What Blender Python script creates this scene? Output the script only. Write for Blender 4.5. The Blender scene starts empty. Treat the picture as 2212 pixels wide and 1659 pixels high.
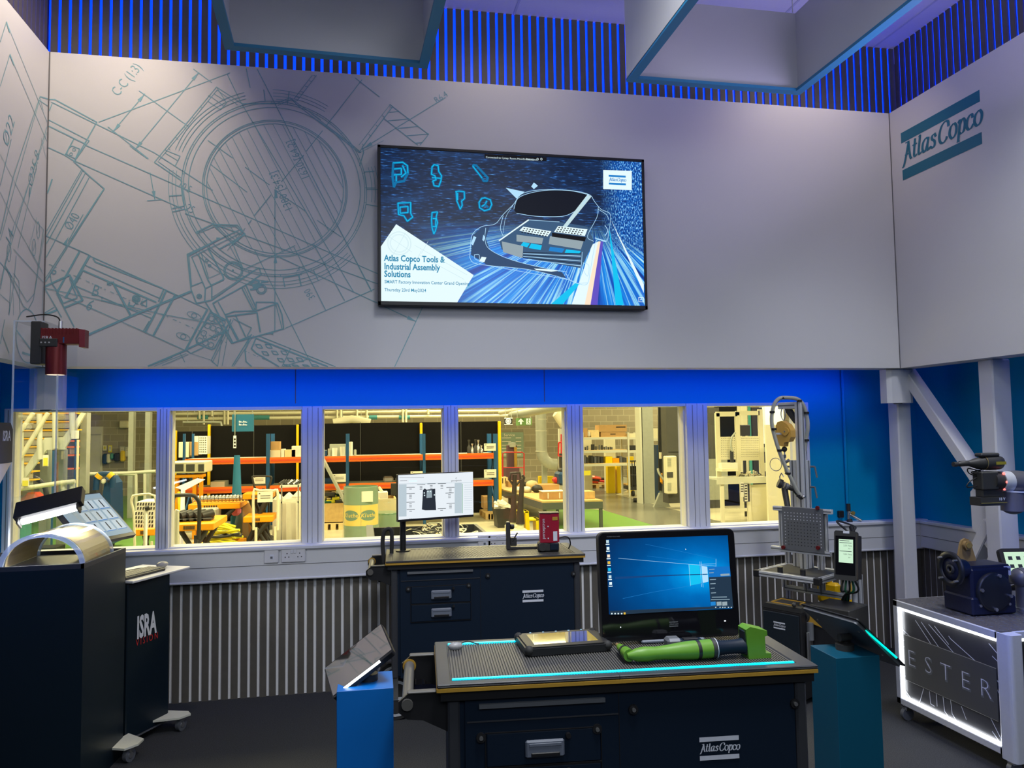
import bpy, math, random
from mathutils import Vector, Matrix
random.seed(7)
S = bpy.context.scene
COL = S.collection
V = Vector
# ---------------------------------------------------------------- camera
FPX, YAW, PITCH, ROLL, CH = 1661.0, .1933, .0602, -.0142, 1.62
cy, sy, cp, sp = math.cos(YAW), math.sin(YAW), math.cos(PITCH), math.sin(PITCH)
FW = V((sy*cp, cy*cp, sp)); R0 = V((cy, -sy, 0)); U0 = R0.cross(FW)
RT = R0*math.cos(ROLL)+U0*math.sin(ROLL); UP = U0*math.cos(ROLL)-R0*math.sin(ROLL)
CAM = V((0, 0, CH))
cd = bpy.data.cameras.new('camera'); co = bpy.data.objects.new('camera', cd); COL.objects.link(co)
m = Matrix((RT, UP, -FW)).transposed().to_4x4(); m.translation = CAM; co.matrix_world = m
cd.sensor_fit = 'HORIZONTAL'; cd.sensor_width = 36; cd.lens = 36*FPX/2212; cd.clip_start = .05; cd.clip_end = 200
S.camera = co
# ---------------------------------------------------------------- world, exposure, large lights
S.view_settings.view_transform = 'Standard'; S.view_settings.look = 'None'
S.view_settings.exposure = 0.0; S.view_settings.gamma = 1; S.view_settings.use_curve_mapping = False
w = bpy.data.worlds.new('world'); S.world = w; w.use_nodes = True
w.node_tree.nodes['Background'].inputs[0].default_value = (.03, .035, .05, 1)
w.node_tree.nodes['Background'].inputs[1].default_value = .3
S.cycles.max_bounces = 8; S.cycles.transparent_max_bounces = 16; S.cycles.sample_clamp_indirect = 4

def area(name, loc, to, sx, sy_, power, col, spread=180):
    d = bpy.data.lights.new(name, 'AREA'); d.shape = 'RECTANGLE'; d.size = sx; d.size_y = sy_
    d.energy = power; d.color = col; d.spread = math.radians(spread)
    o = bpy.data.objects.new(name, d); COL.objects.link(o); o.location = loc
    o.rotation_euler = (V(to)-V(loc)).to_track_quat('-Z', 'Y').to_euler()
    return o
def spot(name, loc, to, power, col, ang, blend=.9, r=.05):
    d = bpy.data.lights.new(name, 'SPOT'); d.energy = power; d.color = col
    d.spot_size = math.radians(ang); d.spot_blend = blend; d.shadow_soft_size = r
    o = bpy.data.objects.new(name, d); COL.objects.link(o); o.location = loc
    o.rotation_euler = (V(to)-V(loc)).to_track_quat('-Z', 'Y').to_euler()
    return o
# showroom: warm track spots on the upper panels, plus unseen soft fills added
area('room_fill', (.6, -1.0, 3.3), (1.0, 4.0, 1.6), 4.0, 1.6, 55, (.82, .91, 1))  # added fill behind the viewer, hung below the baffles to avoid their shadow
area('room_fill', (.83, 1.9, 4.3), (.83, 2.4, 0), .7, 1.2, 62, (.96, .98, 1), 115)  # added fill between the baffles, lifts the sill and carts
spot('track_spot', (-1.05, 3.85, 4.3), (-1.7, 4.3, 3.2), 70, (1, .82, .6), 120)
spot('track_spot', (2.95, 4.0, 4.3), (3.0, 4.6, 3.3), 22, (1, .82, .62), 110)
spot('track_spot', (.85, 4.0, 4.3), (.85, 4.6, 3.4), 12, (1, .82, .65), 110)
area('room_fill', (3.0, 2.4, 4.3), (3.05, 3.7, .3), .5, .5, 14, (.95, .97, 1), 75)  # added fill, brightens the test stand and columns at the right
# blue LED strips hidden behind the overhanging upper panels; last two whitened into added uplights
area('cove_light', (1.0, 4.83, 2.0), (1.0, 5.1, 1.75), 5.0, .05, 8.5, (.0, .09, 1), 130)
area('cove_light', (3.93, 3.0, 2.0), (4.09, 3.0, 1.75), .05, 4.0, 11, (.0, .09, 1), 130)
area('cove_light', (-1.95, 3.6, 2.0), (-2.12, 3.6, 1.75), .05, 2.2, 4, (.0, .10, 1), 120)
area('cove_light', (1.0, 4.72, 3.5), (1.0, 4.0, 4.4), 5.0, .04, 70, (.66, .58, 1))  # cove uplight, white mixed in to stand for bounced ceiling light
area('cove_light', (3.75, 3.0, 3.5), (3.1, 3.0, 4.4), .04, 3.4, 40, (.66, .58, 1))  # matching uplight along the right wall, same added bounce tint
# workshop strip lights
for lx, ly in ((-4, 9.5), (2, 9), (8, 9.5), (-4, 16), (3, 16), (10, 17), (3, 23), (12, 24)):
    area('workshop_strip_light', (lx, ly, 4.9), (lx, ly, 0), 3.5, 1.2, 520, (1, .85, .47))

# ---------------------------------------------------------------- pixel helpers (a pixel of the photograph on a chosen real plane)
def ray(px, py): return FW+RT*((px-1106)/FPX)-UP*((py-829.5)/FPX)
def pY(px, py, Y): d = ray(px, py); return CAM+d*(Y/d.y)
def pX(px, py, X): d = ray(px, py); return CAM+d*(X/d.x)
def pZ(px, py, Z): d = ray(px, py); return CAM+d*((Z-CH)/d.z)
def pP(px, py, o, n): d = ray(px, py); return CAM+d*((V(o)-CAM).dot(n)/d.dot(n))

# ---------------------------------------------------------------- materials
M = {}
def mat(name, col, rough=.5, metal=0., emit=0., bump=0., scale=60., var=.06, alpha=None, trans=0., coat=0., spec=.5, ior=1.45):
    a = bpy.data.materials.new(name); a.use_nodes = True; nt = a.node_tree; b = nt.nodes['Principled BSDF']
    b.inputs['Roughness'].default_value = rough; b.inputs['Metallic'].default_value = metal
    b.inputs['Specular IOR Level'].default_value = spec; b.inputs['IOR'].default_value = ior
    n = nt.nodes.new('ShaderNodeTexNoise'); n.inputs['Scale'].default_value = scale; n.inputs['Detail'].default_value = 3
    tc = nt.nodes.new('ShaderNodeTexCoord'); nt.links.new(tc.outputs['Object'], n.inputs['Vector'])
    r = nt.nodes.new('ShaderNodeMapRange'); r.inputs[3].default_value = 1-var; r.inputs[4].default_value = 1+var
    nt.links.new(n.outputs[0], r.inputs[0])
    mx = nt.nodes.new('ShaderNodeVectorMath'); mx.operation = 'SCALE'; mx.inputs[0].default_value = col[:3]
    nt.links.new(r.outputs[0], mx.inputs['Scale']); nt.links.new(mx.outputs[0], b.inputs['Base Color'])
    if bump:
        bp = nt.nodes.new('ShaderNodeBump'); bp.inputs['Strength'].default_value = bump; bp.inputs['Distance'].default_value = .004
        nt.links.new(n.outputs[0], bp.inputs['Height']); nt.links.new(bp.outputs[0], b.inputs['Normal'])
    if emit:
        b.inputs['Emission Color'].default_value = (*col[:3], 1); b.inputs['Emission Strength'].default_value = emit
    if alpha is not None: b.inputs['Alpha'].default_value = alpha
    if trans: b.inputs['Transmission Weight'].default_value = trans
    if coat: b.inputs['Coat Weight'].default_value = coat; b.inputs['Coat Roughness'].default_value = .08
    M[name] = a; return a
def sh(r, g, b):  # srgb 0-255 to linear
    f = lambda c: ((c/255+.055)/1.055)**2.4 if c > 10 else c/255/12.92
    return (f(r), f(g), f(b))
mat('white_panel', (.57, .57, .59), .6, bump=.05, scale=300, var=.02)
mat('white_paint', (.62, .63, .68), .45, bump=.03, var=.02)
mat('ceiling_tile', (.8, .8, .84), .8, var=.03)
mat('blue_paint', (.0, .25, .50), .5, bump=.03, var=.03, spec=.15)
mat('slat_dark', sh(92, 88, 82), .55, var=.15, scale=25)
mat('slat_gap', (.88, .88, .92), .6, var=.04)
mat('led_blue', (.0, .03, 1), .4, emit=2.6)
mat('mural_line', sh(122, 168, 180), .6, var=.02)

mat('teal', sh(22, 104, 128), .5, var=.02)
mat('edge_blue', sh(44, 122, 165), .5, var=.03)
mat('seam', (.12, .12, .13), .8)
mat('black', (.012, .012, .014), .45, var=.1)
mat('black_gloss', (.006, .006, .008), .08, coat=.5)
mat('navy_cart', (.0045, .012, .027), .5, spec=.3, bump=.06, scale=500, var=.1)
mat('cart_trim', (.034, .036, .043), .45, var=.1)
mat('cart_top', (.09, .086, .08), .5, var=.1)
mat('mat_ribs', (.035, .035, .038), .5, var=.1)
mat('yellow_edge', (.42, .24, .03), .5)
mat('silver_print', (.62, .65, .74), .5)
mat('grey_plastic', (.14, .16, .21), .45)
mat('alu', (.66, .68, .72), .38, metal=.35, var=.04)
mat('alu_dark', (.17, .18, .20), .5, metal=.5)
mat('steel', (.55, .55, .55), .3, metal=.9)
mat('chrome', (.8, .8, .8), .12, metal=1)
mat('rubber', (.02, .02, .02), .7)
mat('ped_blue', (.0, .13, .48), .45, var=.02)
mat('ped_teal', (.0, .07, .13), .45, var=.02)
mat('cyan_led', (.0, .72, .95), .4, emit=1.1)
mat('teal_led', (.0, .75, .62), .4, emit=1.1)
mat('white_led', (.92, .97, 1), .4, emit=6)
mat('screen_white', (.86, .9, .95), .3, emit=.95)
mat('paper', (.8, .78, .68), .8)
mat('paper_yellow', (.85, .75, .05), .7)
mat('red_anod', (.16, .012, .014), .38, metal=.35)
mat('red_sensor', (.30, .01, .03), .4)
mat('red_glow', (1, .12, .1), .4, emit=3)
mat('green_tool', (.11, .27, .02), .45, bump=.05)
mat('tan_metal', (.30, .20, .08), .5, metal=.3)
mat('gear_blue', (.008, .012, .036), .38, bump=.1, scale=150)
mat('yellow_cover', (.75, .45, .0), .4)
mat('balancer', (.62, .36, .07), .45)
mat('orange_beam', (.85, .16, .01), .45)
mat('orange_lift', (.9, .36, .0), .45)
mat('rack_blue', (.015, .09, .24), .45)
mat('post_yellow', (.9, .52, .0), .45)
mat('guard_black', (.007, .0065, .006), .9, var=.2, scale=3, spec=.1)
mat('galv', (.46, .48, .42), .5, metal=.35, var=.12, scale=12)
mat('galv_pale', (.66, .66, .55), .55, metal=.1)
mat('cream', (.78, .74, .55), .5)
mat('cream_door', (.70, .69, .60), .5)
mat('wood', (.62, .42, .17), .7, var=.25, scale=14)
mat('wood_pale', (.80, .62, .32), .7, var=.2, scale=14)
mat('cardboard', (.50, .30, .12), .8, var=.12, scale=10)
mat('box_print', (.05, .04, .03), .8)
mat('drum_green', (.10, .22, .12), .35, coat=.4)
mat('drum_yellow', (.85, .60, .0), .35, coat=.4)
mat('label_green', (.03, .16, .09), .4)
mat('shrink_wrap', (.7, .8, .7), .15, alpha=.22)
mat('table_grey', (.11, .115, .11), .5)
mat('rubbish_white', (.75, .72, .62), .8)
mat('lever_dark', (.045, .03, .03), .45)
mat('purple_metal', (.12, .06, .08), .5)
mat('red', (.5, .02, .02), .45)
mat('red_orange', (.7, .08, .02), .45)
mat('blue_machine', (.01, .05, .14), .45)
mat('teal_bag', (.1, .35, .33), .6)
mat('yellow_plastic', (.88, .62, .0), .45)
mat('hose_yellow', (.75, .68, .02), .45)
mat('pink', (.8, .2, .3), .6)
mat('green_sign', (.16, .30, .10), .5)
mat('sign_white', (.85, .9, .8), .4, emit=.35)
mat('notice_green', (.28, .38, .30), .6)
mat('clear_hose', (.45, .46, .42), .25, alpha=.75)
mat('cable_yellow', (.25, .22, .02), .5)
mat('cable_green', (.01, .12, .06), .5)
mat('gold', (.6, .42, .12), .3, metal=.8)
mat('robot_grey', (.13, .13, .145), .4, metal=.3)
mat('mech_black', (.03, .03, .03), .5)
mat('machine_dark', (.075, .075, .07), .5, var=.15, scale=3)
mat('teal_paint', (.05, .25, .27), .5)
mat('kbd', (.03, .03, .03), .5)
mat('key', (.16, .16, .15), .5)
mat('mouse_grey', (.3, .3, .31), .4)
mat('plastic_clear', (.9, .95, 1), .03, alpha=.16, coat=1)
mat('plastic_edge', (.75, .85, 1), .1, alpha=.55)
mat('floor_line', (.85, .84, .7), .5)
mat('beige', (.62, .52, .30), .6)
mat('block_slate', (.09, .10, .13), .3)

mat('navy_plinth', (.0045, .012, .020), .42, spec=.35, bump=.05, scale=500, var=.08)
mat('cream_sheet', (.75, .58, .28), .45, var=.03)
mat('tube_white', (.97, .98, 1), .4, emit=14)
mat('crate_led', (.95, .98, 1), .4, emit=9)
mat('gear_dark', (.012, .014, .018), .4)
mat('checker', (.13, .12, .115), .4, metal=.4)
mat('black_satin', (.01, .016, .024), .4)
mat('panel_print', (.05, .05, .055), .3, var=.5, scale=6)

def glass(name, tint=(1, 1, 1)):
    a = bpy.data.materials.new(name); a.use_nodes = True; nt = a.node_tree; nt.nodes.clear()
    o = nt.nodes.new('ShaderNodeOutputMaterial'); mix = nt.nodes.new('ShaderNodeMixShader')
    t = nt.nodes.new('ShaderNodeBsdfTransparent'); t.inputs[0].default_value = (*tint, 1)
    g = nt.nodes.new('ShaderNodeBsdfGlossy'); g.inputs['Roughness'].default_value = .01
    lw = nt.nodes.new('ShaderNodeLayerWeight'); lw.inputs[0].default_value = .5; pw = nt.nodes.new('ShaderNodeMath'); pw.operation = 'POWER'; pw.inputs[1].default_value = 5
    f = nt.nodes.new('ShaderNodeMath'); f.operation = 'MULTIPLY_ADD'; f.inputs[1].default_value = .8; f.inputs[2].default_value = .04
    nt.links.new(lw.outputs['Facing'], pw.inputs[0]); nt.links.new(pw.outputs[0], f.inputs[0]); nt.links.new(f.outputs[0], mix.inputs[0]); nt.links.new(t.outputs[0], mix.inputs[1]); nt.links.new(g.outputs[0], mix.inputs[2])
    nt.links.new(mix.outputs[0], o.inputs[0]); M[name] = a
glass('pane_glass', (.97, .99, .98)); glass('acrylic', (.97, .985, 1))

def nodes_mat(name):
    a = bpy.data.materials.new(name); a.use_nodes = True; M[name] = a; return a.node_tree, a.node_tree.nodes['Principled BSDF']
def N(nt, kind, **kw):
    n = nt.nodes.new('ShaderNode'+kind)
    for k, v_ in kw.items():
        if k.startswith('i_'): n.inputs[int(k[2:])].default_value = v_
        else: setattr(n, k, v_)
    return n
def ramp(nt, src, stops, interp='LINEAR'):
    r = nt.nodes.new('ShaderNodeValToRGB'); r.color_ramp.interpolation = interp
    e = r.color_ramp.elements
    while len(e) < len(stops): e.new(.5)
    for i, (p, c) in enumerate(stops): e[i].position = p; e[i].color = (*c[:3], 1)
    nt.links.new(src, r.inputs[0]); return r.outputs[0]
# carpet
nt, b = nodes_mat('carpet'); tc = N(nt, 'TexCoord'); n = N(nt, 'TexNoise'); n.inputs['Scale'].default_value = 220; n.inputs['Detail'].default_value = 4
n2 = N(nt, 'TexWave'); n2.inputs['Scale'].default_value = 40; n2.inputs['Distortion'].default_value = 6
nt.links.new(tc.outputs['Object'], n.inputs['Vector']); nt.links.new(tc.outputs['Object'], n2.inputs['Vector'])
nt.links.new(ramp(nt, n.outputs[0], [(.3, (.004, .0045, .0055)), (.7, (.034, .037, .042))]), b.inputs['Base Color']); b.inputs['Roughness'].default_value = .95
bp = N(nt, 'Bump'); bp.inputs['Strength'].default_value = .6; nt.links.new(n.outputs[0], bp.inputs['Height']); nt.links.new(bp.outputs[0], b.inputs['Normal'])
# concrete block wall
nt, b = nodes_mat('blockwork'); tc = N(nt, 'TexCoord'); mp = N(nt, 'Mapping'); mp.inputs['Rotation'].default_value = (math.pi/2, 0, 0)
br = N(nt, 'TexBrick'); br.inputs['Scale'].default_value = 1; br.inputs['Brick Width'].default_value = .45; br.inputs['Row Height'].default_value = .225
br.inputs['Mortar Size'].default_value = .012; br.inputs['Color1'].default_value = (.30, .27, .20, 1); br.inputs['Color2'].default_value = (.38, .34, .25, 1); br.inputs['Mortar'].default_value = (.46, .42, .32, 1)
nt.links.new(tc.outputs['Object'], mp.inputs[0]); nt.links.new(mp.outputs[0], br.inputs[0]); nt.links.new(br.outputs[0], b.inputs['Base Color']); b.inputs['Roughness'].default_value = .9
# workshop floor: pale resin with a green walkway and a grey lane
nt, b = nodes_mat('workshop_floor'); tc = N(nt, 'TexCoord'); n = N(nt, 'TexNoise'); n.inputs['Scale'].default_value = 1.5; n.inputs['Detail'].default_value = 5
nt.links.new(tc.outputs['Object'], n.inputs['Vector'])
nt.links.new(ramp(nt, n.outputs[0], [(.3, (.42, .39, .27)), (.7, (.58, .54, .38))]), b.inputs['Base Color']); b.inputs['Roughness'].default_value = .35
mat('lane_green', (.13, .30, .06), .35, var=.1, scale=3); mat('lane_grey', (.17, .17, .14), .25, var=.12, scale=2); mat('floor_pale', (.62, .6, .45), .35)

# ---------------------------------------------------------------- mesh building
_lay = 0
class MB:
    def __init__(s, Mx=None): s.v = []; s.f = []; s.m = []; s.mats = []; s.M = Mx or Matrix(); s.smooth = []
    def mi(s, m):
        if m not in s.mats: s.mats.append(m)
        return s.mats.index(m)
    def add(s, vs, fs, m, smooth=False, Mx=None):
        T = s.M @ Mx if Mx is not None else s.M; k = len(s.v); i = s.mi(m)
        s.v += [T @ V(p) for p in vs]
        for f in fs: s.f.append([k+j for j in f]); s.m.append(i); s.smooth.append(smooth)
        return s
    def bx(s, x0, x1, y0, y1, z0, z1, m, c=0., Mx=None):
        if x0 > x1: x0, x1 = x1, x0
        if y0 > y1: y0, y1 = y1, y0
        if z0 > z1: z0, z1 = z1, z0
        c = min(c, (x1-x0)*.45, (y1-y0)*.45, (z1-z0)*.45)
        if c <= 0:
            vs = [(x, y, z) for z in (z0, z1) for y in (y0, y1) for x in (x0, x1)]
            fs = [(0, 2, 3, 1), (4, 5, 7, 6), (0, 1, 5, 4), (2, 6, 7, 3), (0, 4, 6, 2), (1, 3, 7, 5)]
            return s.add(vs, fs, m, Mx=Mx)
        vs = []; idx = {}
        X, Y, Z = (x0, x1), (y0, y1), (z0, z1)
        for i in (0, 1):
            for j in (0, 1):
                for k in (0, 1):
                    for a in range(3):
                        p = [X[i]+(0 if a == 0 else (c if i == 0 else -c)), Y[j]+(0 if a == 1 else (c if j == 0 else -c)), Z[k]+(0 if a == 2 else (c if k == 0 else -c))]
                        idx[(i, j, k, a)] = len(vs); vs.append(p)
        fs = []
        for i in (0, 1):
            q = [idx[(i, 0, 0, 0)], idx[(i, 1, 0, 0)], idx[(i, 1, 1, 0)], idx[(i, 0, 1, 0)]]; fs.append(q if i else q[::-1])
            q = [idx[(0, i, 0, 1)], idx[(1, i, 0, 1)], idx[(1, i, 1, 1)], idx[(0, i, 1, 1)]]; fs.append(q[::-1] if i else q)
            q = [idx[(0, 0, i, 2)], idx[(1, 0, i, 2)], idx[(1, 1, i, 2)], idx[(0, 1, i, 2)]]; fs.append(q if i else q[::-1])
        for i in (0, 1):
            for j in (0, 1):
                fs.append([idx[(i, j, 0, 0)], idx[(i, j, 1, 0)], idx[(i, j, 1, 1)], idx[(i, j, 0, 1)]])
                fs.append([idx[(i, 0, j, 0)], idx[(i, 1, j, 0)], idx[(i, 1, j, 2)], idx[(i, 0, j, 2)]])
                fs.append([idx[(0, i, j, 1)], idx[(1, i, j, 1)], idx[(1, i, j, 2)], idx[(0, i, j, 2)]])
                for k in (0, 1): fs.append([idx[(i, j, k, 0)], idx[(i, j, k, 1)], idx[(i, j, k, 2)]])
        return s.add(vs, fs, m, Mx=Mx)
    def cyl(s, p0, p1, r, m, n=16, r2=None, cap=True, Mx=None):
        p0, p1 = V(p0), V(p1); d = (p1-p0); q = d.to_track_quat('Z', 'Y').to_matrix(); r2 = r if r2 is None else r2
        vs = []
        for (p, rr) in ((p0, r), (p1, r2)):
            for i in range(n):
                a = 2*math.pi*i/n; vs.append(p+q @ V((math.cos(a)*rr, math.sin(a)*rr, 0)))
        fs = [(i, (i+1) % n, n+(i+1) % n, n+i) for i in range(n)]
        s.add(vs, fs, m, smooth=True, Mx=Mx)
        if cap: s.add(vs, [list(range(n))[::-1], list(range(n, 2*n))], m, Mx=Mx)
        return s
    def tube(s, pts, r, m, n=8, closed=False, Mx=None):
        pts = [V(p) for p in pts]; K = len(pts); vs = []; q = None; rs = r if isinstance(r, (list, tuple)) else [r]*K
        for i, p in enumerate(pts):
            if closed: t = (pts[(i+1) % K]-pts[i-1])
            else: t = pts[min(i+1, K-1)]-pts[max(i-1, 0)]
            t = t.normalized()
            if q is None: u = t.orthogonal().normalized()
            else: u = (q-t*q.dot(t)).normalized()
            q = u; w_ = t.cross(u)
            for j in range(n):
                a = 2*math.pi*j/n; vs.append(p+(u*math.cos(a)+w_*math.sin(a))*rs[i])
        fs = []
        for i in range(K if closed else K-1):
            for j in range(n):
                a, b_ = i*n, ((i+1) % K)*n; fs.append((a+j, a+(j+1) % n, b_+(j+1) % n, b_+j))
        s.add(vs, fs, m, smooth=True, Mx=Mx)
        if not closed: s.add(vs, [list(range(n))[::-1], list(range((K-1)*n, K*n))], m, Mx=Mx)
        return s
    def lathe(s, prof, m, n=24, Mx=None, smooth=True):
        vs = []; K = len(prof)
        for (r, z) in prof:
            for j in range(n): a = 2*math.pi*j/n; vs.append((r*math.cos(a), r*math.sin(a), z))
        fs = [(i*n+j, i*n+(j+1) % n, (i+1)*n+(j+1) % n, (i+1)*n+j) for i in range(K-1) for j in range(n)]
        s.add(vs, fs, m, smooth=smooth, Mx=Mx)
        return s.add(vs, [list(range(n))[::-1], list(range((K-1)*n, K*n))], m, Mx=Mx)
    def prism(s, poly, t0, t1, m, Mx=None, m2=None):
        # poly in local xy, extruded along local z from t0 to t1
        n = len(poly); vs = [(x, y, t0) for x, y in poly]+[(x, y, t1) for x, y in poly]
        A = sum(poly[i][0]*poly[(i+1) % n][1]-poly[(i+1) % n][0]*poly[i][1] for i in range(n))
        f0, f1 = list(range(n))[::-1], list(range(n, 2*n)); sd = [(i, (i+1) % n, n+(i+1) % n, n+i) for i in range(n)]
        if A < 0: f0.reverse(); f1.reverse(); sd = [f[::-1] for f in sd]
        s.add(vs, [f0]+sd, m, Mx=Mx); return s.add(vs, [f1], m2 or m, Mx=Mx)
    def quad(s, pts, m): return s.add(pts, [list(range(len(pts)))], m)
    def sph(s, c, r, m, n=12, sc=(1, 1, 1), Mx=None):
        prof = [(max(1e-4, math.sin(math.pi*i/n)*r), -math.cos(math.pi*i/n)*r) for i in range(n+1)]
        T = Matrix.Translation(V(c)) @ Matrix.Diagonal((*sc, 1)); T = (Mx @ T) if Mx is not None else T
        return s.lathe(prof, m, n=n*2, Mx=T)
    def stroke(s, pts, wd, m, fr, nib=None, closed=False):
        # flat printed line on the plane of frame fr (local xy); wd = width, nib = (angle, wide, thin) for calligraphic lettering
        T = fr; P = [V((p[0], p[1])) for p in pts]
        if closed: P.append(P[0])
        for a, b_ in zip(P, P[1:]):
            d = b_-a
            if d.length < 1e-7: continue
            d.normalize(); n_ = V((-d.y, d.x)); h = wd/2
            if nib:
                ex, ey = V((math.cos(nib[0]), math.sin(nib[0]))), V((-math.sin(nib[0]), math.cos(nib[0])))
                h = math.sqrt((n_.dot(ex)*nib[1])**2+(n_.dot(ey)*nib[2])**2)/2
            e = d*h*.35
            q = [a-n_*h-e, b_-n_*h+e, b_+n_*h+e, a+n_*h-e]
            global _lay; _lay = (_lay+1) % 48; zz = _lay*2.5e-5
            s.add([(p.x, p.y, zz) for p in q], [(0, 1, 2, 3)], m, Mx=T)
        return s
    def build(s, name, parent=None, sm=None, **kw):
        me = bpy.data.meshes.new(name); o = bpy.data.objects.new(name, me); COL.objects.link(o)
        inv = Matrix()
        if parent is not None: o.parent = parent; inv = WM[parent.name].inverted()
        else:
            c = sum(s.v, V())/max(1, len(s.v)); c.z = min(p.z for p in s.v); inv = Matrix.Translation(-c); o.location = c
        WM[o.name] = (WM[parent.name] if parent is not None else Matrix.Translation(o.location))
        me.from_pydata([inv @ p for p in s.v], [], s.f)
        for k in s.mats: me.materials.append(M[k])
        me.polygons.foreach_set('material_index', s.m); me.polygons.foreach_set('use_smooth', s.smooth)
        me.update()
        for k, v_ in kw.items(): o[k] = v_
        return o
WM = {}
def thing(name, label, cat, loc=(0, 0, 0), rz=0., group=None, Mx=None):
    o = bpy.data.objects.new(name, None); COL.objects.link(o); o.empty_display_size = .05
    T = Mx if Mx is not None else Matrix.Translation(V(loc)) @ Matrix.Rotation(rz, 4, 'Z')
    o.matrix_world = T; WM[o.name] = T.copy(); o['label'] = label; o['category'] = cat
    if group: o['group'] = group
    return o
def solo(mb, name, label, cat, group=None, **kw):
    o = mb.build(name, None); o['label'] = label; o['category'] = cat
    if group: o['group'] = group
    for k, v_ in kw.items(): o[k] = v_
    return o
def struct(mb, name, parent=None):
    o = mb.build(name, parent)
    if parent is None: o['kind'] = 'structure'
    return o
def dup(root, T, label=None, group=None):
    r = root.copy(); COL.objects.link(r); r.matrix_world = T; WM[r.name] = T.copy()
    if label: r['label'] = label
    if group: r['group'] = group
    for ch in list(root.children):
        c = ch.copy(); COL.objects.link(c); c.parent = r; c.matrix_parent_inverse = ch.matrix_parent_inverse.copy(); WM[c.name] = T.copy()
        for g in ch.children:
            d_ = g.copy(); COL.objects.link(d_); d_.parent = c
    return r
def frame(o, x, y):
    x = V(x).normalized(); z = x.cross(V(y)).normalized(); y = z.cross(x)
    T = Matrix((x, y, z)).transposed().to_4x4(); T.translation = V(o); return T
def TR(x=0, y=0, z=0, rz=0): return Matrix.Translation((x, y, z)) @ Matrix.Rotation(rz, 4, 'Z')
XZ = lambda x, y, z: frame((x, y, z), (1, 0, 0), (0, 0, 1))      # plane facing the viewer (-Y)
def arc(cx, cy_, r, a0, a1, n=16, ry=None):
    return [(cx+r*math.cos(math.radians(a0+(a1-a0)*i/n)), cy_+(ry or r)*math.sin(math.radians(a0+(a1-a0)*i/n))) for i in range(n+1)]
def rrect(x0, y0, x1, y1, r, n=5):
    P = []
    for cx, cy_, a in ((x1-r, y0+r, -90), (x1-r, y1-r, 0), (x0+r, y1-r, 90), (x0+r, y0+r, 180)): P += arc(cx, cy_, r, a, a+90, n)
    return P
def bez(pts, n=8):
    # smooth curve through points (Catmull-Rom)
    P = [V(p) for p in pts]; P = [P[0]*2-P[1]]+P+[P[-1]*2-P[-2]]; out = []
    for i in range(1, len(P)-2):
        for k in range(n):
            t = k/n; a, b_, c, d_ = P[i-1:i+3]
            out.append(.5*((2*b_)+(c-a)*t+(2*a-5*b_+4*c-d_)*t*t+(3*b_-a-3*c+d_)*t**3))
    out.append(P[-2]); return out
_tc = {}
def text(mb, s_, fr, size, m, align='CENTER', shear=0., bold=0., sx=1., space=1.):
    key = (s_, shear, bold, align, space)
    if key not in _tc:
        c = bpy.data.curves.new('t', 'FONT'); c.body = s_; c.align_x = align; c.align_y = 'CENTER'; c.shear = shear; c.offset = bold; c.space_character = space; c.resolution_u = 2
        o = bpy.data.objects.new('t', c); COL.objects.link(o); bpy.context.view_layer.update()
        me = o.evaluated_get(bpy.context.evaluated_depsgraph_get()).to_mesh()
        _tc[key] = ([tuple(v_.co) for v_ in me.vertices], [list(p.vertices) for p in me.polygons])
        o.evaluated_get(bpy.context.evaluated_depsgraph_get()).to_mesh_clear(); bpy.data.objects.remove(o); bpy.data.curves.remove(c)
    vs, fs = _tc[key]
    mb.add([(x*size*sx, y*size, 0) for x, y, z in vs], fs, m, Mx=fr); return mb
# hand-drawn italic wordmark between two bars (unit width 1, height ~.55)
def _g(k):
    a = lambda *p, **q: arc(*p, **q)
    G = {
     'A': [[(-.10, -.28), (.0, -.24), (.12, 0), (.34, .62), (.44, 1.0)], [(.44, 1.0), (.50, .3), (.56, .04), (.66, .05)], [(.14, .34), (.50, .34)], [(.22, 1.0), (.46, 1.0)]],
     't': [[(.2, .95), (.08, .2), (.14, .02), (.3, .08)], [(0, .66), (.34, .66)]],
     'l': [[(.22, 1.0), (.06, .2), (.12, .02), (.26, .08)], [(.1, .96), (.22, 1.0)]],
     'a': [[(.46, .62), (.3, .68), (.1, .5), (.04, .2), (.12, .02), (.26, .06), (.42, .4)], [(.50, .66), (.38, .2), (.44, .02), (.58, .1)]],
     's': [[(.42, .52), (.34, .67), (.18, .62), (.16, .46), (.32, .3), (.32, .1), (.18, .0), (.02, .1)]],
     'C': [[(.74, .72), (.72, .95), (.52, 1.02), (.26, .84), (.1, .44), (.14, .1), (.34, -.02), (.54, .1), (.6, .2)]],
     'o': [[(.3, .68), (.12, .55), (.04, .25), (.14, .02), (.28, .0), (.44, .16), (.5, .46), (.42, .65), (.3, .68)]],
     'p': [[(.08, .6), (.2, .64), (.02, -.34)], [(-.06, -.34), (.12, -.34)], [(.16, .42), (.34, .68), (.48, .62), (.5, .36), (.38, .06), (.22, .0), (.12, .08)]],
     'c': [[(.42, .52), (.4, .66), (.26, .68), (.1, .5), (.04, .2), (.14, .02), (.3, .02), (.44, .16)]]}
    return G[k]
_ADV = {'A': .74, 't': .36, 'l': .30, 'a': .58, 's': .48, 'C': .74, 'o': .54, 'p': .56, 'c': .48}
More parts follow.
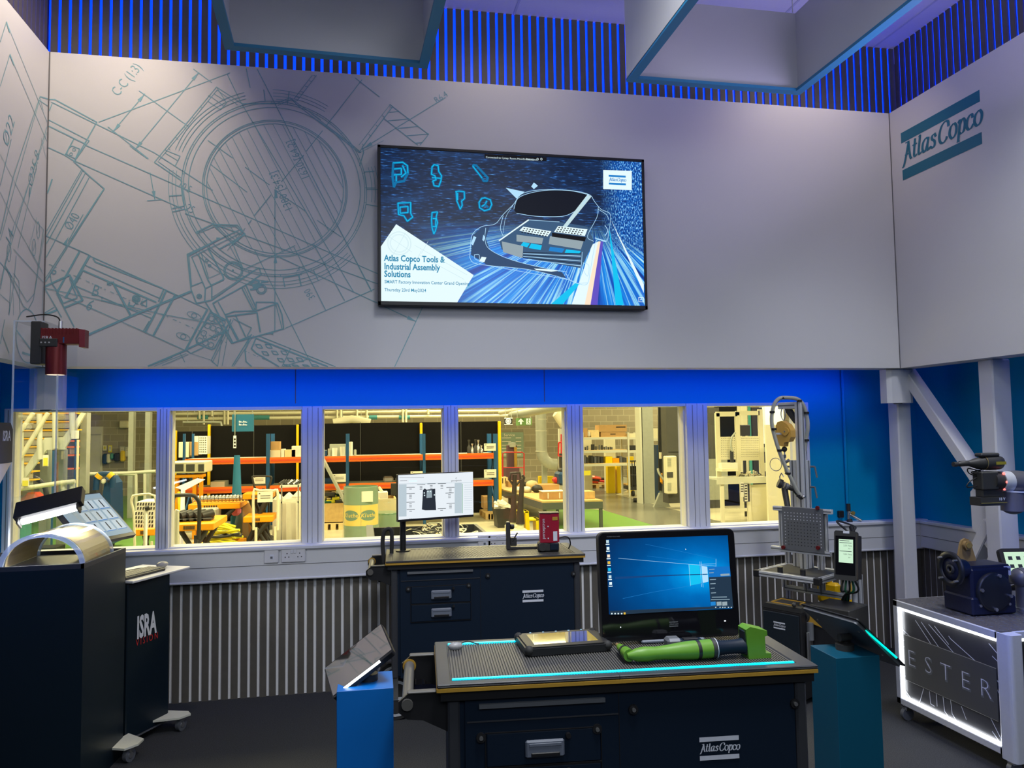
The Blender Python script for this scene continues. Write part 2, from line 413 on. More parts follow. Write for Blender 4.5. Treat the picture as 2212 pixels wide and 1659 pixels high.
def logo(mb, fr, W_, m, bars=True, mb_=None):
    word = 'Atlas Copco'; x = 0; pl = []
    for ch in word:
        if ch == ' ': x += .08; continue
        for st in _g(ch): pl.append([(x+p[0], p[1]) for p in st])
        x += _ADV[ch]
    sc = W_/(x-.02); h = W_*.225/1.0
    for st in pl:
        P = [p.to_tuple() for p in bez([(a, b_, 0) for a, b_ in st], 5)] if len(st) > 2 else st
        P = [((p[0])*sc-W_/2+.02*W_, (p[1]-.36)*sc*.97) for p in P]
        mb.stroke(P, .01, m, fr, nib=(math.radians(8), .165*sc, .06*sc))
    if bars:
        for sg in (1, -1):
            y0, y1 = sg*.165*W_, sg*.275*W_
            mb.add([(-W_/2, min(y0, y1), 0), (W_/2, min(y0, y1), 0), (W_/2, max(y0, y1), 0), (-W_/2, max(y0, y1), 0)], [(0, 1, 2, 3)], m, Mx=fr)
    return mb
# ================================================================ THE SETTING
YB, YW, XL, XR = 4.6, 5.1, -1.7136, 3.5876        # upper panel plane, window wall plane, side panel planes
ZB, ZT, ZC = 2.0043, 3.7731, 4.4
PIT, GAP = .0565, .018
struct(MB().bx(-2.6, 5.2, -1.5, 5.1, -.05, 0, 'carpet'), 'floor')
c = MB().bx(-2.6, 5.2, -1.5, 5.3, ZC, ZC+.05, 'ceiling_tile')
for k in range(9): c.bx(-2.6+k*.9, -2.585+k*.9, -1.5, 5.1, ZC-.004, ZC, 'white_paint')
struct(c, 'ceiling')
def slats(mb, p0, dirv, nrm, n, z0, z1, back, start=.0):
    # dark vertical slats standing off a backing board (the backing is a lit blue diffuser above, pale grey below)
    d, nn = V(dirv), V(nrm)
    T = frame(p0, d, (0, 0, 1)); sg = 1 if T.to_3x3().col[2].dot(nn) > 0 else -1
    mb.bx(0, n*PIT+start, z0, z1, sg*0, -sg*.01, back, Mx=T)
    for i in range(n): x = start+i*PIT+GAP; mb.bx(x, x+PIT-GAP, z0, z1, sg*.0, sg*.012, 'slat_dark', Mx=T)
    return mb
# window wall: slatted dado, white sill, blue wall round six openings
wx = [(-2.054, -1.244), (-1.168, -.376), (-.248, .531), (.625, 1.374), (1.486, 2.242), (2.401, 3.125)]
Z0, Z1 = .930, 1.772
b = MB().bx(-2.2, 4.4, YW, 5.3, -.05, .905, 'white_paint').bx(-2.2, 4.4, YW, 5.3, Z1+.015, 2.6, 'blue_paint')
b.bx(3.19, 4.4, YW, 5.3, .905, Z1+.015, 'blue_paint').bx(-2.2, -2.09, YW, 5.3, .905, Z1+.015, 'blue_paint')
b.bx(-2.2, 4.2, YW, 5.3, 2.6, ZC, 'slat_dark')
slats(b, (-2.12+.01, YW-.025, 0), (1, 0, 0), (0, -1, 0), 110, 0, .72, 'slat_gap')
for xx in (-.42, 1.22): b.bx(xx, xx+.006, YW-.002, YW, Z1+.04, 2.3, 'seam')
struct(b, 'wall_back')
t = MB().bx(-2.12, 4.09, YW-.075, YW, .722, .90, 'white_paint', .006).bx(-2.12, 4.09, YW-.09, YW+.03, .895, .925, 'white_paint', .008).bx(-2.12, 4.09, YW-.082, YW, .712, .727, 'white_paint', .004)
t.bx(-2.12, 4.09, YW-.0765, YW-.07, .806, .809, 'seam')
struct(t, 'trim_1')
for i, (a, c_) in enumerate(wx):
    m_ = MB(); L = (a-(wx[i-1][1] if i else -2.13))/2 if i else .04; Rr = ((wx[i+1][0] if i < 5 else 3.19+.0)-c_)/2 if i < 5 else .065
    for (x0, x1) in ((a-L, a), (c_, c_+Rr)):
        m_.bx(x0+.001, x1, YW-.02, YW+.14, Z0-.01, Z1+.02, 'white_paint', .003)
        if x1-x0 > .03: m_.bx(x0+(x1-x0)*.55, x0+(x1-x0)*.55+.003, YW-.022, YW, Z0, Z1+.01, 'seam')
    m_.bx(a, c_, YW-.01, YW+.14, Z1, Z1+.02, 'galv_pale').bx(a, c_, YW-.01, YW+.14, Z0-.012, Z0, 'white_paint', .003)
    m_.bx(a, a+.008, YW+.02, YW+.09, Z0, Z1, 'cream').bx(c_-.008, c_, YW+.02, YW+.09, Z0, Z1, 'cream')
    f_ = struct(m_, 'window_%d' % (i+1))
    struct(MB().bx(a, c_, YW+.05, YW+.056, Z0, Z1, 'pane_glass'), 'pane', f_)
# lower side walls
b = MB().bx(4.09, 4.25, 1.2, YW+.2, .9, 2.6, 'blue_paint').bx(4.09, 4.25, 1.2, YW+.2, -.05, .9, 'white_paint')
slats(b, (4.09-.025, 1.3, 0), (0, 1, 0), (-1, 0, 0), 67, 0, .72, 'slat_gap')
struct(b, 'wall_right')
struct(MB().bx(4.02, 4.09, 1.3, YW-.07, .722, .9, 'white_paint', .006).bx(4.005, 4.09, 1.3, YW-.09, .895, .92, 'white_paint', .006).bx(4.018, 4.02, 1.3, YW-.09, .806, .809, 'seam'), 'trim_2')
b = MB().bx(-2.3, -2.12, 1.8, YW+.2, -.05, 2.6, 'blue_paint'); slats(b, (-2.12+.025, 1.8, 0), (0, 1, 0), (1, 0, 0), 57, 0, .72, 'slat_gap')
struct(b, 'wall_left')
# slatted wall above the overhanging panels, blue light behind the slats
b = MB(); slats(b, (-1.83+.0, 4.9, 0), (1, 0, 0), (0, -1, 0), 101, 3.5, ZC, 'led_blue', -.004); struct(b, 'wall_back_upper')
b = MB(); slats(b, (3.875, 1.2, 0), (0, 1, 0), (-1, 0, 0), 65, 3.5, ZC, 'led_blue'); struct(b, 'wall_right_upper')
b = MB(); slats(b, (-1.835, 2.2, 0), (0, 1, 0), (1, 0, 0), 47, 3.5, ZC, 'led_blue'); struct(b, 'wall_left_upper')
# overhanging white panels
b = MB().bx(XL, XR, YB, YB+.16, ZB, ZT, 'white_panel').bx(XL, XL+.006, YB-.003, YB, ZB, ZT, 'seam').bx(XR-.005, XR, YB-.003, YB, ZB, ZT, 'seam')
struct(b, 'wall_back_panel')
struct(MB().bx(XR, XR+.16, 1.2, YB, ZB, ZT, 'white_panel').bx(XR, XR+.16, YB, YB+.16, ZB, ZT, 'white_panel'), 'wall_right_panel')
struct(MB().bx(XL-.1, XL, 2.2, YB+.16, ZB, ZT, 'white_panel'), 'wall_left_panel')
# steel columns and bracing at the right
cx0, cx1 = 3.667, 3.775
struct(MB().bx(cx0, cx1, 4.75, 4.855, 0, ZB, 'white_paint', .008), 'column_1')
struct(MB().bx(cx0, cx0+.13, 3.915, 4.026, 0, ZB, 'white_paint', .008), 'column_2')
def bar(mb, p0, p1, wy, wx_, m):
    p0, p1 = V(p0), V(p1); d = (p1-p0).normalized(); T = frame(p0, d, (1, 0, 0)); L = (p1-p0).length
    return mb.bx(0, L, -wx_/2, wx_/2, -wy/2, wy/2, m, .006, Mx=T)
b = MB(); bar(b, (3.73, 4.72, 1.99), (3.73, 4.03, 1.18), .075, .09, 'white_paint'); bar(b, (3.73, 4.03, 1.03), (3.73, 4.62, .1), .075, .09, 'white_paint')
T = frame((3.70, 4.0, 1.1), (0, 1, 0), (0, 0, 1)); b.prism([(0, -.28), (.16, -.12), (.16, .1), (.1, .16), (0, .3)], -.006, .006, 'white_paint', Mx=T)
struct(b, 'column_3')
# open square light baffles hanging from the ceiling, blue edge below
def baffle(x0, x1, y0, y1, z0, z1, label, sk=0.):
    T = Matrix.Translation((x0, y1, z0)) @ Matrix.Rotation(sk, 4, 'Z')
    W_, D, H_, t = x1-x0, y1-y0, z1-z0, .022
    r = thing('ceiling_baffle', label, 'ceiling panel', group='open square baffles under the ceiling', Mx=T)
    for (a0, a1, b0, b1) in ((0, W_, -t, 0), (0, W_, -D, -D+t), (0, t, -D+t, -t), (W_-t, W_, -D+t, -t)):
        MB(T).bx(a0, a1, b0, b1, .012, H_, 'white_panel').build('side_panel', r)
    e = MB(T); w_ = .045
    for (a0, a1, b0, b1) in ((0, W_, -w_, .002), (0, W_, -D, -D+w_), (0, w_, -D+w_, -w_), (W_-w_, W_+.001, -D+w_, -w_)): e.bx(a0, a1, b0, b1, 0, .016, 'edge_blue')
    e.build('bottom_edge', r)
    for a in (.06, W_-.06):
        for b_ in (-.06, -D+.06): MB(T).cyl((a, b_, H_-.02), (a, b_, ZC-z0), .003, 'steel', 6).build('hanging_wire', r)
baffle(-.619, .322, 2.2, 3.65, 3.4, 3.84, 'white open square ceiling baffle with blue lower edge above the left drawing', math.radians(2.2))
baffle(1.338, 2.318, 1.9, 3.665, 3.4, 3.84, 'white open square ceiling baffle with blue lower edge hanging right of the television')
# workshop shell
ZF = -.35
struct(MB().bx(-14, 22, 5.31, 32, ZF-.1, ZF, 'workshop_floor'), 'floor_workshop')
struct(MB().bx(-14, 22, 27.5, 27.8, ZF, 3.4, 'blockwork').bx(-14, 22, 27.45, 27.8, 3.4, 6, 'cream'), 'wall_workshop')
struct(MB().bx(-14, 22, 5.31, 32, 5.6, 5.7, 'cream'), 'ceiling_workshop')
def fpoly(px, m, dz): return MB().prism([tuple(pZ(x, y, ZF).xy) for x, y in px], ZF, ZF+dz, m)
struct(fpoly([(1180, 1090), (1310, 1103), (1520, 1165), (1520, 1300), (1100, 1300)], 'lane_green', .002), 'floor_green_lane')
struct(fpoly([(1200, 1050), (1290, 1052), (1360, 1058), (1330, 1068), (1560, 1128), (1560, 1180), (1310, 1104)], 'lane_grey', .003), 'floor_grey_lane')
struct(fpoly([(0, 1085), (330, 1060), (345, 1300), (0, 1300)], 'lane_green', .002), 'floor_green_bay')
# ================================================================ PRINTED WALL DRAWING
WF = XZ(0, YB-.0015, 0)                       # local xy = wall X, Z
def K(kind):
    ox, oy, s_ = {'A': (0, 0, 2.6976), 'B': (90, 440, 4.607), 'C': (400, 440, 4.2538), 'D': (340, 130, 3.456), 'E': (0, 0, 2.1)}[kind]
    return lambda x, y: (ox+x/s_, oy+y/s_)
def wpt(k, x, y):
    q = K(k)(x, y); p = pY(q[0], q[1], YB); return (min(max(p.x, XL+.008), XR), min(max(p.z, ZB+.003), ZT-.003))
mu = MB()
def L(k, pts, w_=.004, m='mural_line', closed=False, smooth=0):
    P = [wpt(k, *p) for p in pts]
    if smooth: P = [(p.x, p.y) for p in bez([(a, b_, 0) for a, b_ in P], smooth)]
    mu.stroke(P, w_*1.15, m, WF, closed=closed)
def dash(k, a, b_, n, w_=.003, fr_=.6):
    for i in range(n):
        t0, t1 = i/n, (i+(fr_ if i % 2 == 0 else fr_*.35))/n
        L(k, [(a[0]+(b_[0]-a[0])*t, a[1]+(b_[1]-a[1])*t) for t in (t0, t1)], w_)
def arrow(k, tip, frm, ln=26, wd=9):
    # solid arrowhead, sizes in pixels of the photograph
    P0, P1 = V(K(k)(*tip)), V(K(k)(*frm)); d = (P1-P0).normalized(); n_ = V((-d.y, d.x))
    q = [P0, P0+d*ln+n_*wd/2, P0+d*ln-n_*wd/2]; q = [pY(p.x, p.y, YB) for p in q]
    mu.add([(p.x, p.z, 0) for p in q], [(0, 1, 2)], 'mural_line', Mx=WF)
c0 = pY(596.5, 407, YB); cxm, czm = c0.x, c0.z
upm = (pY(596, 407-200, YB).z-pY(596, 407+200, YB).z)/400/2.6976
RR = [r*upm for r in (377, 391, 399, 473, 499, 510, 540, 559, 578)]
def ring(r, w_=.004, a0=0, a1=360, n=90): mu.stroke(arc(cxm, czm, r, a0, a1, n), w_, 'mural_line', WF)
for r in RR[:3]+RR[3:6]: ring(r)
for r in RR[6:]: ring(r, .0032, 108, 160); ring(r, .0032, 172, 318); ring(r, .0032, 60, 92); ring(r, .0032, -6, 16)
for i in range(36):
    a = math.radians(10*i+3); mu.stroke([(cxm+r*math.cos(a), czm+r*math.sin(a)) for r in (RR[4], RR[5])], .003, 'mural_line', WF)
for a_ in (97, 83, 187, 196, 284, 294, 2, 352):
    a = math.radians(a_); mu.stroke([(cxm+r*math.cos(a), czm+r*math.sin(a)) for r in (RR[5], RR[8])], .005, 'mural_line', WF)
dv = V((.455, -.89)).normalized(); nv = V((.89, .455))
for i in range(-7, 8):
    o_ = i*.0487+.01; h_ = math.sqrt(max(0, RR[0]**2-o_*o_))
    if h_ > .1:
        p = V((cxm, czm))+nv*o_; mu.stroke([tuple(p+dv*h_), tuple(p-dv*h_)], .0032, 'mural_line', WF)
# long construction lines and dimension lines
for k, pts in (('A', [(575, 712), (1340, 425)]), ('A', [(655, 770), (845, 547)]), ('A', [(785, 875), (1160, 422)]), ('A', [(1128, 403), (1235, 482)]),
    ('A', [(812, 530), (1100, 738)]), ('A', [(630, 740), (865, 925)]), ('A', [(757, 850), (860, 925)]), ('A', [(1435, 400), (1458, 512)]),
    ('A', [(875, 1007), (903, 1165)]), ('A', [(858, 1170), (945, 1163)]), ('A', [(440, 940), (1060, 1215)]), ('A', [(495, 845), (2212, 1600)]),
    ('A', [(310, 600), (900, 890), (1240, 1110)]), ('A', [(275, 860), (380, 905)]), ('A', [(1325, 435), (1400, 590), (2060, 1700)]), ('A', [(1500, 405), (2165, 1700)]),
    ('A', [(1212, 818), (1355, 920)]), ('A', [(1430, 975), (1570, 1078)]), ('A', [(1600, 1110), (1780, 1230)]), ('A', [(1850, 1285), (1990, 1382)]),
    ('A', [(1880, 762), (1785, 882)]), ('A', [(1770, 905), (1640, 1060)]), ('A', [(1580, 1135), (1480, 1258)]), ('A', [(1465, 1283), (1447, 1305)]),
    ('A', [(2110, 465), (1898, 738)]), ('A', [(2070, 455), (2212, 565)]),
    ('D', [(1735, 330), (2025, 555), (1960, 635)]), ('D', [(1535, 660), (2150, 280)]), ('D', [(1690, 435), (1945, 635)]), ('D', [(1505, 690), (1530, 655)]),
    ('D', [(1735, 390), (1800, 383)]), ('D', [(1715, 455), (1880, 438)]), ('D', [(1795, 510), (1945, 495)]), ('D', [(1860, 566), (2025, 550)]), ('D', [(1930, 620), (1980, 614)]),
    ('C', [(825, -130), (825, 1175)]), ('C', [(920, 1145), (1740, 785)]), ('C', [(2180, 955), (1925, 1510)]), ('C', [(0, 90), (1780, 740)]), ('C', [(820, 470), (1770, 915)]),
    ('C', [(1815, 940), (2120, 1080)]), ('C', [(540, 605), (1010, 385)]), ('C', [(1000, 400), (1290, 975)]), ('C', [(1180, 370), (1465, 890)]), ('C', [(1400, 200), (1705, 785)]),
    ('C', [(640, 430), (1170, 1500)]), ('A', [(1440, 1120), (1230, 960)])): L(k, pts)
for k, tip, frm in (('A', (845, 547), (655, 770)), ('A', (660, 768), (845, 547)), ('A', (1158, 422), (785, 875)), ('A', (788, 872), (1158, 422)), ('A', (903, 1167), (880, 1010)),
    ('A', (1605, 1480), (1605, 1700)), ('A', (400, 1380), (350, 1480)), ('D', (1540, 660), (2100, 300)), ('C', (2122, 1082), (1815, 940)), ('A', (1608, 1100), (1608, 1160))): arrow(k, tip, frm, 20, 8)
# housings round the rings
for k, pts, w_ in (('A', [(900, 945), (1262, 507), (1410, 605)], .004), ('A', [(925, 935), (1265, 525), (1385, 612)], .003), ('A', [(1262, 507), (1320, 600), (1285, 640), (1212, 590)], .0035),
    ('A', [(1225, 560), (1300, 615)], .003), ('A', [(1245, 545), (1315, 590)], .003), ('A', [(900, 945), (1055, 1050), (1075, 1200), (1005, 1215)], .005), ('A', [(920, 940), (1060, 1040)], .003),
    ('A', [(965, 875), (1050, 910), (1020, 968), (930, 910)], .0035), ('A', [(960, 890), (1035, 935)], .003), ('A', [(1410, 605), (1610, 605), (1690, 570), (1740, 620), (2090, 885)], .004),
    ('A', [(1620, 615), (1700, 578), (1870, 700)], .003), ('A', [(1845, 440), (1730, 590), (1610, 580)], .003), ('A', [(1820, 440), (1715, 575)], .003),
    ('D', [(1755, 350), (1530, 650), (1540, 690), (1510, 790)], .005), ('D', [(1735, 335), (1505, 635)], .003), ('D', [(1300, 515), (1450, 630), (1520, 690)], .004), ('D', [(1150, 400), (1300, 515), (1450, 650)], .003),
    ('D', [(1545, 835), (1620, 830)], .004), ('D', [(1560, 955), (1625, 955)], .004), ('D', [(1545, 835), (1560, 955)], .004), ('D', [(1690, 600), (1510, 690)], .002)): L(k, pts, w_)
for i in range(5): L('D', [(1735-i*52, 345+i*70), (1752-i*52, 358+i*70)], .003); L('D', [(1185-i*32, 120+i*40), (1165-i*32, 115+i*40)], .003)
for i in range(6): L('D', [(380-i*60, 265+i*78), (395-i*60, 280+i*78)], .003)
# left bracket and shaft
for k, pts, w_ in (('A', [(282, 580), (320, 580), (565, 712), (435, 940), (380, 905), (430, 812)], .005), ('A', [(300, 595), (555, 722)], .003), ('A', [(285, 700), (520, 820), (430, 945)], .004), ('A', [(285, 735), (500, 840)], .005),
    ('A', [(305, 605), (282, 645)], .004), ('A', [(400, 865), (420, 850), (465, 868), (440, 925), (390, 900), (400, 865)], .004), ('A', [(485, 990), (258, 1375)], .0035), ('A', [(500, 1005), (258, 1420)], .0035),
    ('A', [(520, 1035), (258, 1500)], .0035), ('A', [(435, 945), (520, 1025), (608, 1100), (600, 1115)], .005), ('A', [(608, 1100), (255, 1640)], .0045), ('A', [(598, 1110), (262, 1620)], .003),
    ('A', [(305, 1045), (267, 1125)], .006), ('A', [(475, 990), (260, 1345)], .003), ('A', [(485, 1250), (398, 1405)], .003), ('A', [(262, 1375), (520, 1485)], .003)): L(k, pts, w_)
for cc in ((433, 872), (415, 898)): mu.stroke(arc(*wpt('A', *cc), .008, 0, 360, 10), .003, 'mural_line', WF)
# camera barrel (lower left)
for pts, w_ in (([(35, 320), (470, 512), (300, 830)], .003), ([(375, 480), (155, 880)], .009), ([(478, 515), (240, 935)], .011), ([(480, 520), (1240, 860), (1650, 1050)], .004),
    ([(515, 545), (535, 580), (1200, 840)], .006), ([(440, 615), (1185, 945)], .004), ([(415, 665), (1140, 980)], .007), ([(415, 665), (330, 815), (1095, 1140)], .004), ([(330, 815), (320, 850)], .003),
    ([(1240, 860), (1185, 985), (1030, 1280)], .009), ([(1215, 850), (1165, 970)], .006), ([(1330, 905), (1110, 1315)], .009), ([(1250, 870), (1330, 905)], .004), ([(1650, 1050), (1430, 1460)], .009), ([(1680, 1075), (1535, 1340)], .005),
    ([(1070, 1170), (1010, 1270), (1430, 1460)], .004), ([(150, 890), (1060, 1290)], .003), ([(250, 930), (1010, 1270)], .003), ([(20, 840), (820, 1010), (1250, 1110), (1750, 1200)], .0035), ([(35, 850), (200, 1130)], .004),
    ([(150, 890), (325, 1225)], .005), ([(20, 820), (280, 710), (410, 960), (225, 1035)], .008), ([(100, 785), (165, 885), (215, 990), (355, 935), (280, 740)], .005), ([(450, 1310), (900, 1115), (1480, 875)], .010),
    ([(710, 780), (890, 1115)], .009), ([(700, 780), (655, 800)], .006), ([(985, 995), (1045, 955), (1045, 1025), (985, 995)], .005), ([(10, 1085), (125, 1030)], .004), ([(20, 1105), (150, 1060)], .009),
    ([(875, 980), (865, 1010), (905, 1020)], .007), ([(905, 1030), (930, 1000), (960, 990)], .005), ([(600, 935), (600, 975)], .003), ([(600, 965), (1090, 1100)], .003), ([(85, 700), (100, 790)], .004),
    ([(1430, 1460), (1060, 1625)], .008), ([(1440, 1490), (1120, 1625)], .003), ([(1460, 1500), (1200, 1610)], .003), ([(1380, 1490), (1425, 1575)], .003), ([(1440, 1455), (1485, 1490), (1610, 1430)], .005),
    ([(1150, 1585), (1300, 1530)], .003), ([(1430, 1455), (1850, 1260)], .008), ([(1485, 1490), (1700, 1560)], .002)): L('B', pts, w_)
for a, b_, n_ in (((75, 603), (930, 985), 14), ((930, 985), (1560, 1260), 10), ((1560, 1260), (1880, 1400), 6)): dash('B', a, b_, n_)
for cc, r1, r2 in (((1518, 1112), .031, .014), ((1410, 1322), .031, .014)):
    x, z = wpt('B', *cc); T = WF @ Matrix.Translation((x, z, 0)) @ Matrix.Rotation(-.4, 4, 'Z')
    mu.stroke(arc(0, 0, r1*1.25, 0, 360, 20, r1*.55), .003, 'mural_line', T); mu.stroke(arc(0, 0, r2, 0, 360, 14), .004, 'mural_line', T)
x, z = wpt('B', 942, 945)
for r in (.021, .016, .011, .006): mu.stroke(arc(x, z, r, 0, 360, 16), .004, 'mural_line', WF)
for cc in ((125, 680), (675, 795)): x, z = wpt('B', *cc); mu.stroke(arc(x, z, .01, 0, 360, 10), .005, 'mural_line', WF)
# keypad with rounded keys
L('B', [(1680, 1090), (1535, 1345), (1545, 1390), (1690, 1450), (1720, 1440), (1850, 1210)], .006)
for r_ in range(4):
    for c_ in range(3):
        x, z = wpt('B', 1690-r_*38+c_*55, 1142+r_*73+c_*22); T = WF @ Matrix.Translation((x, z, 0)) @ Matrix.Rotation(-.45, 4, 'Z')
        if r_ != 2 or c_ != 1: mu.stroke(rrect(-.013, -.014, .013, .014, .007, 3), .004, 'mural_line', T, closed=True)
for cc in ((1700, 1180), (1625, 1330), (1745, 1280)): x, z = wpt('B', *cc); mu.stroke(arc(x, z, .009, 0, 360, 10), .003, 'mural_line', WF)
# tool handle and bracket (centre)
for pts, w_ in (([(100, 265), (250, 190), (480, 198), (550, 285), (310, 420)], .006), ([(115, 275), (270, 208), (465, 210), (525, 262), (60, 490)], .004), ([(250, 190), (440, 370), (530, 590)], .004), ([(550, 275), (430, 375)], .008),
    ([(552, 225), (388, 430)], .003), ([(100, 335), (160, 500), (280, 1000)], .0), ([(20, 465), (55, 790), (105, 915), (245, 885)], .006), ([(35, 480), (60, 760)], .004), ([(20, 465), (490, 245)], .005), ([(25, 480), (320, 320), (290, 318)], .008),
    ([(60, 490), (160, 720), (50, 760)], .005), ([(160, 720), (185, 780), (180, 900)], .006), ([(120, 460), (205, 690), (245, 760), (245, 885)], .006), ([(150, 460), (215, 680)], .004), ([(205, 690), (320, 640)], .003), ([(185, 780), (360, 690)], .005),
    ([(210, 410), (350, 670), (350, 700), (240, 750)], .007), ([(245, 885), (640, 610), (680, 590), (700, 650), (570, 740), (255, 915)], .006), ([(250, 860), (620, 620)], .003), ([(255, 915), (440, 1280), (600, 1215)], .006),
    ([(190, 910), (430, 1285)], .006), ([(305, 905), (490, 1245)], .005), ([(370, 1020), (450, 990), (650, 985), (850, 915), (800, 905), (650, 905)], .006), ([(385, 1035), (660, 1000), (690, 1180)], .007), ([(850, 915), (890, 1020), (905, 1150), (430, 1280)], .006),
    ([(835, 930), (890, 1145)], .004), ([(460, 1020), (555, 1220)], .006), ([(370, 1020), (380, 1060), (480, 1250)], .006), ([(520, 770), (625, 975), (655, 960), (560, 750)], .006), ([(540, 765), (640, 970)], .003), ([(655, 905), (650, 970)], .006),
    ([(745, 1195), (805, 1185), (800, 1200)], .008), ([(400, 370), (520, 590)], .003), ([(440, 1055), (610, 1140), (570, 1215)], .004), ([(420, 1060), (240, 1440), (300, 1500)], .004), ([(440, 1070), (250, 1460)], .003), ([(610, 1200), (430, 1500)], .005), ([(630, 1210), (445, 1500)], .003),
    ([(600, 1215), (550, 1350), (560, 1450), (610, 1500)], .006), ([(650, 1235), (610, 1330), (650, 1370), (860, 1500)], .006), ([(650, 1235), (1310, 1510)], .007), ([(680, 1215), (1380, 1510)], .004), ([(350, 1130), (300, 1490)], .003), ([(420, 1060), (340, 1490)], .0025),
    ([(970, 1330), (890, 1500)], .004), ([(1150, 1420), (900, 1500)], .004), ([(0, 825), (60, 800)], .005), ([(700, 720), (760, 715)], .009), ([(600, 740), (640, 700), (680, 715), (660, 780), (600, 790)], .009), ([(620, 750), (700, 740)], .012), ([(625, 770), (690, 760)], .012),
    ([(240, 1000), (370, 1070)], .010), ([(900, 680), (1055, 655)], .005), ([(900, 680), (915, 765)], .005), ([(1045, 655), (1065, 750)], .006)):
    if w_: L('C', pts, w_)
for cc, rs in (((443, 615), (.052, .044)), ((700, 785), (.028, .02)), ((130, 850), (.012, .005)), ((200, 520), (.007,)), ((225, 568), (.007,)), ((440, 612), (.003,))):
    x, z = wpt('C', *cc)
    for r in rs: mu.stroke(arc(x, z, r, 0, 360, 24), .005, 'mural_line', WF)
for pos in ((680, 1310), (768, 1310), (737, 1375), (825, 1370), (912, 1370), (880, 1437), (970, 1435), (1055, 1433), (940, 1495), (1015, 1498), (1110, 1497), (1195, 1495)):
    x, y = pos; L('C', [(x-33, y-18), (x+12, y-14), (x+33, y+17), (x-12, y+13)], .0045, closed=True)
dash('C', (540, 1350), (870, 1490), 8)
def mtext(k, s_, a, b_, hpx, frm='wall', align='LEFT', sx=.75):
    p0, p1 = wpt(k, *a), wpt(k, *b_); ang = math.atan2(p1[1]-p0[1], p1[0]-p0[0]); h = hpx/1661*4.9
    T = WF @ Matrix.Translation((p0[0], p0[1], 0)) @ Matrix.Rotation(ang, 4, 'Z')
    text(mu, s_, T, h*1.35, 'mural_line', align=align, bold=-.008, sx=sx)
mtext('A', 'C-C (1:3)', (668, 550), (812, 378), 20, sx=.72)
mtext('A', 'R6.4', (2535, 590), (2590, 555), 14, sx=.9)
mtext('A', '\u00d840', (395, 1335), (450, 1245), 18)
mtext('A', '10.5', (1040, 1070), (1150, 1130), 15)
mtext('A', '25', (1085, 1205), (1130, 1230), 16)
mtext('A', '1630 [64,2]', (1790, 1045), (1690, 825), 17, sx=.8)
mtext('A', '1380 [54,3]', (1690, 1230), (1590, 1000), 17, sx=.8)
mtext('B', 'B', (500, 860), (620, 890), 24)
mtext('B', '6', (450, 1000), (560, 1050), 24)
mtext('B', 'V', (990, 960), (1040, 1010), 9)
mtext('C', '390', (1175, 875), (1100, 760), 15)
mtext('C', '7,4', (1090, 640), (990, 560), 12)
solo(mu, 'wall_drawing', 'blue-grey technical drawing of rings and tools printed on the back wall panel', 'wall graphic')
# drawing on the left side panel
mu = MB(); LFm = frame((XL+.0015, 0, 0), (0, 1, 0), (0, 0, 1))
def E_(pts, w_=.004):
    P = []
    for x, y in pts: p = pX(x/2.1, y/2.1, XL); P.append((min(max(p.y, 2.3), YB-.01), min(max(p.z, ZB+.004), ZT-.004)))
    mu.stroke(P, w_, 'mural_line', LFm)
for pts, w_ in (([(0, 190), (28, 100), (220, 560)], .004), ([(0, 390), (44, 248), (212, 640)], .004), ([(28, 100), (42, 145)], .012), ([(44, 248), (62, 295)], .012), ([(0, 700), (150, 990), (195, 1040)], .003), ([(222, 455), (180, 438), (60, 800), (0, 1060)], .006),
    ([(215, 480), (178, 455), (70, 830), (0, 1090)], .004), ([(212, 575), (100, 930), (20, 1210), (0, 1310)], .005), ([(212, 600), (60, 1030), (0, 1290)], .004), ([(185, 625), (208, 720)], .003), ([(165, 760), (135, 880), (80, 1125)], .004), ([(135, 850), (132, 890)], .012),
    ([(50, 630), (0, 840)], .004), ([(165, 985), (130, 1130), (192, 1240)], .003), ([(60, 1130), (195, 1280)], .004), ([(196, 1040), (150, 1360), (125, 1405), (105, 1390), (20, 1200)], .005), ([(200, 1060), (155, 1330), (122, 1370), (25, 1210)], .004),
    ([(72, 1160), (60, 1300), (40, 1420)], .004), ([(60, 1240), (85, 1275), (90, 1420)], .004), ([(0, 1190), (50, 1250), (40, 1430)], .005), ([(0, 1335), (45, 1375)], .003), ([(60, 1330), (60, 1430)], .003), ([(195, 1300), (190, 1440)], .003),
    ([(75, 1500), (180, 1640)], .009), ([(100, 1600), (200, 1630)], .012), ([(10, 1520), (40, 1600)], .005), ([(20, 1450), (0, 1560)], .005), ([(180, 440), (195, 500)], .004), ([(0, 870), (60, 1000), (190, 1230)], .003)): E_(pts, w_)
for cx_, cy_ in ((172, 1043), (153, 1122), (40, 1145)):
    p = pX(cx_/2.1, cy_/2.1, XL); mu.stroke(arc(p.y, p.z, .022, 0, 360, 14, .045), .004, 'mural_line', LFm); mu.stroke([(p.y-.01, p.z-.02), (p.y+.01, p.z+.02)], .004, 'mural_line', LFm)
p = pX(125/2.1, 1525/2.1, XL); mu.stroke(arc(p.y, p.z, .14, 20, 290, 20), .006, 'mural_line', LFm)
for s_, x, y, x2, y2, h in (('\u00d822', 22, 655, 40, 590, .10), ('\u00d825.8', 135, 840, 158, 745, .09), ('14', 35, 1110, 45, 1070, .09)):
    a, b_ = pX(x/2.1, y/2.1, XL), pX(x2/2.1, y2/2.1, XL); T = LFm @ Matrix.Translation((a.y, a.z, 0)) @ Matrix.Rotation(math.atan2(b_.z-a.z, b_.y-a.y), 4, 'Z')
    text(mu, s_, T, h, 'mural_line', align='LEFT', bold=-.012)
solo(mu, 'wall_drawing', 'blue-grey line drawing of a bracket printed on the left side panel', 'wall graphic')
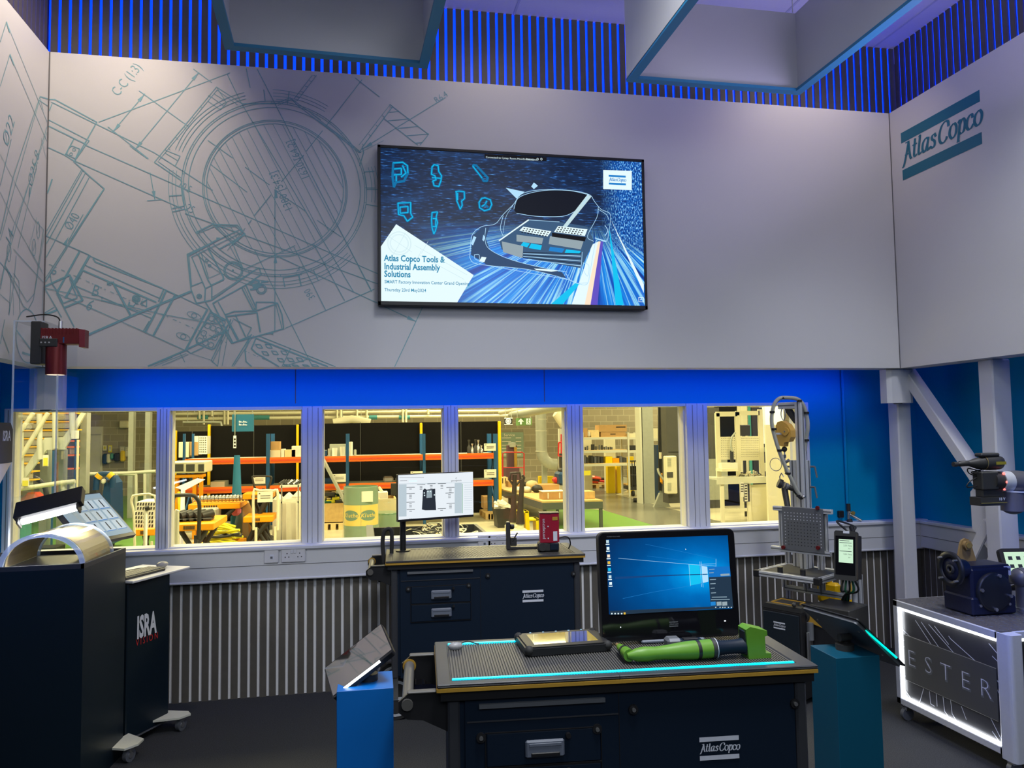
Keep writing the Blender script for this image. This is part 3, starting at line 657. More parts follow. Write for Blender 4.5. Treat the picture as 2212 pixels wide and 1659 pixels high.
# large teal wordmark on the right panel
lg = MB(); logo(lg, frame((XR-.0015, 4.155, 3.43), (0, -1, 0), (0, 0, 1)), .675, 'teal', bars=False)
for z0, z1 in ((3.52, 3.59), (3.265, 3.335)): lg.bx(XR-.002, XR-.0003, 3.817, 4.492, z0, z1, 'teal')
solo(lg, 'wall_logo', 'teal company wordmark between two teal bars on the right wall panel', 'wall logo')

# ================================================================ TELEVISION
YT = 4.53
def tq(px, py): p = pY(px, py, YT); return (p.x, p.z)
T0 = XZ(0, YT, 0)
x0, z1 = tq(814, 314); x1, z0 = tq(1394, 667)
x0 = (tq(813, 313)[0]+tq(819, 659)[0])/2; x1 = (tq(1391, 345)[0]+tq(1398, 668)[0])/2; z1 = (tq(813, 313)[1]+tq(1391, 345)[1])/2; z0 = (tq(819, 660)[1]+tq(1398, 668)[1])/2
tv = thing('television', 'large wall television showing a blue car slide, hung on the back panel', 'television', ((x0+x1)/2, YT, z0))
MB().bx(x0, x1, YT, YB-.005, z0, z1, 'black', .006).build('casing', tv)
be = .018
b = MB().bx(x0, x1, YT-.008, YT, z0, z0+be*1.3, 'black', .002).bx(x0, x1, YT-.008, YT, z1-be, z1, 'black', .002).bx(x0, x0+be, YT-.008, YT, z0, z1, 'black', .002).bx(x1-be, x1, YT-.008, YT, z0, z1, 'black', .002)
b.build('bezel', tv)
# slide background: night city lights and streaks, all procedural
nt, pb = nodes_mat('slide_picture'); tc = N(nt, 'TexCoord'); sep = N(nt, 'SeparateXYZ'); nt.links.new(tc.outputs['Generated'], sep.inputs[0])
def MA(op, a, b_=None, **k):
    n_ = N(nt, 'Math', operation=op); n_.use_clamp = k.get('clamp', False)
    for i, q in enumerate((a, b_, k.get('c'))):
        if q is None: continue
        if isinstance(q, (int, float)): n_.inputs[i].default_value = q
        else: nt.links.new(q, n_.inputs[i])
    return n_.outputs[0]
def comb(x, y, z=0.):
    n_ = N(nt, 'CombineXYZ')
    for i, q in enumerate((x, y, z)):
        if isinstance(q, (int, float)): n_.inputs[i].default_value = q
        else: nt.links.new(q, n_.inputs[i])
    return n_.outputs[0]
gx, gz = sep.outputs['X'], sep.outputs['Z']
def noise(vec, sc_, det=2): n_ = N(nt, 'TexNoise'); n_.inputs['Scale'].default_value = sc_; n_.inputs['Detail'].default_value = det; nt.links.new(vec, n_.inputs['Vector']); return n_.outputs[0]
# rays fanning out of a far point low on the slide
dx = MA('SUBTRACT', gx, .80); dz = MA('SUBTRACT', .60, gz)
ang = MA('ARCTAN2', dx, MA('MAXIMUM', dz, .001)); rad = MA('SQRT', MA('ADD', MA('MULTIPLY', dx, dx), MA('MULTIPLY', dz, dz)))
rays = noise(comb(MA('MULTIPLY', ang, 9.0), MA('MULTIPLY', rad, .25)), 1.6, 4)
city = noise(comb(MA('MULTIPLY', gx, 30.0), MA('MULTIPLY', gz, 110.0)), 1.0, 4)
glow = noise(comb(MA('MULTIPLY', gx, 3.0), MA('MULTIPLY', gz, 9.0)), 1.3, 3)
vox = N(nt, 'TexNoise'); vox.inputs['Scale'].default_value = 1; vox.inputs['Detail'].default_value = 1; nt.links.new(comb(MA('MULTIPLY', gx, 260.0), MA('MULTIPLY', gz, 55.0)), vox.inputs['Vector'])
lowm = MA('MULTIPLY', MA('SUBTRACT', .55, gz, clamp=True), 5.0, clamp=True)
lowm = MA('MULTIPLY', lowm, MA('MULTIPLY', MA('SUBTRACT', gx, .12, clamp=True), 4.0, clamp=True))
rightm = MA('MULTIPLY', MA('SUBTRACT', gx, .83, clamp=True), 12.0, clamp=True)
def mixc(f_, a, b_):
    n_ = N(nt, 'Mix', data_type='RGBA'); 
    for i, q in ((0, f_), (6, a), (7, b_)):
        if isinstance(q, tuple): n_.inputs[i].default_value = (*q, 1)
        elif isinstance(q, (int, float)): n_.inputs[i].default_value = q
        else: nt.links.new(q, n_.inputs[i])
    return n_.outputs[2]
c_city = ramp(nt, city, [(.0, (.001, .004, .014)), (.55, (.002, .008, .03)), (.64, (.01, .06, .22)), (.72, (.08, .3, .7)), (.8, (.4, .8, 1))])
c_glow = ramp(nt, glow, [(.35, (.0, .002, .006)), (.6, (.002, .014, .05)), (.8, (.01, .07, .2))])
add = N(nt, 'Mix', data_type='RGBA', blend_type='ADD'); add.inputs[0].default_value = 1; nt.links.new(c_city, add.inputs[6]); nt.links.new(c_glow, add.inputs[7])
c_ray = ramp(nt, rays, [(.30, (.0, .02, .13)), (.40, (.0, .07, .5)), (.46, (.0, .24, .85)), (.50, (.35, .8, 1)), (.53, (.0, .14, .7)), (.60, (.0, .30, .9)), (.66, (.5, .9, 1)), (.74, (.9, 1, 1))])
c_rain = ramp(nt, vox.outputs[0], [(.4, (.0, .04, .25)), (.55, (.0, .14, .6)), (.66, (.3, .7, 1))])
c1 = mixc(lowm, add.outputs[2], c_ray); c2 = mixc(MA('MULTIPLY', rightm, MA('MULTIPLY', MA('SUBTRACT', gz, .32, clamp=True), 6.0, clamp=True)), c1, c_rain)
nt.links.new(c2, pb.inputs['Emission Color']); pb.inputs['Emission Strength'].default_value = .95; pb.inputs['Base Color'].default_value = (.01, .01, .01, 1); pb.inputs['Roughness'].default_value = .25
MB().bx(x0+be, x1-be, YT-.004, YT-.001, z0+be*1.3, z1-be, 'slide_picture').build('screen', tv)
for nm, col, e in (('em_white', (.8, .97, 1), 1), ('em_cyan', (.0, .55, .9), 1.), ('em_cyan_soft', (.0, .16, .38), 1), ('em_dark', (.002, .004, .01), 1), ('em_text', (.02, .25, .44), 1), ('em_steel', (.04, .10, .2), 1), ('em_light', (.45, .75, 1), 1),
    ('em_blue', (.0, .16, .55), 1), ('em_warm', (1, .8, .6), 1), ('em_grey', (.3, .38, .42), 1), ('em_faint', (.55, .75, .8), 1), ('em_black', (.001, .001, .002), .5), ('em_mid', (.03, .07, .16), 1), ('em_green', (.1, .45, .2), .8),
    ('em_pale', (.50, .60, .66), 1), ('em_ui', (.27, .38, .46), 1), ('em_ink', (.03, .04, .06), .6), ('em_bright', (.82, .88, .93), 1), ('em_lime', (.60, .85, .62), 1), ('em_sky', (.01, .22, .62), 1), ('em_deep', (.0, .05, .2), 1), ('em_panel', (.01, .03, .06), 1),
    ('em_yellow', (.8, .5, .05), 1), ('em_red', (.8, .05, .05), 1), ('em_violet', (.12, .08, .55), 1)):
    mat(nm, col, .5, emit=e, var=0.0); _pb = M[nm].node_tree.nodes['Principled BSDF']; _pb.inputs['Specular IOR Level'].default_value = .2; [M[nm].node_tree.links.remove(l) for l in list(M[nm].node_tree.links) if l.to_socket == _pb.inputs['Base Color']]; _pb.inputs['Base Color'].default_value = (.01, .01, .012, 1)
TVF = lambda lift=.0: XZ(0, YT-.0045-lift, 0)
def q3(x, y):  # coordinates in a 2212x1382 enlargement of the television
    p = pY(780+x/3.456, 290+y/3.456, YT-.004); return (p.x, p.z)
ci = MB()
def TP(pts, m, lift=0.): ci.add([(a, b_, 0) for a, b_ in [q3(*p) for p in pts]], [list(range(len(pts)))], m, Mx=TVF(lift))
def TL(pts, w_, m, lift=.0006, closed=False, smooth=0):
    P = [q3(*p) for p in pts]
    if smooth: P = [(p.x, p.y) for p in bez([(a, b_, 0) for a, b_ in P], smooth)]
    ci.stroke(P, w_, m, TVF(lift), closed=closed)
# bright trails
for pts, m in (([(1770, 800), (1788, 800), (1712, 1275), (1668, 1275)], 'em_warm'), ([(1725, 825), (1770, 800), (1668, 1275), (1570, 1275)], 'em_white'), ([(1788, 800), (1806, 800), (1765, 1275), (1712, 1275)], 'em_violet'), ([(1865, 640), (2110, 1120), (2110, 1185)], 'em_white'), ([(1850, 690), (1960, 1275), (1900, 1275)], 'em_cyan'),
    ([(1600, 1110), (1640, 1110), (1500, 1275), (1410, 1275)], 'em_cyan'), ([(1080, 400), (1220, 430), (1160, 480)], 'em_light'), ([(1290, 360), (1320, 385), (1290, 410), (1270, 390)], 'em_light')): TP(pts, m, .0002)
# tinted see-through car
body = [(815, 850), (830, 750), (900, 690), (1000, 670), (1060, 600), (1140, 520), (1200, 445), (1350, 415), (1560, 420), (1700, 450), (1740, 500), (1790, 560), (1860, 600), (1850, 720), (1830, 800), (1760, 790), (1735, 880), (1710, 1020), (1685, 1120), (1600, 1110), (1530, 1080), (1250, 1010), (950, 980), (840, 960), (810, 920)]
TP([(1140, 560), (1170, 480), (1260, 440), (1400, 418), (1560, 422), (1700, 452), (1640, 540), (1560, 595), (1480, 615), (1300, 612), (1160, 590)], 'em_dark', .0004)
TP([(820, 900), (830, 760), (900, 695), (960, 690), (930, 780), (960, 860), (1060, 920), (1250, 975), (1500, 1030), (1530, 1075), (1250, 1010), (950, 980)], 'em_mid', .0004)
TP([(1030, 790), (1250, 640), (1480, 655), (1690, 690), (1740, 800), (1660, 960), (1640, 1000), (1200, 920), (1050, 860)], 'em_steel', .0004)
TP([(1050, 800), (1210, 835), (1205, 925), (1060, 880)], 'em_grey', .0008); TP([(1160, 750), (1360, 775), (1350, 820), (1160, 800)], 'em_grey', .0008); TP([(1410, 760), (1660, 800), (1640, 860), (1400, 820)], 'em_grey', .0008)
TP([(1210, 690), (1420, 725), (1390, 765), (1180, 720)], 'em_white', .0010); TP([(1470, 685), (1690, 710), (1670, 760), (1440, 730)], 'em_white', .0010); TP([(1425, 735), (1680, 770), (1670, 800), (1425, 765)], 'em_black', .0009)
for i in range(9):
    for j in range(3):
        TP([(1215+i*22+j*-8, 700+j*14+i*3.5), (1226+i*22+j*-8, 702+j*14+i*3.5), (1222+i*22-j*8, 709+j*14+i*3.5), (1211+i*22-j*8, 707+j*14+i*3.5)], 'em_black', .0013)
        TP([(1475+i*22+j*-8, 692+j*14+i*3), (1486+i*22+j*-8, 694+j*14+i*3), (1482+i*22-j*8, 701+j*14+i*3), (1471+i*22-j*8, 699+j*14+i*3)], 'em_black', .0013)
TP([(1210, 805), (1260, 815), (1240, 845), (1190, 830)], 'em_cyan', .001); TP([(1270, 815), (1350, 830), (1340, 865), (1250, 850)], 'em_cyan', .001); TP([(1410, 840), (1520, 855), (1500, 885), (1400, 870)], 'em_sky', .001); TP([(1530, 860), (1640, 872), (1630, 890), (1520, 885)], 'em_cyan', .001)
for i in range(6): TP([(1210, 880+i*10), (1640, 890+i*18), (1640, 895+i*18), (1210, 884+i*10)], 'em_light' if i % 2 else 'em_dark', .001)
TL([(1030, 795), (1250, 640)], .008, 'em_white'); TL([(1250, 640), (1480, 655)], .003, 'em_light')
TP([(1505, 690), (1690, 450), (1720, 465), (1530, 700)], 'em_faint', .001)
TP([(880, 950), (900, 915), (935, 920), (920, 955)], 'em_white', .001); TP([(1290, 1003), (1400, 1008), (1475, 1020), (1420, 1026), (1310, 1015)], 'em_white', .001); TP([(820, 820), (840, 760), (860, 770), (835, 830)], 'em_light', .001); TP([(905, 790), (912, 750), (925, 770), (915, 800)], 'em_light', .001)
for pts, w_ in ((body, .003), ([(1140, 560), (1170, 480), (1260, 440), (1400, 418), (1560, 422), (1700, 452)], .003), ([(1700, 452), (1640, 540), (1560, 595), (1480, 615), (1300, 612), (1160, 590)], .003), ([(930, 700), (925, 790), (960, 860), (1100, 930), (1300, 985), (1540, 1030)], .003),
    ([(1060, 610), (1040, 700), (1060, 760)], .003), ([(1140, 520), (1080, 620), (1060, 740)], .002), ([(1735, 800), (1690, 760), (1760, 620), (1770, 545)], .003), ([(1650, 880), (1640, 1000), (1600, 1100)], .003), ([(1655, 960), (1700, 980), (1690, 1060), (1650, 1000)], .003),
    ([(1530, 1040), (1560, 1090), (1610, 1100)], .004), ([(1770, 560), (1830, 600), (1850, 640)], .003), ([(1820, 680), (1840, 720), (1820, 760)], .004), ([(1745, 775), (1830, 800)], .006), ([(845, 900), (880, 900), (880, 940), (850, 930), (845, 900)], .003), ([(950, 980), (1250, 1035), (1540, 1085), (1600, 1110), (1690, 1110)], .003)): TL(pts, w_, 'em_light', closed=pts is body, smooth=5)
# icons
ic = ([[(240, 215), (310, 210), (345, 235), (350, 290), (320, 350), (260, 360), (245, 395), (235, 320), (240, 215)], [(240, 260), (300, 255), (300, 300), (240, 305)], [(310, 235), (335, 290), (300, 320)], [(262, 310), (262, 350)]],
      [[(530, 245), (545, 228), (575, 235), (580, 280), (600, 310), (595, 350), (580, 390), (545, 385), (535, 350), (560, 340), (550, 310), (525, 300), (530, 245)], [(530, 325), (595, 330)]],
      [[(840, 230), (860, 235), (945, 325), (940, 350), (915, 350), (905, 330), (835, 240), (840, 230)]], [[(705, 430), (730, 425), (770, 430), (772, 480), (750, 500), (755, 530), (740, 560), (728, 530), (715, 500), (710, 430)], [(720, 440), (720, 490)]],
      [[(925, 475), (965, 490), (975, 525), (960, 560), (920, 572), (885, 550), (880, 510), (900, 480), (925, 475)], [(900, 540), (925, 525), (945, 545)], [(925, 525), (938, 498)]], [[(275, 515), (370, 510), (370, 590), (385, 620), (345, 650), (320, 610), (280, 600), (275, 515)], [(290, 545), (350, 540), (350, 585), (292, 590), (290, 545)]],
      [[(530, 585), (570, 580), (560, 620), (570, 660), (555, 720), (543, 745), (530, 700), (525, 640), (530, 585)], [(535, 630), (558, 630), (556, 690), (535, 690)]])
for g in ic:
    for st in g: TL(st, .014, 'em_cyan_soft', .0003); TL(st, .0045, 'em_cyan', .0008)
# title card, texts, small logo card, toolbar
TP([(262, 672), (840, 1052), (716, 1258), (150, 1252), (147, 840)], 'em_white', .0015)
cc = q3(285, 815)
for r in (.07, .066, .055, .05): ci.stroke(arc(*cc, r, 0, 360, 28), .0015, 'em_faint', TVF(.0018))
for a, b_ in (((400, 830), (790, 1050)), ((430, 900), (770, 1085)), ((450, 870), (420, 930)), ((500, 800), (450, 890)), ((560, 990), (540, 1030)), ((200, 760), (380, 880)), ((240, 900), (330, 740))): TL([a, b_], .0018, 'em_faint', .0018)
def TT(s_, x, y, h, m, bold=0., lift=.002, sx=1.):
    a = q3(x, y); text(ci, s_, TVF(lift) @ Matrix.Translation((a[0], a[1], 0)), h, m, 'LEFT', bold=bold, sx=sx)
TT('Atlas Copco Tools &', 172, 926, .052, 'em_text', .028, sx=.8); TT('Industrial Assembly', 172, 988, .052, 'em_text', .028, sx=.8); TT('Solutions', 172, 1044, .052, 'em_text', .028, sx=.8)
TT('SMART Factory Innovation Center Grand Opening', 174, 1102, .0275, 'em_text', .01, sx=.88); TT('Thursday 23rd May2024', 174, 1162, .0275, 'em_text', .01, sx=.9)
TP([(1807, 267), (2020, 275), (2020, 418), (1807, 410)], 'em_white', .0015)
a = q3(1912, 343); logo(ci, TVF(.002) @ Matrix.Translation((a[0], a[1], 0)), .112, 'em_sky')
TP([(922, 148), (1385, 172), (1385, 203), (922, 180)], 'em_black', .0012); TT('Connected to Cynap: Room-Mini-RI-M10/12', 930, 172, .0165, 'em_white', 0); TT('Disconnect', 1230, 187, .0155, 'em_white')
for x in (1317, 1345): a = q3(x, 187); ci.stroke(arc(*a, .006, 0, 360, 10), .002, 'em_white', TVF(.002))
TL([(2072, 1218), (2108, 1220), (2108, 1252), (2072, 1250)], .003, 'em_white', .001, True); TL([(2082, 1240), (2090, 1228), (2100, 1240)], .003, 'em_white')
ci.build('slide_artwork', tv)
ref = bpy.data.materials.new('mirror_screen'); ref.use_nodes = True; rb = ref.node_tree.nodes['Principled BSDF']
rb.inputs['Base Color'].default_value = (.85, .82, .75, 1); rb.inputs['Metallic'].default_value = 1; rb.inputs['Roughness'].default_value = .03; rb.inputs['Specular IOR Level'].default_value = 1.0; rb.inputs['IOR'].default_value = 2.6; M['mirror_screen'] = ref
# ================================================================ TOOL CARTS
def cart(T, label, led, group):
    W_, D, H = 1.145, .455, .9
    r = thing('workbench_cart', label, 'workbench', group=group, Mx=T)
    b = MB(T).bx(.035, W_-.035, .03, D-.02, .25, H-.05, 'navy_cart', .012)
    b.bx(.03, .065, .02, .06, .25, H-.05, 'cart_trim', .006).bx(W_-.065, W_-.03, .02, .06, .25, H-.05, 'cart_trim', .006)
    b.bx(.08, W_-.07, .022, .03, .25, H-.052, 'navy_cart'); b.bx(.531, .533, .0205, .022, .17, H-.05, 'black')
    b.build('body', r)
    t = MB(T).bx(0, W_, 0, D, H-.012, H-.004, 'cart_trim', .003).bx(.01, W_-.01, .01, D-.01, H-.05, H-.012, 'black')
    t.bx(.0, .04, 0.0, D, H-.006, H, 'cart_trim', .004).bx(W_-.055, W_, 0, D, H-.006, H, 'cart_trim', .004).bx(.035, W_-.05, 0, .034, H-.006, H, 'cart_trim', .002).bx(.035, W_-.05, D-.035, D, H-.006, H, 'cart_trim', .002)
    t.bx(.531, .5325, -.0005, .04, H-.012, H+.0003, 'black'); t.build('worktop', r)
    MB(T).bx(.002, W_-.002, -.0015, .01, H-.022, H-.012, 'yellow_edge').bx(-.0015, .01, .0, D, H-.022, H-.012, 'yellow_edge').build('edge_strip', r)
    m_ = MB(T).bx(.04, W_-.055, .034, D-.035, H-.006, H-.003, 'mat_ribs')
    k = 0
    x = .045
    while x < W_-.062: m_.bx(x, x+.0042, .036, D-.037, H-.003, H-.0003, 'cart_top'); x += .0084
    m_.build('ribbed_mat', r)
    if led:
        for y in (.036, D-.046): MB(T).bx(.044, W_-.058, y, y+.010, H-.004, H+.003, 'cyan_led', .001).build('light_strip', r)
    MB(T).bx(.12, .49, .012, .03, H-.078, H-.066, 'alu_dark').build('pull_slot', r)
    MB(T).bx(.085, .53, .019, .021, H-.118, H-.114, 'cart_trim').build('panel_seam', r)
    for i, z in enumerate((H-.245, H-.345)):
        d_ = MB(T).bx(.14, .475, .017, .03, z, z+.095, 'navy_cart', .003); 
        for (a0, a1, c0_, c1_) in ((.137, .478, z-.002, z), (.137, .478, z+.095, z+.097), (.137, .139, z, z+.095), (.476, .478, z, z+.095)): d_.bx(a0, a1, .0165, .022, c0_, c1_, 'black')
        dr = d_.build('drawer', r)
        h = MB(T).bx(.252, .366, .006, .018, z+.022, z+.072, 'grey_plastic', .005).bx(.268, .352, .003, .008, z+.026, z+.038, 'black', .002).bx(.262, .357, .004, .007, z+.055, z+.064, 'grey_plastic', .001); h.build('handle', dr)
        MB(T).cyl((.378, .018, z+.08), (.378, .004, z+.08), .0075, 'black', 10).build('lock', dr)
    for x, z in ((.125, H-.16), (.465, H-.155), (.575, H-.105), (1.075, H-.115)):
        MB(T).cyl((x, .024, z), (x, .014, z), .014, 'black', 16).cyl((x, .015, z), (x, .009, z), .006, 'steel', 8).build('bolt', r)
    L_ = MB(); logo(L_, T @ frame((.835, .0195, H-.232), (1, 0, 0), (0, 0, 1)), .122, 'silver_print'); L_.build('logo', r)
    for y in (.045, D-.04):
        a_ = MB(T); F_ = frame((0, y, 0), (1, 0, 0), (0, 0, 1))
        a_.prism([(.04, H-.035), (-.085, H-.035), (-.11, H-.055), (-.11, H-.085), (-.085, H-.105), (-.04, H-.11), (.04, H-.15)], -.006, .006, 'black', Mx=F_)
        a_.bx(-.085, .0, y-.012, y+.012, H-.034, H-.026, 'cart_top', .003); a_.build('handle_bracket', r)
    MB(T).cyl((-.085, .03, H-.062), (-.085, D-.03, H-.062), .0165, 'cart_top', 18).cyl((-.085, D-.052, H-.062), (-.085, D-.047, H-.062), .022, 'yellow_edge', 18).build('push_handle', r)
    for x in (.05, W_-.05):
        for y in (.10, D-.08):
            c_ = MB(T); F_ = frame((x, y, .12), (1, 0, 0), (0, 0, 1))
            c_.lathe([(.118, -.012), (.12, 0), (.118, .012)], 'rubber', 28, Mx=F_).lathe([(.10, -.0135), (.10, .0135)], 'alu', 24, Mx=F_).lathe([(.085, -.014), (.085, .014)], 'mech_black', 20, Mx=F_).bx(-.085, .085, -.008, .008, -.016, .016, 'alu', Mx=F_).bx(x-.05, x+.05, y-.03, y+.03, .241, .25, 'steel').bx(x-.016, x+.016, y-.022, y-.014, .12, .242, 'steel')
            c_.build('caster', r)
    return r
TN = TR(.208, 2.235, 0, math.radians(-4.4)); TF = TR(.128, 4.395, 0, math.radians(-2.2))
cart(TN, 'dark navy tool cart with glowing cyan strips along its top, nearest the viewer', True, None)
cart(TF, 'dark navy tool cart against the window wall carrying a white screen on a pole', False, None)
def onN(x, y, z=.9): return TN @ V((x, y, z))
# ---- all-in-one computer on the near cart
def plane_tools(o, x, y):
    F = frame(o, x, y); n = F.to_3x3().col[2]; Fi = F.inverted()
    def loc(px, py): p = Fi @ pP(px, py, o, n); return (p.x, p.y)
    return F, n, loc
o0 = pY(1304.4, 1386.3, 2.50)
F, n_, loc = plane_tools(o0, (.9965, -.06, 0), (0, .077, .997))
TLc, TRc, BRc = loc(1292.2, 1152.8), loc(1582.7, 1141.4), loc(1599.8, 1368.4)
mw, mh = (TRc[0]-TLc[0]+BRc[0])/2, (TLc[1]+TRc[1]-BRc[1])/2
base = TN.inverted() @ (o0+V((mw/2, 0, 0)))
pc = thing('panel_computer', 'black all-in-one computer with a lit blue desktop standing on the near cart', 'computer', Mx=F)
ox = (TLc[0])/2
MB(F).prism(rrect(ox, 0, ox+mw, mh, .018), -.03, 0, 'black_gloss', m2='black_gloss').prism(rrect(ox-.003, -.003, ox+mw+.003, mh+.003, .02), -.034, -.004, 'black').build('casing', pc)
nt, pb = nodes_mat('desktop_picture'); tc = N(nt, 'TexCoord'); sep = N(nt, 'SeparateXYZ'); nt.links.new(tc.outputs['Object'], sep.inputs[0])
s0 = loc(1318, 1328.6); s1 = loc(1569.5, 1155.5); sx0, sy0 = (loc(1306.5, 1166)[0]+s0[0])/2, (s0[1]+loc(1584, 1313)[1])/2; sx1, sy1 = (s1[0]+loc(1584, 1313)[0])/2, (s1[1]+loc(1306.5, 1166)[1])/2
gx, gz = sep.outputs['X'], sep.outputs['Y']
wx_, wy_ = loc(1513, 1241)
dx, dz = MA('SUBTRACT', gx, wx_), MA('SUBTRACT', gz, wy_)
r_ = MA('SQRT', MA('ADD', MA('MULTIPLY', dx, dx), MA('MULTIPLY', MA('MULTIPLY', dz, dz), 3.0)))
nz = noise(tc.outputs['Object'], 25, 3)
fall = MA('DIVIDE', r_, .36); fall = MA('ADD', fall, MA('MULTIPLY', MA('SUBTRACT', nz, .5), .10))
nt.links.new(ramp(nt, fall, [(0, (.0, .55, .95)), (.16, (.0, .30, .78)), (.35, (.0, .15, .5)), (.65, (.0, .075, .28)), (1, (.002, .035, .14))]), pb.inputs['Emission Color'])
pb.inputs['Emission Strength'].default_value = 1.0; pb.inputs['Base Color'].default_value = (0, 0, 0, 1); pb.inputs['Roughness'].default_value = .12
MB(F).bx(sx0, sx1, sy0, sy1, .0002, .0006, 'desktop_picture').build('screen', pc)
d = MB()
def dq(pts, m, l=.001): d.add([(*loc(1280+x/6.144, 1130+y/6.144), l) for x, y in pts], [list(range(len(pts)))], m, Mx=F)
def dl(pts, w_, m, l=.0012): d.stroke([loc(1280+x/6.144, 1130+y/6.144) for x, y in pts], w_, m, F @ Matrix.Translation((0, 0, l)))
dq([(1275, 545), (1415, 555), (1420, 675), (1285, 680)], 'em_cyan'); dq([(1448, 570), (1520, 578), (1528, 672), (1450, 675)], 'em_light'); dq([(1288, 695), (1425, 688), (1435, 800), (1297, 828)], 'em_cyan'); dq([(1455, 688), (1530, 684), (1535, 775), (1462, 795)], 'em_light')
for pts, w_, m in (([(340, 465), (800, 505), (1275, 545), (1635, 570)], .0009, 'em_light'), ([(700, 280), (1100, 360), (1635, 475)], .0007, 'em_sky'), ([(1275, 545), (1297, 835)], .001, 'em_light'), ([(1420, 510), (1445, 845)], .001, 'em_light'), ([(1438, 510), (1465, 850)], .001, 'em_light'), ([(1635, 475), (1635, 575)], .001, 'em_light'), ([(1440, 545), (1635, 540)], .0009, 'em_light'), ([(400, 1000), (800, 915), (1297, 830), (1530, 780)], .0009, 'em_sky'), ([(720, 435), (1400, 520)], .0006, 'em_sky')): dl(pts, w_, m)
dq([(300, 712), (900, 690), (1520, 672), (1520, 682), (900, 705), (300, 745)], 'em_deep', .0011)
dq([(1525, 580), (1818, 573), (1832, 705), (1540, 718)], 'em_blue', .0014); dq([(1540, 718), (1832, 705), (1862, 1095), (1565, 1105)], 'em_panel', .0014); dq([(1695, 675), (1815, 668), (1818, 695), (1698, 702)], 'em_ui', .0016)
dq([(228, 1165), (1865, 1095), (1867, 1122), (232, 1220)], 'em_panel', .0013)
for x, m in ((1565, 'em_sky'), (1643, 'em_grey'), (1718, 'em_grey')): dq([(x, 1045), (x+65, 1040), (x+68, 1092), (x+3, 1097)], m, .0016)
for i, (x, y) in enumerate(((197, 245), (203, 335), (211, 435), (216, 525), (222, 615), (230, 712), (238, 800))):
    dq([(x-18, y-18), (x+18, y-20), (x+20, y+18), (x-16, y+20)], ('em_faint', 'em_white', 'em_warm', 'em_yellow', 'em_cyan', 'em_faint', 'em_white')[i]); dq([(x-24, y+32), (x+26, y+30), (x+26, y+42), (x-24, y+44)], 'em_white')
for x, y, w_ in ((1545, 610, 70), (1545, 655, 60), (1555, 745, 80), (1560, 800, 70), (1565, 860, 55), (1570, 922, 65), (1580, 978, 200), (1568, 1010, 250), (1700, 687, 60)): dq([(x, y), (x+w_, y-4), (x+w_, y+6), (x, y+10)], 'em_ui', .0018)
for x in (255, 298, 340, 385): dq([(x-10, 1193), (x+8, 1191), (x+10, 1208), (x-8, 1210)], 'em_white', .0016)
dq([(410, 1185), (436, 1183), (438, 1210), (412, 1212)], 'em_yellow', .0016)
for x in (1632, 1690, 1725, 1755, 1800, 1840): dq([(x-7, 1112), (x+7, 1110), (x+8, 1122), (x-6, 1124)], 'em_white', .0016)
dq([(1229, 336), (1243, 350), (1231, 354)], 'em_white')
d.build('desktop_icons', pc)
d = MB(); q = loc(1455, 1348); logo(d, F @ Matrix.Translation((q[0], q[1], .001)), .031, 'alu_dark'); d.build('logo', pc)
for x, y, w_ in ((1340.5, 1355, .003), (1566, 1341, .006)): q = loc(x, y); MB().add([(q[0]-w_/2, q[1]-.0018, .001), (q[0]+w_/2, q[1]-.0018, .001), (q[0]+w_/2, q[1]+.0018, .001), (q[0]-w_/2, q[1]+.0018, .001)], [(0, 1, 2, 3)], 'screen_white', Mx=F).build('front_light', pc)
d = MB(); q = loc(1325, 1159.3); text(d, 'POWER FOCUS 6000', F @ Matrix.Translation((q[0], q[1], .001)), .005, 'alu_dark'); d.build('printed_name', pc)
bz = F.inverted()
MB().bx(base.x-.11, base.x+.11, base.y-.02, base.y+.14, .9, .912, 'grey_plastic', .004, Mx=TN).bx(base.x-.04, base.x+.04, base.y+.06, base.y+.09, .91, 1.05, 'black', .006, Mx=TN).build('stand', pc)
# ---- rugged tablet, mouse, screwdriver, battery holder on the near cart
q = [pZ(*p, .9) for p in ((1122, 1384), (1285, 1374), (1305, 1406), (1140, 1418))]; xd = (q[2]-q[3]).normalized(); w_t = .285
o_ = pZ(1137, 1419, .902); Tt = frame(o_, (xd.x, xd.y, 0), (-xd.y, xd.x, 0))
rt = thing('rugged_tablet', 'black rugged tablet lying flat on the cart mat beside the mouse', 'tablet', Mx=Tt)
MB(Tt).prism(rrect(0, 0, w_t, .19, .025), 0, .022, 'black').prism(rrect(.008, .008, w_t-.008, .182, .022), .022, .026, 'black').build('case', rt)
MB(Tt).bx(.035, w_t-.035, .035, .16, .0255, .0268, 'mirror_screen').build('screen', rt)
for x in (.0, w_t):
    for y in (0, .19): MB(Tt).sph((x+(.012 if x == 0 else -.012), y+(.012 if y == 0 else -.012), .015), .016, 'rubber', 6).build('bumper', rt)
for i in range(5): MB(Tt).bx(.05+i*.045, .056+i*.045, .178, .181, .026, .0275, 'em_light').build('indicator_light', rt)
q = pZ(984, 1401, .901); T = TR(q.x, q.y, .9005, math.radians(8)); ms = thing('computer_mouse', 'small grey and black mouse lying on the ribbed mat of the near cart', 'mouse', Mx=T)
MB(T).sph((0, 0, .008), .02, 'mouse_grey', 8, (1.25, .8, .7)).build('shell', ms); MB(T).bx(-.004, .022, -.002, .002, .0205, .0225, 'black', .001).build('wheel_groove', ms)
MB(T).tube(bez([(.02, .01, .012), (.05, .03, .012), (.075, .012, .006), (.085, .012, .004)], 5), .002, 'black', 6).build('cable', ms)
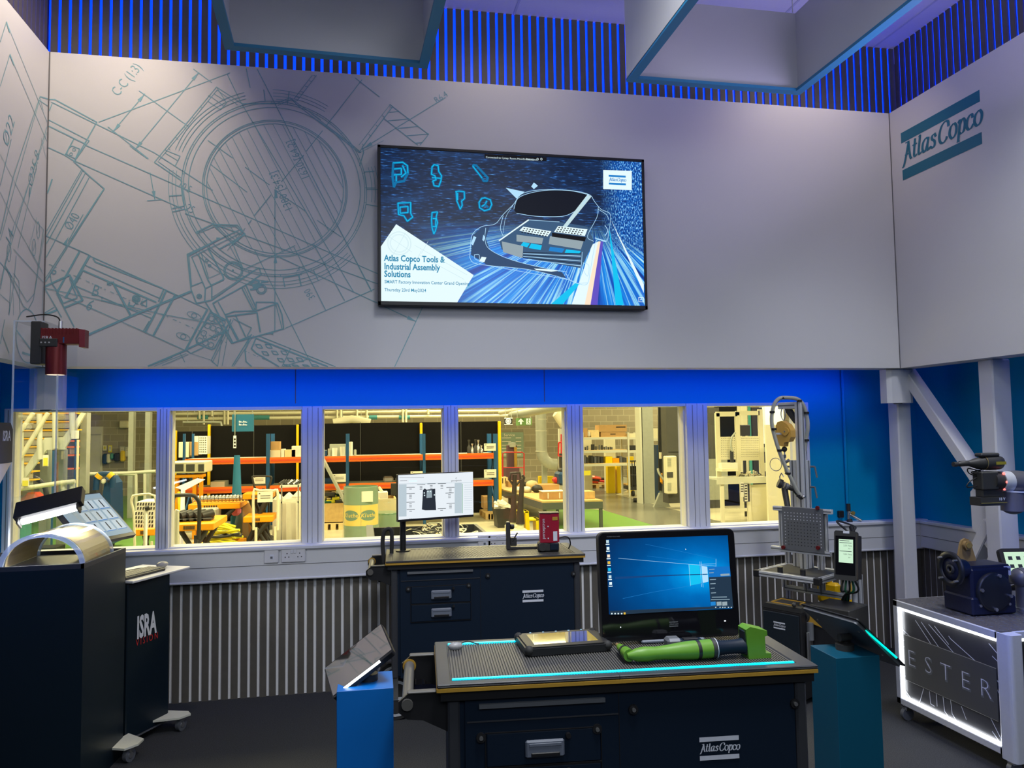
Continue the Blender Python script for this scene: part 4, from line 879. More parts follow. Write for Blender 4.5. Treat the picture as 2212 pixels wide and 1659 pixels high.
# angled nutrunner, green
A0, A1, A2 = pZ(1338, 1397, .925), pZ(1360, 1416, .925), pZ(1640, 1392, .935)
ax = (A2-A1).normalized(); tl = thing('nutrunner', 'lime green angle nutrunner with a black grip lying across the near cart', 'power tool', (A1+A2)/2-V((0, 0, .03)))
L_ = (A2-A1).length; P = lambda t: A1+ax*(L_*t)
def prof(t0, t1, rs, m, nm, nb=12):
    k = len(rs); MB().tube([P(t0+(t1-t0)*i/(k-1)) for i in range(k)], rs, m, 16).build(nm, tl)
prof(-.02, .62, [.008, .020, .023, .020, .021, .024, .027, .0285, .0285, .0285], 'green_tool', 'gear_housing'); prof(.505, .53, [.0295, .0295], 'black', 'seam_ring'); prof(.62, .65, [.0305, .0305], 'mech_black', 'mode_ring'); prof(.65, .655, [.031, .031], 'silver_print', 'trim_ring')
prof(.65, .90, [.026, .022, .021, .021, .023, .027], 'navy_cart', 'grip')
MB().tube([A1+V((0, 0, .0)), A1+(A0-A1)*.5, A0], [.019, .017, .010], 'green_tool', 14).tube([A1+(A0-A1)*.42, A1+(A0-A1)*.52], [.0185, .0185], 'black', 14).tube([A0, A0+(A0-A1)*.25], [.008, .006], 'tan_metal', 10).build('angle_head', tl)
zz = V((0, 0, 1)); sd = ax.cross(zz).normalized(); Ff = frame(P(.99)-V((0, 0, .034)), ax, zz)
MB(Ff).prism([(-.045, .0), (.03, -.002), (.03, .012), (.012, .014), (.012, .065), (.02, .067), (.02, .082), (-.035, .098), (-.05, .09)], -.028, .028, 'green_tool').bx(-.052, -.028, .008, .088, -.022, .022, 'black', .006).build('battery_mount', tl)
q = TN.inverted() @ pZ(1480, 1386, .92); T = TN @ TR(q.x, q.y, 0)
ch = thing('battery_holder', 'small dark battery holder lying between the computer and the green tool', 'battery', Mx=T @ TR(0, 0, .9))
MB(T).bx(-.065, -.015, -.02, .03, .9, .935, 'alu_dark', .008).bx(-.02, .065, -.015, .035, .9, .925, 'navy_cart', .008).build('body', ch); MB(T).bx(-.005, .045, -.002, .022, .925, .929, 'black', .002).build('recess', ch)
# ---- screen on a pole on the far cart
oL = pY(859.5, 1128, 4.66); F, n_, loc = plane_tools(oL, (.956, .293, 0), (0, 0, 1))
a, b_, c_ = loc(859.5, 1025), loc(1023, 1020.5), loc(1023, 1118.5); mw, mh = (b_[0]+c_[0])/2, (a[1]+b_[1]-c_[1])/2
fm = thing('flat_screen', 'thin screen showing a white measuring program, on a black pole on the far cart', 'screen', Mx=F)
MB(F).bx(0, mw, 0, mh, -.03, 0, 'black', .003).build('casing', fm)
MB(F).bx(.003, mw-.003, .014, mh-.004, 0, .0008, 'em_bright').build('panel', fm)
d = MB()
def dq(pts, m, l=.0012): d.add([(*loc(840+x/7.9, 1000+y/7.9), l) for x, y in pts], [list(range(len(pts)))], m, Mx=F)
def dr(x0_, y0_, x1_, y1_, m, l=.0012, s_=-.03): k = s_*(x1_-x0_); dq([(x0_, y0_), (x1_, y0_+k), (x1_, y1_+k), (x0_, y1_)], m, l)
dr(170, 368, 300, 915, 'em_pale'); dr(1122, 345, 1245, 860, 'em_pale'); dr(1250, 355, 1258, 858, 'em_green', .0016); dr(172, 355, 1440, 362, 'em_pale', .0014, -.02)
dq([(580, 465), (610, 435), (640, 455), (790, 440), (792, 600), (805, 805), (620, 808), (562, 795), (572, 640)], 'em_ink'); dq([(645, 470), (735, 465), (735, 590), (640, 600)], 'em_grey', .0014)
for x, y in ((665, 485), (708, 485), (603, 512), (607, 555), (775, 545)): dr(x-10, y-10, x+10, y+10, 'em_white', .0018)
for x, y in ((300, 418), (480, 372), (655, 357), (835, 354), (980, 420), (300, 523), (965, 515), (300, 672), (983, 690), (303, 797), (832, 780)):
    dr(x, y-4, x+140, y+4, 'em_ink')
    for k in range(3 if y not in (418, 797, 780) else 1): dr(x+45, y+24+k*25, x+90, y+32+k*25, 'em_ink')
for i in range(20): dr(185+i*21, 245, 195+i*21, 253, 'em_ink')
dr(190, 300, 310, 306, 'em_ink'); dr(340, 298, 480, 325, 'em_white')
for i in range(12): dr(1285, 378+i*38, 1420, 383+i*38, 'em_pale', .0014)
for i in range(13): dr(355+i*29, 948, 365+i*29, 956, 'em_ink')
q = loc(840+1150/7.9, 1000+300/7.9); text(d, 'perceptron', F @ Matrix.Translation((q[0], q[1], .0014)), .017, 'em_ink', sx=.9); q = loc(840+1150/7.9, 1000+262/7.9); d.stroke(arc(q[0], q[1], .004, 0, 300, 8), .0015, 'em_ink', F @ Matrix.Translation((0, 0, .0014)))
d.build('program_view', fm)
q = pZ(870.5, 1190, .9); xx, yy = q.x, q.y
MB().cyl((xx, yy, .897), (xx, yy, .905), .045, 'black', 24).cyl((xx, yy, .9), (xx, yy, 1.12), .0185, 'black', 20).cyl((xx, yy, 1.10), (xx, yy, 1.16), .012, 'black', 14).bx(xx-.02, xx+.08, yy-.03, yy+.03, 1.12, 1.2, 'black', .006).build('pole', fm)
# ---- red sensor and black bracket on the far cart
q = pZ(1185, 1190, .9); T = TR(q.x, q.y, .9, math.radians(-8)); se = thing('laser_sensor', 'dark red box sensor on a black foot standing on the far cart', 'sensor', Mx=T)
MB(T).bx(-.065, .06, -.04, .04, .0, .055, 'mech_black', .008).cyl((-.04, -.05, .03), (-.04, -.02, .03), .024, 'mech_black', 14).bx(.005, .055, -.046, -.038, .01, .05, 'navy_cart', .004).build('foot', se)
MB(T).prism([(-.052, -.035), (.01, -.045), (.012, -.047), (.062, -.03), (.062, .045), (-.052, .045)], .055, .225, 'red_sensor').build('housing', se)
MB(T).prism([(-.054, -.037), (.012, -.049), (.064, -.032), (.064, .047), (-.054, .047)], .225, .229, 'black').build('lid', se)
d = MB(); Fx = T @ frame((-.03, -.0405, .14), (0, 0, -1), (.0, -.0, 0) if False else (1, -.16, 0)); Fx = T @ frame((-.032, -.0395, .135), (0, 0, 1), (-1, .16, 0)); text(d, 'perceptron', Fx, .026, 'silver_print')
Fr = T @ frame((.038, -.0405, .1), (1, .33, 0), (0, 0, 1)); d.bx(-.014, .012, -.035, .02, 0, .0006, 'silver_print', Mx=Fr).bx(-.018, .016, .085, .105, 0, .0006, 'yellow_edge', Mx=Fr)
for z in (.08, .15): d.cyl((-.005, -.046, z), (-.005, -.0405, z), .004, 'silver_print', 8, Mx=T)
d.build('labels', se)
MB(T).tube(bez([(.062, .0, .075), (.10, .01, .08), (.125, .02, .07), (.135, .03, .035), (.125, .04, .004)], 6), .004, 'black', 8).build('cable', se)
q = pZ(1100, 1186, .9); T = TR(q.x, q.y, .9, math.radians(-6)); br = thing('sensor_bracket', 'black angle bracket with clamps standing left of the red sensor', 'bracket', Mx=T)
MB(T).bx(-.018, .006, -.03, .03, 0, .165, 'mech_black', .004).build('upright', br); MB(T).bx(-.01, .17, -.02, .02, .0, .014, 'mech_black', .003).build('base_rail', br)
MB(T).bx(.006, .045, -.02, .02, .02, .07, 'mech_black', .004).cyl((.02, -.02, .05), (.05, -.02, .10), .004, 'mech_black', 8).cyl((.01, -.025, .14), (.03, -.025, .14), .012, 'mech_black', 12).bx(.006, .03, -.012, .012, .12, .15, 'mech_black', .003).build('clamp', br)
q = TF @ V((-.02, .30, .74)); T = TR(q.x, q.y, q.z, 0); lp = thing('loop_handle', 'tall black tube loop rising from the left end of the far cart', 'handle', Mx=T)
MB(T).tube(bez([(.02, -.0, .0), (.01, 0, .1), (.0, 0, .22), (.012, 0, .29), (.045, 0, .30), (.055, 0, .25), (.05, 0, .1), (.045, 0, .0)], 6), .0125, 'rubber', 10).build('tube', lp); MB(T).bx(-.03, .08, -.05, .05, .0, .02, 'black', .006).build('mounting', lp)

# ================================================================ TABLET PEDESTALS
def pedestal(px_front, ztop, wd, rz, m, label, zc=None):
    q = pZ(*px_front, ztop); T = TR(q.x, q.y, 0, rz)
    r = thing('display_pedestal', label, 'pedestal', Mx=T)
    MB(T).bx(0, wd, 0, wd, .0, ztop, m, .0015).build('column', r)
    MB(T).bx(-.03, wd+.03, -.03, wd+.03, 0, .008, 'black').build('foot_plate', r)
    return T
TL_ = pedestal((727, 1494), .77, .185, math.radians(-1), 'ped_blue', 'bright blue square pedestal left of the near cart')
TR_ = pedestal((1806, 1422), .77, .175, math.radians(-2), 'ped_teal', 'dark teal square pedestal right of the near cart')
def ped_tablet(P0, nrm, corners, label, led_m, led_px, face_up, T, wd):
    n = V(nrm).normalized(); Q = [pP(*c, P0, n) for c in corners]           # TL TR BR BL as seen
    u = ((Q[1]-Q[0])+(Q[2]-Q[3])).normalized(); v_ = n.cross(u).normalized(); c0_ = sum(Q, V())/4
    lu = ((Q[1]-Q[0]).length+(Q[2]-Q[3]).length)/2; lv = ((Q[3]-Q[0]).length+(Q[2]-Q[1]).length)/2
    F = frame(c0_, u, v_); r = thing('info_tablet', label, 'tablet', Mx=F)
    sgn = -1
    MB(F).prism(rrect(-lu/2, -lv/2, lu/2, lv/2, .012), -.018 if face_up else -.004, 0 if face_up else .0, 'black').build('case', r)
    if face_up: MB(F).bx(-lu/2+.004, lu/2-.004, -lv/2+.012, lv/2-.004, .0003, .0012, 'mirror_screen').build('screen', r)
    else:
        MB(F).prism(rrect(-lu/2+.01, -lv/2+.01, lu/2-.01, lv/2-.01, .012), 0, .012, 'alu_dark').build('back_shell', r); MB(F).bx(-lu/2+.004, lu/2-.004, -lv/2+.004, lv/2-.004, -.0052, -.0042, 'mirror_screen').build('screen', r)
        sc_ = MB(F)
        for a in (-.11, .11):
            for b2 in (-.07, .07): sc_.cyl((a, b2, .01), (a, b2, .0145), .004, 'steel', 8)
        sc_.build('screws', r, kind='stuff')
    Fi = F.inverted(); a, b2 = [Fi @ pP(*p, P0, n) for p in led_px]
    MB(F).tube([(a.x, a.y, .004), (b2.x, b2.y, .004)], .0042, led_m, 8).build('light_strip', r)
    c2 = T @ V((wd*.55, wd*.55, .77)); md = c0_-n*.02 if face_up else c0_+n*.02
    MB().cyl(c2, c2+V((0, 0, .022)), .033, 'mech_black', 20).cyl(c2+V((0, 0, .02)), md, .012, 'mech_black', 12).cyl(c2+V((-.022, 0, .045)), c2+V((.022, 0, .045)), .015, 'mech_black', 12).build('swivel_mount', r)
c_ = TL_ @ V((.09, .09, .84)); ped_tablet(c_, (-.55, -.38, .74), [(711.8, 1433.1), (829.8, 1344.9), (843.7, 1407.3), (706.9, 1521.4)], 'tilted tablet with a mirror-like screen and white light strip on the blue pedestal', 'white_led', ((733, 1498), (822, 1430)), True, TL_, .185)
c_ = TR_ @ V((.09, .09, .87)); ped_tablet(c_, (-.67, -.10, -.74), [(1717, 1298), (1855, 1343), (1955, 1437), (1838, 1404)], 'tilted black tablet seen from behind with a turquoise light strip, on the teal pedestal', 'teal_led', ((1868, 1358), (1938, 1419)), False, TR_, .175)
# ================================================================ LEFT: INSPECTION STATION
T = TR(-2.06, 3.852, 0); b = thing('display_plinth', 'tall dark plinth with open top under the curved clear cover at the left', 'plinth', Mx=T)
w_, d_ = .818, .488
m_ = MB(T).prism([(0, 0), (w_, 0), (w_+.04, d_), (0, d_)], .0, 1.02, 'navy_plinth' if 'navy_plinth' in M else 'navy_cart')
m_.build('body', b)
m_ = MB(T).bx(0, w_, 0, .012, 1.02, 1.041, 'cart_trim').prism([(w_-.014, 0), (w_, 0), (w_+.04, d_), (w_+.026, d_)], 1.02, 1.041, 'cart_trim').bx(0, w_+.03, d_-.012, d_, 1.02, 1.041, 'cart_trim').bx(0, .012, 0, d_, 1.02, 1.041, 'cart_trim'); m_.build('rim', b)
MB(T).bx(.012, w_-.014, .012, d_-.012, 1.02, 1.024, 'block_slate').build('deck', b)
# half-round tunnel covered with a cream sheet
tn = thing('curved_cover', 'half round clear tunnel wrapped in a cream sheet on the dark plinth', 'cover', Mx=TR(-1.43, 3.88, 1.026))
Tn = TR(-1.43, 3.88, 1.026)
def halftube(mb, r0, r1, y0, y1, m, n=28, a0=0, a1=180, sh_=-.0):
    P0 = arc(0, 0, r0, a0, a1, n, r0*.86); P1 = arc(0, 0, r1, a0, a1, n, r1*.86); vs = []
    for y, dx_ in ((y0, 0), (y1, sh_)):
        for q in P0+P1: vs.append((q[0]+dx_, y, q[1]))
    K_ = n+1; f = []
    for i in range(n):
        f += [(i, i+1, 2*K_+i+1, 2*K_+i), (K_+i, 3*K_+i, 3*K_+i+1, K_+i+1), (i, K_+i, K_+i+1, i+1), (2*K_+i, 2*K_+i+1, 3*K_+i+1, 3*K_+i)]
    return mb.add(vs, f, m, smooth=False, Mx=Tn)
halftube(MB(), .168, .171, .05, .40, 'cream_sheet' if 'cream_sheet' in M else 'beige').build('cream_sheet', tn)
halftube(MB(), .174, .180, .0, .42, 'acrylic').build('clear_shell', tn)
for y in (.0, .412): halftube(MB(), .160, .182, y, y+.008, 'plastic_edge').build('end_rim', tn)
# slanted bar lamp over the tunnel
p0, p1 = pY(48, 1124, 4.0), pY(165, 1094, 4.0); dx_ = (p1-p0).normalized()
bl = thing('bar_light', 'dark ribbed bar lamp shining bright white over the curved cover', 'lamp', Mx=frame((p0+p1)/2, dx_, (0, .7, .7)))
Fb = WM[bl.name]; Lb = (p1-p0).length
m_ = MB(Fb).bx(-Lb/2-.03, Lb/2+.03, .0, .10, -.012, .03, 'black', .004)
for i in range(7): m_.bx(-Lb/2, Lb/2, .02+i*.011, .026+i*.011, -.018, -.011, 'alu_dark')
m_.build('housing', bl)
MB(Fb).cyl((-Lb/2, -.01, .0), (Lb/2, -.01, .0), .014, 'tube_white' if 'tube_white' in M else 'white_led', 16).build('light_tube', bl)
ld = bpy.data.lights.new('bar_lamp', 'AREA'); ld.shape = 'RECTANGLE'; ld.size = Lb; ld.size_y = .03; ld.energy = 9; ld.color = (1, .97, .9); lo_ = bpy.data.objects.new('bar_lamp', ld); COL.objects.link(lo_); lo_.location = (p0+p1)/2+V((0, 0, -.02)); lo_.rotation_euler = V((.05, .1, -1)).to_track_quat('-Z', 'X').to_euler()
for s_ in (-1, 1): MB(Fb).bx(s_*(Lb/2+.012)-.004, s_*(Lb/2+.012)+.004, -.03, .08, -.02, .02, 'mech_black').build('end_bracket', bl)
# clear upright box carrying the red camera
at_ = thing('clear_stand', 'tall clear acrylic stand behind the curved cover holding the red camera', 'stand', Mx=TR(-1.57, 4.15, 1.004))
xa, xb, za, zb = -1.665, -1.468, 1.03, 2.19
MB().bx(xa, xa+.005, 4.12, 4.40, za, zb, 'acrylic').build('side_sheet', at_); MB().bx(xb, xb+.005, 4.12, 4.40, za+.29, zb-.26, 'acrylic').build('side_sheet', at_)
MB().bx(xa, xb, 4.385, 4.39, za, zb, 'acrylic').build('back_sheet', at_)
e = MB().bx(xa-.001, xa+.006, 4.118, 4.124, za, zb, 'plastic_edge').bx(xb-.001, xb+.006, 4.118, 4.124, za+.29, zb-.26, 'plastic_edge').bx(xa, xb-.06, 4.12, 4.39, zb-.004, zb, 'acrylic').bx(xa-.001, xb-.06, 4.118, 4.124, zb-.006, zb, 'plastic_edge')
e.build('bright_edges', at_)
MB().quad([(xb+.002, 4.12, za+.29), (xb+.002, 4.4, za+.29), (-1.33, 4.4, 1.19), (-1.33, 4.12, 1.19)], 'acrylic').quad([(xa, 4.12, za+.30), (xa, 4.4, za+.30), (-1.58, 4.4, 1.22), (-1.58, 4.12, 1.22)], 'acrylic').build('sloping_sheet', at_)
cmr = thing('inspection_camera', 'dark red industrial camera with a hanging lens tube on the clear stand', 'camera', Mx=TR(-1.50, 4.1, 1.93))
Y0 = 4.10
MB().bx(-1.583, -1.535, Y0+.0, Y0+.09, 1.975, 2.185, 'mech_black', .004).bx(-1.54, -1.46, Y0-.01, Y0+.01, 2.06, 2.10, 'mech_black', .003).build('mounting_plate', cmr)
MB().bx(-1.54, -1.365, Y0, Y0+.075, 2.075, 2.15, 'red_anod', .003).prism([(-1.365, Y0), (-1.345, Y0+.02), (-1.345, Y0+.075), (-1.365, Y0+.075)], 2.06, 2.148, 'red_anod').build('camera_body', cmr)
m_ = MB()
for i in range(11): m_.bx(-1.535+i*.0155, -1.531+i*.0155, Y0-.002, Y0+.07, 2.122, 2.153, 'red_anod')
m_.build('cooling_fins', cmr)
MB().cyl((-1.48, Y0+.04, 2.08), (-1.48, Y0+.04, 1.925), .046, 'red_anod', 28).build('lens_tube', cmr)
MB().cyl((-1.48, Y0+.04, 1.9255), (-1.48, Y0+.04, 1.924), .038, 'em_warm', 28).build('front_lens', cmr)
m_ = MB(); text(m_, 'ISRA', XZ(-1.508, Y0-.0012, 2.103), .024, 'silver_print', bold=.01); m_.bx(-1.437, -1.431, Y0-.002, Y0, 2.08, 2.108, 'rack_blue').build('marking', cmr)
for x in (-1.53, -1.512, -1.495): MB().cyl((x, Y0-.012, 2.08), (x, Y0-.008, 2.08), .004, 'steel', 8).build('screw', cmr)
MB().cyl((-1.46, Y0+.03, 2.15), (-1.46, Y0+.03, 2.19), .010, 'steel', 10).tube(bez([(-1.46, Y0+.03, 2.18), (-1.475, Y0+.03, 2.21), (-1.54, Y0+.05, 2.225), (-1.64, Y0+.1, 2.22)], 8), .0035, 'rubber', 8).build('cable', cmr)
sb = thing('sensor_box', 'black box marked in grey letters at the left edge above the curved cover', 'sensor box', Mx=TR(-1.65, 3.72, 1.44))
SFx = frame((-1.80, 0, 0), (0, 1, 0), (0, 0, 1))
MB().prism([(3.62, 1.51), (3.80, 1.51), (3.80, 1.655), (3.775, 1.685), (3.62, 1.685)], 0, .272, 'mech_black', Mx=SFx).build('housing', sb)
m_ = MB(); text(m_, 'ISRA', frame((-1.5268, 3.737, 1.625), (0, 1, 0), (0, 0, 1)), .062, 'silver_print', sx=.62, bold=.02); m_.build('lettering', sb)
MB().prism([(3.62, 1.40), (3.69, 1.42), (3.795, 1.508), (3.62, 1.508)], 0, .27, 'cream_sheet', Mx=SFx).build('light_hood', sb)
MB().bx(-1.78, -1.74, 3.70, 3.74, .0, 1.41, 'mech_black').bx(-1.85, -1.68, 3.62, 3.80, 0, .01, 'mech_black').build('support_post', sb)
# mobile panel with shelf
u, n_ = V((.45, .893, 0)), V((.893, -.45, 0)); Lp = .315; o_ = V((-1.198, 4.372, 0)); HS = .865
T = Matrix((u, -n_, V((0, 0, 1)))).transposed().to_4x4(); T.translation = o_           # x along the front, y into the body
ip = thing('mobile_console', 'dark mobile console with grey lettering on casters beside the plinth', 'console', Mx=T)
MB(T).bx(0, Lp, 0, .26, .05, HS-.02, 'navy_plinth', .004).build('body', ip)
MB(T).bx(.0, Lp+.13, -.03, .30, HS-.014, HS, 'white_paint', .003).bx(0, Lp, 0, .26, HS-.02, HS-.014, 'black').build('shelf', ip)
MB(T).bx(.0, Lp, .0, .24, .042, .05, 'alu_dark').prism([(Lp-.12, .0), (Lp-.05, -.11), (Lp+.02, -.13), (Lp+.05, -.09), (Lp+.03, .05)], .074, .084, 'galv_pale').prism([(-.16, -.02), (-.15, -.13), (-.08, -.15), (-.02, -.13), (.02, .0)], .074, .084, 'galv_pale').prism([(Lp-.05, .2), (Lp, .33), (Lp+.06, .32), (Lp+.03, .2)], .074, .084, 'galv_pale').build('base_frame', ip)
for x, y in ((Lp-.01, -.09), (-.10, -.112), (Lp+.01, .29)):
    Fx = T @ frame((x, y, .034), (1, 0, 0), (0, 0, 1)); MB().lathe([(.034, -.011), (.034, .011)], 'alu_dark', 18, Mx=Fx).lathe([(.015, -.014), (.015, .014)], 'steel', 10, Mx=Fx).bx(x-.012, x+.016, y-.018, y+.018, .05, .082, 'chrome', .003, Mx=T).build('caster', ip)
Ff = T @ frame((0, -.0015, 0), (1, 0, 0), (0, 0, 1)); Fi = Ff.inverted(); nn = Ff.to_3x3().col[2]
def onp(px, py): q = Fi @ pP(px, py, Ff.translation, nn); return q.x, q.y
m_ = MB(); a, b_ = onp(317, 1352), onp(318, 1379); wdt = onp(342, 1350)[0]-onp(292, 1357)[0]
text(m_, 'ISRA', Ff @ Matrix.Translation((*a, 0)), .16, 'silver_print', bold=.035, sx=wdt/.16/2.35); m_.build('lettering', ip)
m_ = MB(); a = onp(318, 1381); text(m_, 'VISION', Ff @ Matrix.Translation((*a, 0)), .05, 'red', bold=.0, sx=wdt/.05/4.6, space=1.5); m_.build('sub_lettering', ip)
kb = thing('keyboard', 'black keyboard with pale keys lying on the console shelf', 'keyboard', Mx=T @ TR(.0, .02, HS))
m_ = MB(T).bx(.005, .305, .02, .14, HS, HS+.016, 'kbd', .004); m_.build('base', kb); m_ = MB(T)
for i in range(5):
    for j in range(15): m_.bx(.012+j*.0194, .027+j*.0194, .026+i*.0222, .044+i*.0222, HS+.016, HS+.020, 'key')
m_.build('keys', kb, kind='stuff')
ms = thing('computer_mouse', 'grey mouse on the console shelf at the right end of the keyboard', 'mouse', Mx=T @ TR(.37, .1, HS)); MB(T).sph((.37, .1, HS+.019), .026, 'mouse_grey', 10, (1.5, 1, .7)).build('shell', ms); MB(T).tube(bez([(.34, .12, HS+.006), (.32, .2, HS+.004), (.2, .22, HS+.004), (.1, .2, HS+.004)], 6), .0025, 'black', 6).build('cable', ms)
# tilted screen above the console
xm = V((.377, .926, 0)); nm_ = V((.65, -.265, .71)).normalized(); ym = nm_.cross(xm).normalized(); oM = pY(294, 1154.4, 4.62)
F = frame(oM, xm, ym); Fi = F.inverted(); n3 = F.to_3x3().col[2]
def loc(px, py): q = Fi @ pP(px, py, oM, n3); return (q.x, q.y)
a, b_ = loc(247.7, 1059.4), loc(100, 1074.8); mh = a[1]; mw = -b_[0]
sm = thing('flat_screen', 'tilted grey screen full of small part views above the console', 'screen', Mx=F)
lx_ = lambda y: 0
MB(F).prism([(-mw*1.0, 0), (0, 0), (a[0], mh), (b_[0], b_[1])] if False else [(-mw, 0), (0, 0), (0, mh), (-mw, mh)], -.025, 0, 'black').build('casing', sm)
MB(F).bx(-mw+.012, -.008, .022, mh-.008, .0, .001, 'em_ui').build('panel', sm); m_ = MB()
W2, H2 = mw-.03, mh-.04
for r_i in range(3):
    for c_i in range(3):
        x_, y_ = -mw+.02+W2*(.28+.24*c_i), .03+H2*(.10+.27*r_i)
        m_.bx(x_, x_+W2*.2, y_, y_+H2*.22, .0011, .0014, 'em_pale', Mx=F).bx(x_, x_+W2*.2, y_-H2*.015, y_-H2*.003, .0011, .0016, 'em_blue', Mx=F).bx(x_+W2*.09, x_+W2*.115, y_+H2*.02, y_+H2*.2, .0014, .0018, 'em_ink', Mx=F)
m_.bx(-mw+.02, -mw+.02+W2*.24, .03, .03+H2*.78, .0011, .0014, 'em_grey', Mx=F).bx(-mw+.02, -.02, .03+H2*.85, .03+H2*.9, .0011, .0014, 'em_grey', Mx=F)
m_.build('part_views', sm)
q = F @ V((-mw*.45, mh*.4, -.02)); q2 = V((q.x-.01, q.y+.02, HS)); MB().cyl(q2, q, .018, 'black', 14).cyl(q2, q2+V((0, 0, .01)), .06, 'black', 18).build('stand', sm)
# white loudspeakers hung below the upper panels
for (px0, px1, lab) in ((62, 134, 'white loudspeaker under the left end of the upper panel behind the clear stand'), (1917, 1973, 'white loudspeaker under the right end of the upper panel on the corner column')):
    xa, xb = pY(px0, 840, 4.66).x, pY(px1, 840, 4.66).x; sp_ = thing('loudspeaker', lab, 'loudspeaker', group='white loudspeakers below the upper panels', Mx=TR((xa+xb)/2, 4.66, 1.765))
    P_ = [(xa+.004, 4.74), (xa, 4.668), (xa+.03, 4.652), ((xa+xb)/2, 4.647), (xb-.03, 4.652), (xb, 4.668), (xb-.004, 4.74)]
    MB().prism(P_, 1.77, 2.0, 'white_paint').build('cabinet', sp_); MB().bx((xa+xb)/2-.03, (xa+xb)/2+.02, 4.67, 4.70, 1.762, 1.77, 'alu_dark', .002).build('logo_plate', sp_)
# sockets on the sill panel
def socket(px, py, dbl, lab):
    q = pY(px, py, YW-.0765); x, z = q.x, q.z; r = thing('wall_socket', lab, 'socket', Mx=TR(x, q.y, z)); hw = .073 if dbl else .043
    MB().bx(x-hw, x+hw, YW-.0865, YW-.0765, z-.043, z+.043, 'socket_white' if 'socket_white' in M else 'white_paint', .004).build('plate', r)
    m_ = MB()
    if dbl:
        for s_ in (-1, 1):
            for dx_, dz_ in ((0, .012), (-.011, -.01), (.011, -.01)): m_.bx(x+s_*.038+dx_-.003, x+s_*.038+dx_+.003, YW-.0868, YW-.086, z+dz_-.003, z+dz_+.003, 'black')
        m_.build('pin_holes', r, kind='stuff'); 
        for s_ in (-1, 1): MB().bx(x+s_*.009-.007, x+s_*.009+.007, YW-.0895, YW-.0865, z+.012, z+.034, 'white_paint', .001).build('switch', r)
    else: m_.bx(x-.008, x+.014, YW-.088, YW-.0865, z-.02, z+.01, 'silver_print').bx(x-.006, x+.008, YW-.0885, YW-.088, z-.016, z-.002, 'alu_dark'); m_.build('data_port', r)
mat('socket_white', (.62, .62, .66), .35)
socket(586.5, 1201, False, 'square data socket on the sill panel, left of the double socket'); socket(634, 1199, True, 'white double power socket on the sill panel below the second window')
socket(1046, 1171, False, 'pale square outlet on the sill panel behind the far cart, left one'); socket(1077, 1170, True, 'pale double outlet on the sill panel just above the far cart')
# air line with valve on the blue wall
av = thing('air_line', 'blue painted air pipe with a brass valve running down the blue wall', 'pipe', Mx=TR(3.47, YW-.02, .92))
q0, q1 = pY(1822, 800, YW-.02), pY(1827, 1088, YW-.02); MB().cyl((3.475, YW-.02, 2.3), (3.475, YW-.02, q1.z), .011, 'blue_paint', 12).build('pipe', av)
z_ = q1.z; MB().cyl((3.475, YW-.03, z_), (3.472, YW-.035, z_-.055), .014, 'rubber', 12).build('sleeve', av)
MB().cyl((3.472, YW-.035, z_-.05), (3.465, YW-.04, z_-.11), .012, 'chrome', 12).cyl((3.472, YW-.035, z_-.07), (3.54, YW-.08, z_-.12), .010, 'steel', 12).cyl((3.49, YW-.05, z_-.065), (3.49, YW-.065, z_-.065), .014, 'gold', 12).build('valve', av)
MB().bx(3.40, 3.44, YW-.03, YW, z_-.10, z_-.05, 'black', .004).build('wall_clip', av); MB().cyl((3.464, YW-.05, z_-.115), (3.455, YW-.1, z_-.19), .020, 'rubber', 14, r2=.016).build('hose_plug', av)

# ================================================================ RIGHT: TEST STAND
u, v_ = V((.5, -.866, 0)), V((.866, .5, 0)); O = V((2.453, 4.541, 0))
SF = Matrix((u, v_, V((0, 0, 1)))).transposed().to_4x4(); SF.translation = O; SFi = SF.inverted()
def ST(px, py, dv): q = SFi @ pP(px, py, O+v_*dv, v_); return q.x, q.z
ts = thing('test_stand', 'aluminium profile test stand with a perforated plate and small tray in front of the window', 'test stand', Mx=SF)
def prof_(mb, p0, p1, w_, m='alu'):
    # slotted square profile between two local points
    p0, p1 = V(p0), V(p1); d = (p1-p0).normalized(); a = V((0, 1, 0)) if abs(d.y) < .9 else V((1, 0, 0)); F_ = frame(p0, d, a); L = (p1-p0).length; h = w_/2
    mb.bx(0, L, -h, h, -h, h, m, .002, Mx=SF @ F_)
    for s_ in (-1, 1): mb.bx(.001, L-.001, -h*.22, h*.22, s_*h-.0008, s_*h+.0008, 'alu_dark', Mx=SF @ F_); mb.bx(.001, L-.001, s_*h-.0008, s_*h+.0008, -h*.22, h*.22, 'alu_dark', Mx=SF @ F_)
    return mb
pv = .10
(xl, z1_), (xr, _) = ST(1689, 1094, pv), ST(1777, 1097, pv); _, z0_ = ST(1688, 1186, pv)
pb_ = MB(SF).bx(xl, xr, pv, pv+.004, z0_, z1_, 'alu_dark'); pb_.build('perforated_plate', ts)
m_ = MB()
for i in range(12):
    for j in range(13):
        if 0 < j < 12: m_.cyl((xl+.018+i*(xr-xl-.036)/11, pv-.0006, z0_+.016+j*(z1_-z0_-.032)/12), (xl+.018+i*(xr-xl-.036)/11, pv+.001, z0_+.016+j*(z1_-z0_-.032)/12), .0032, 'em_pale_dot' if False else ('silver_print' if (j > 8 or i in (0, 11)) else 'black'), 6, Mx=SF)
m_.build('plate_holes', ts, kind='stuff')
m_ = MB(); (a0, ztop) = ST(1671, 1097, pv+.02); (a1, _) = ST(1797, 1100, pv+.02); prof_(m_, (a0, pv+.022, ztop), (a1, pv+.022, ztop), .028); m_.build('top_rail', ts)
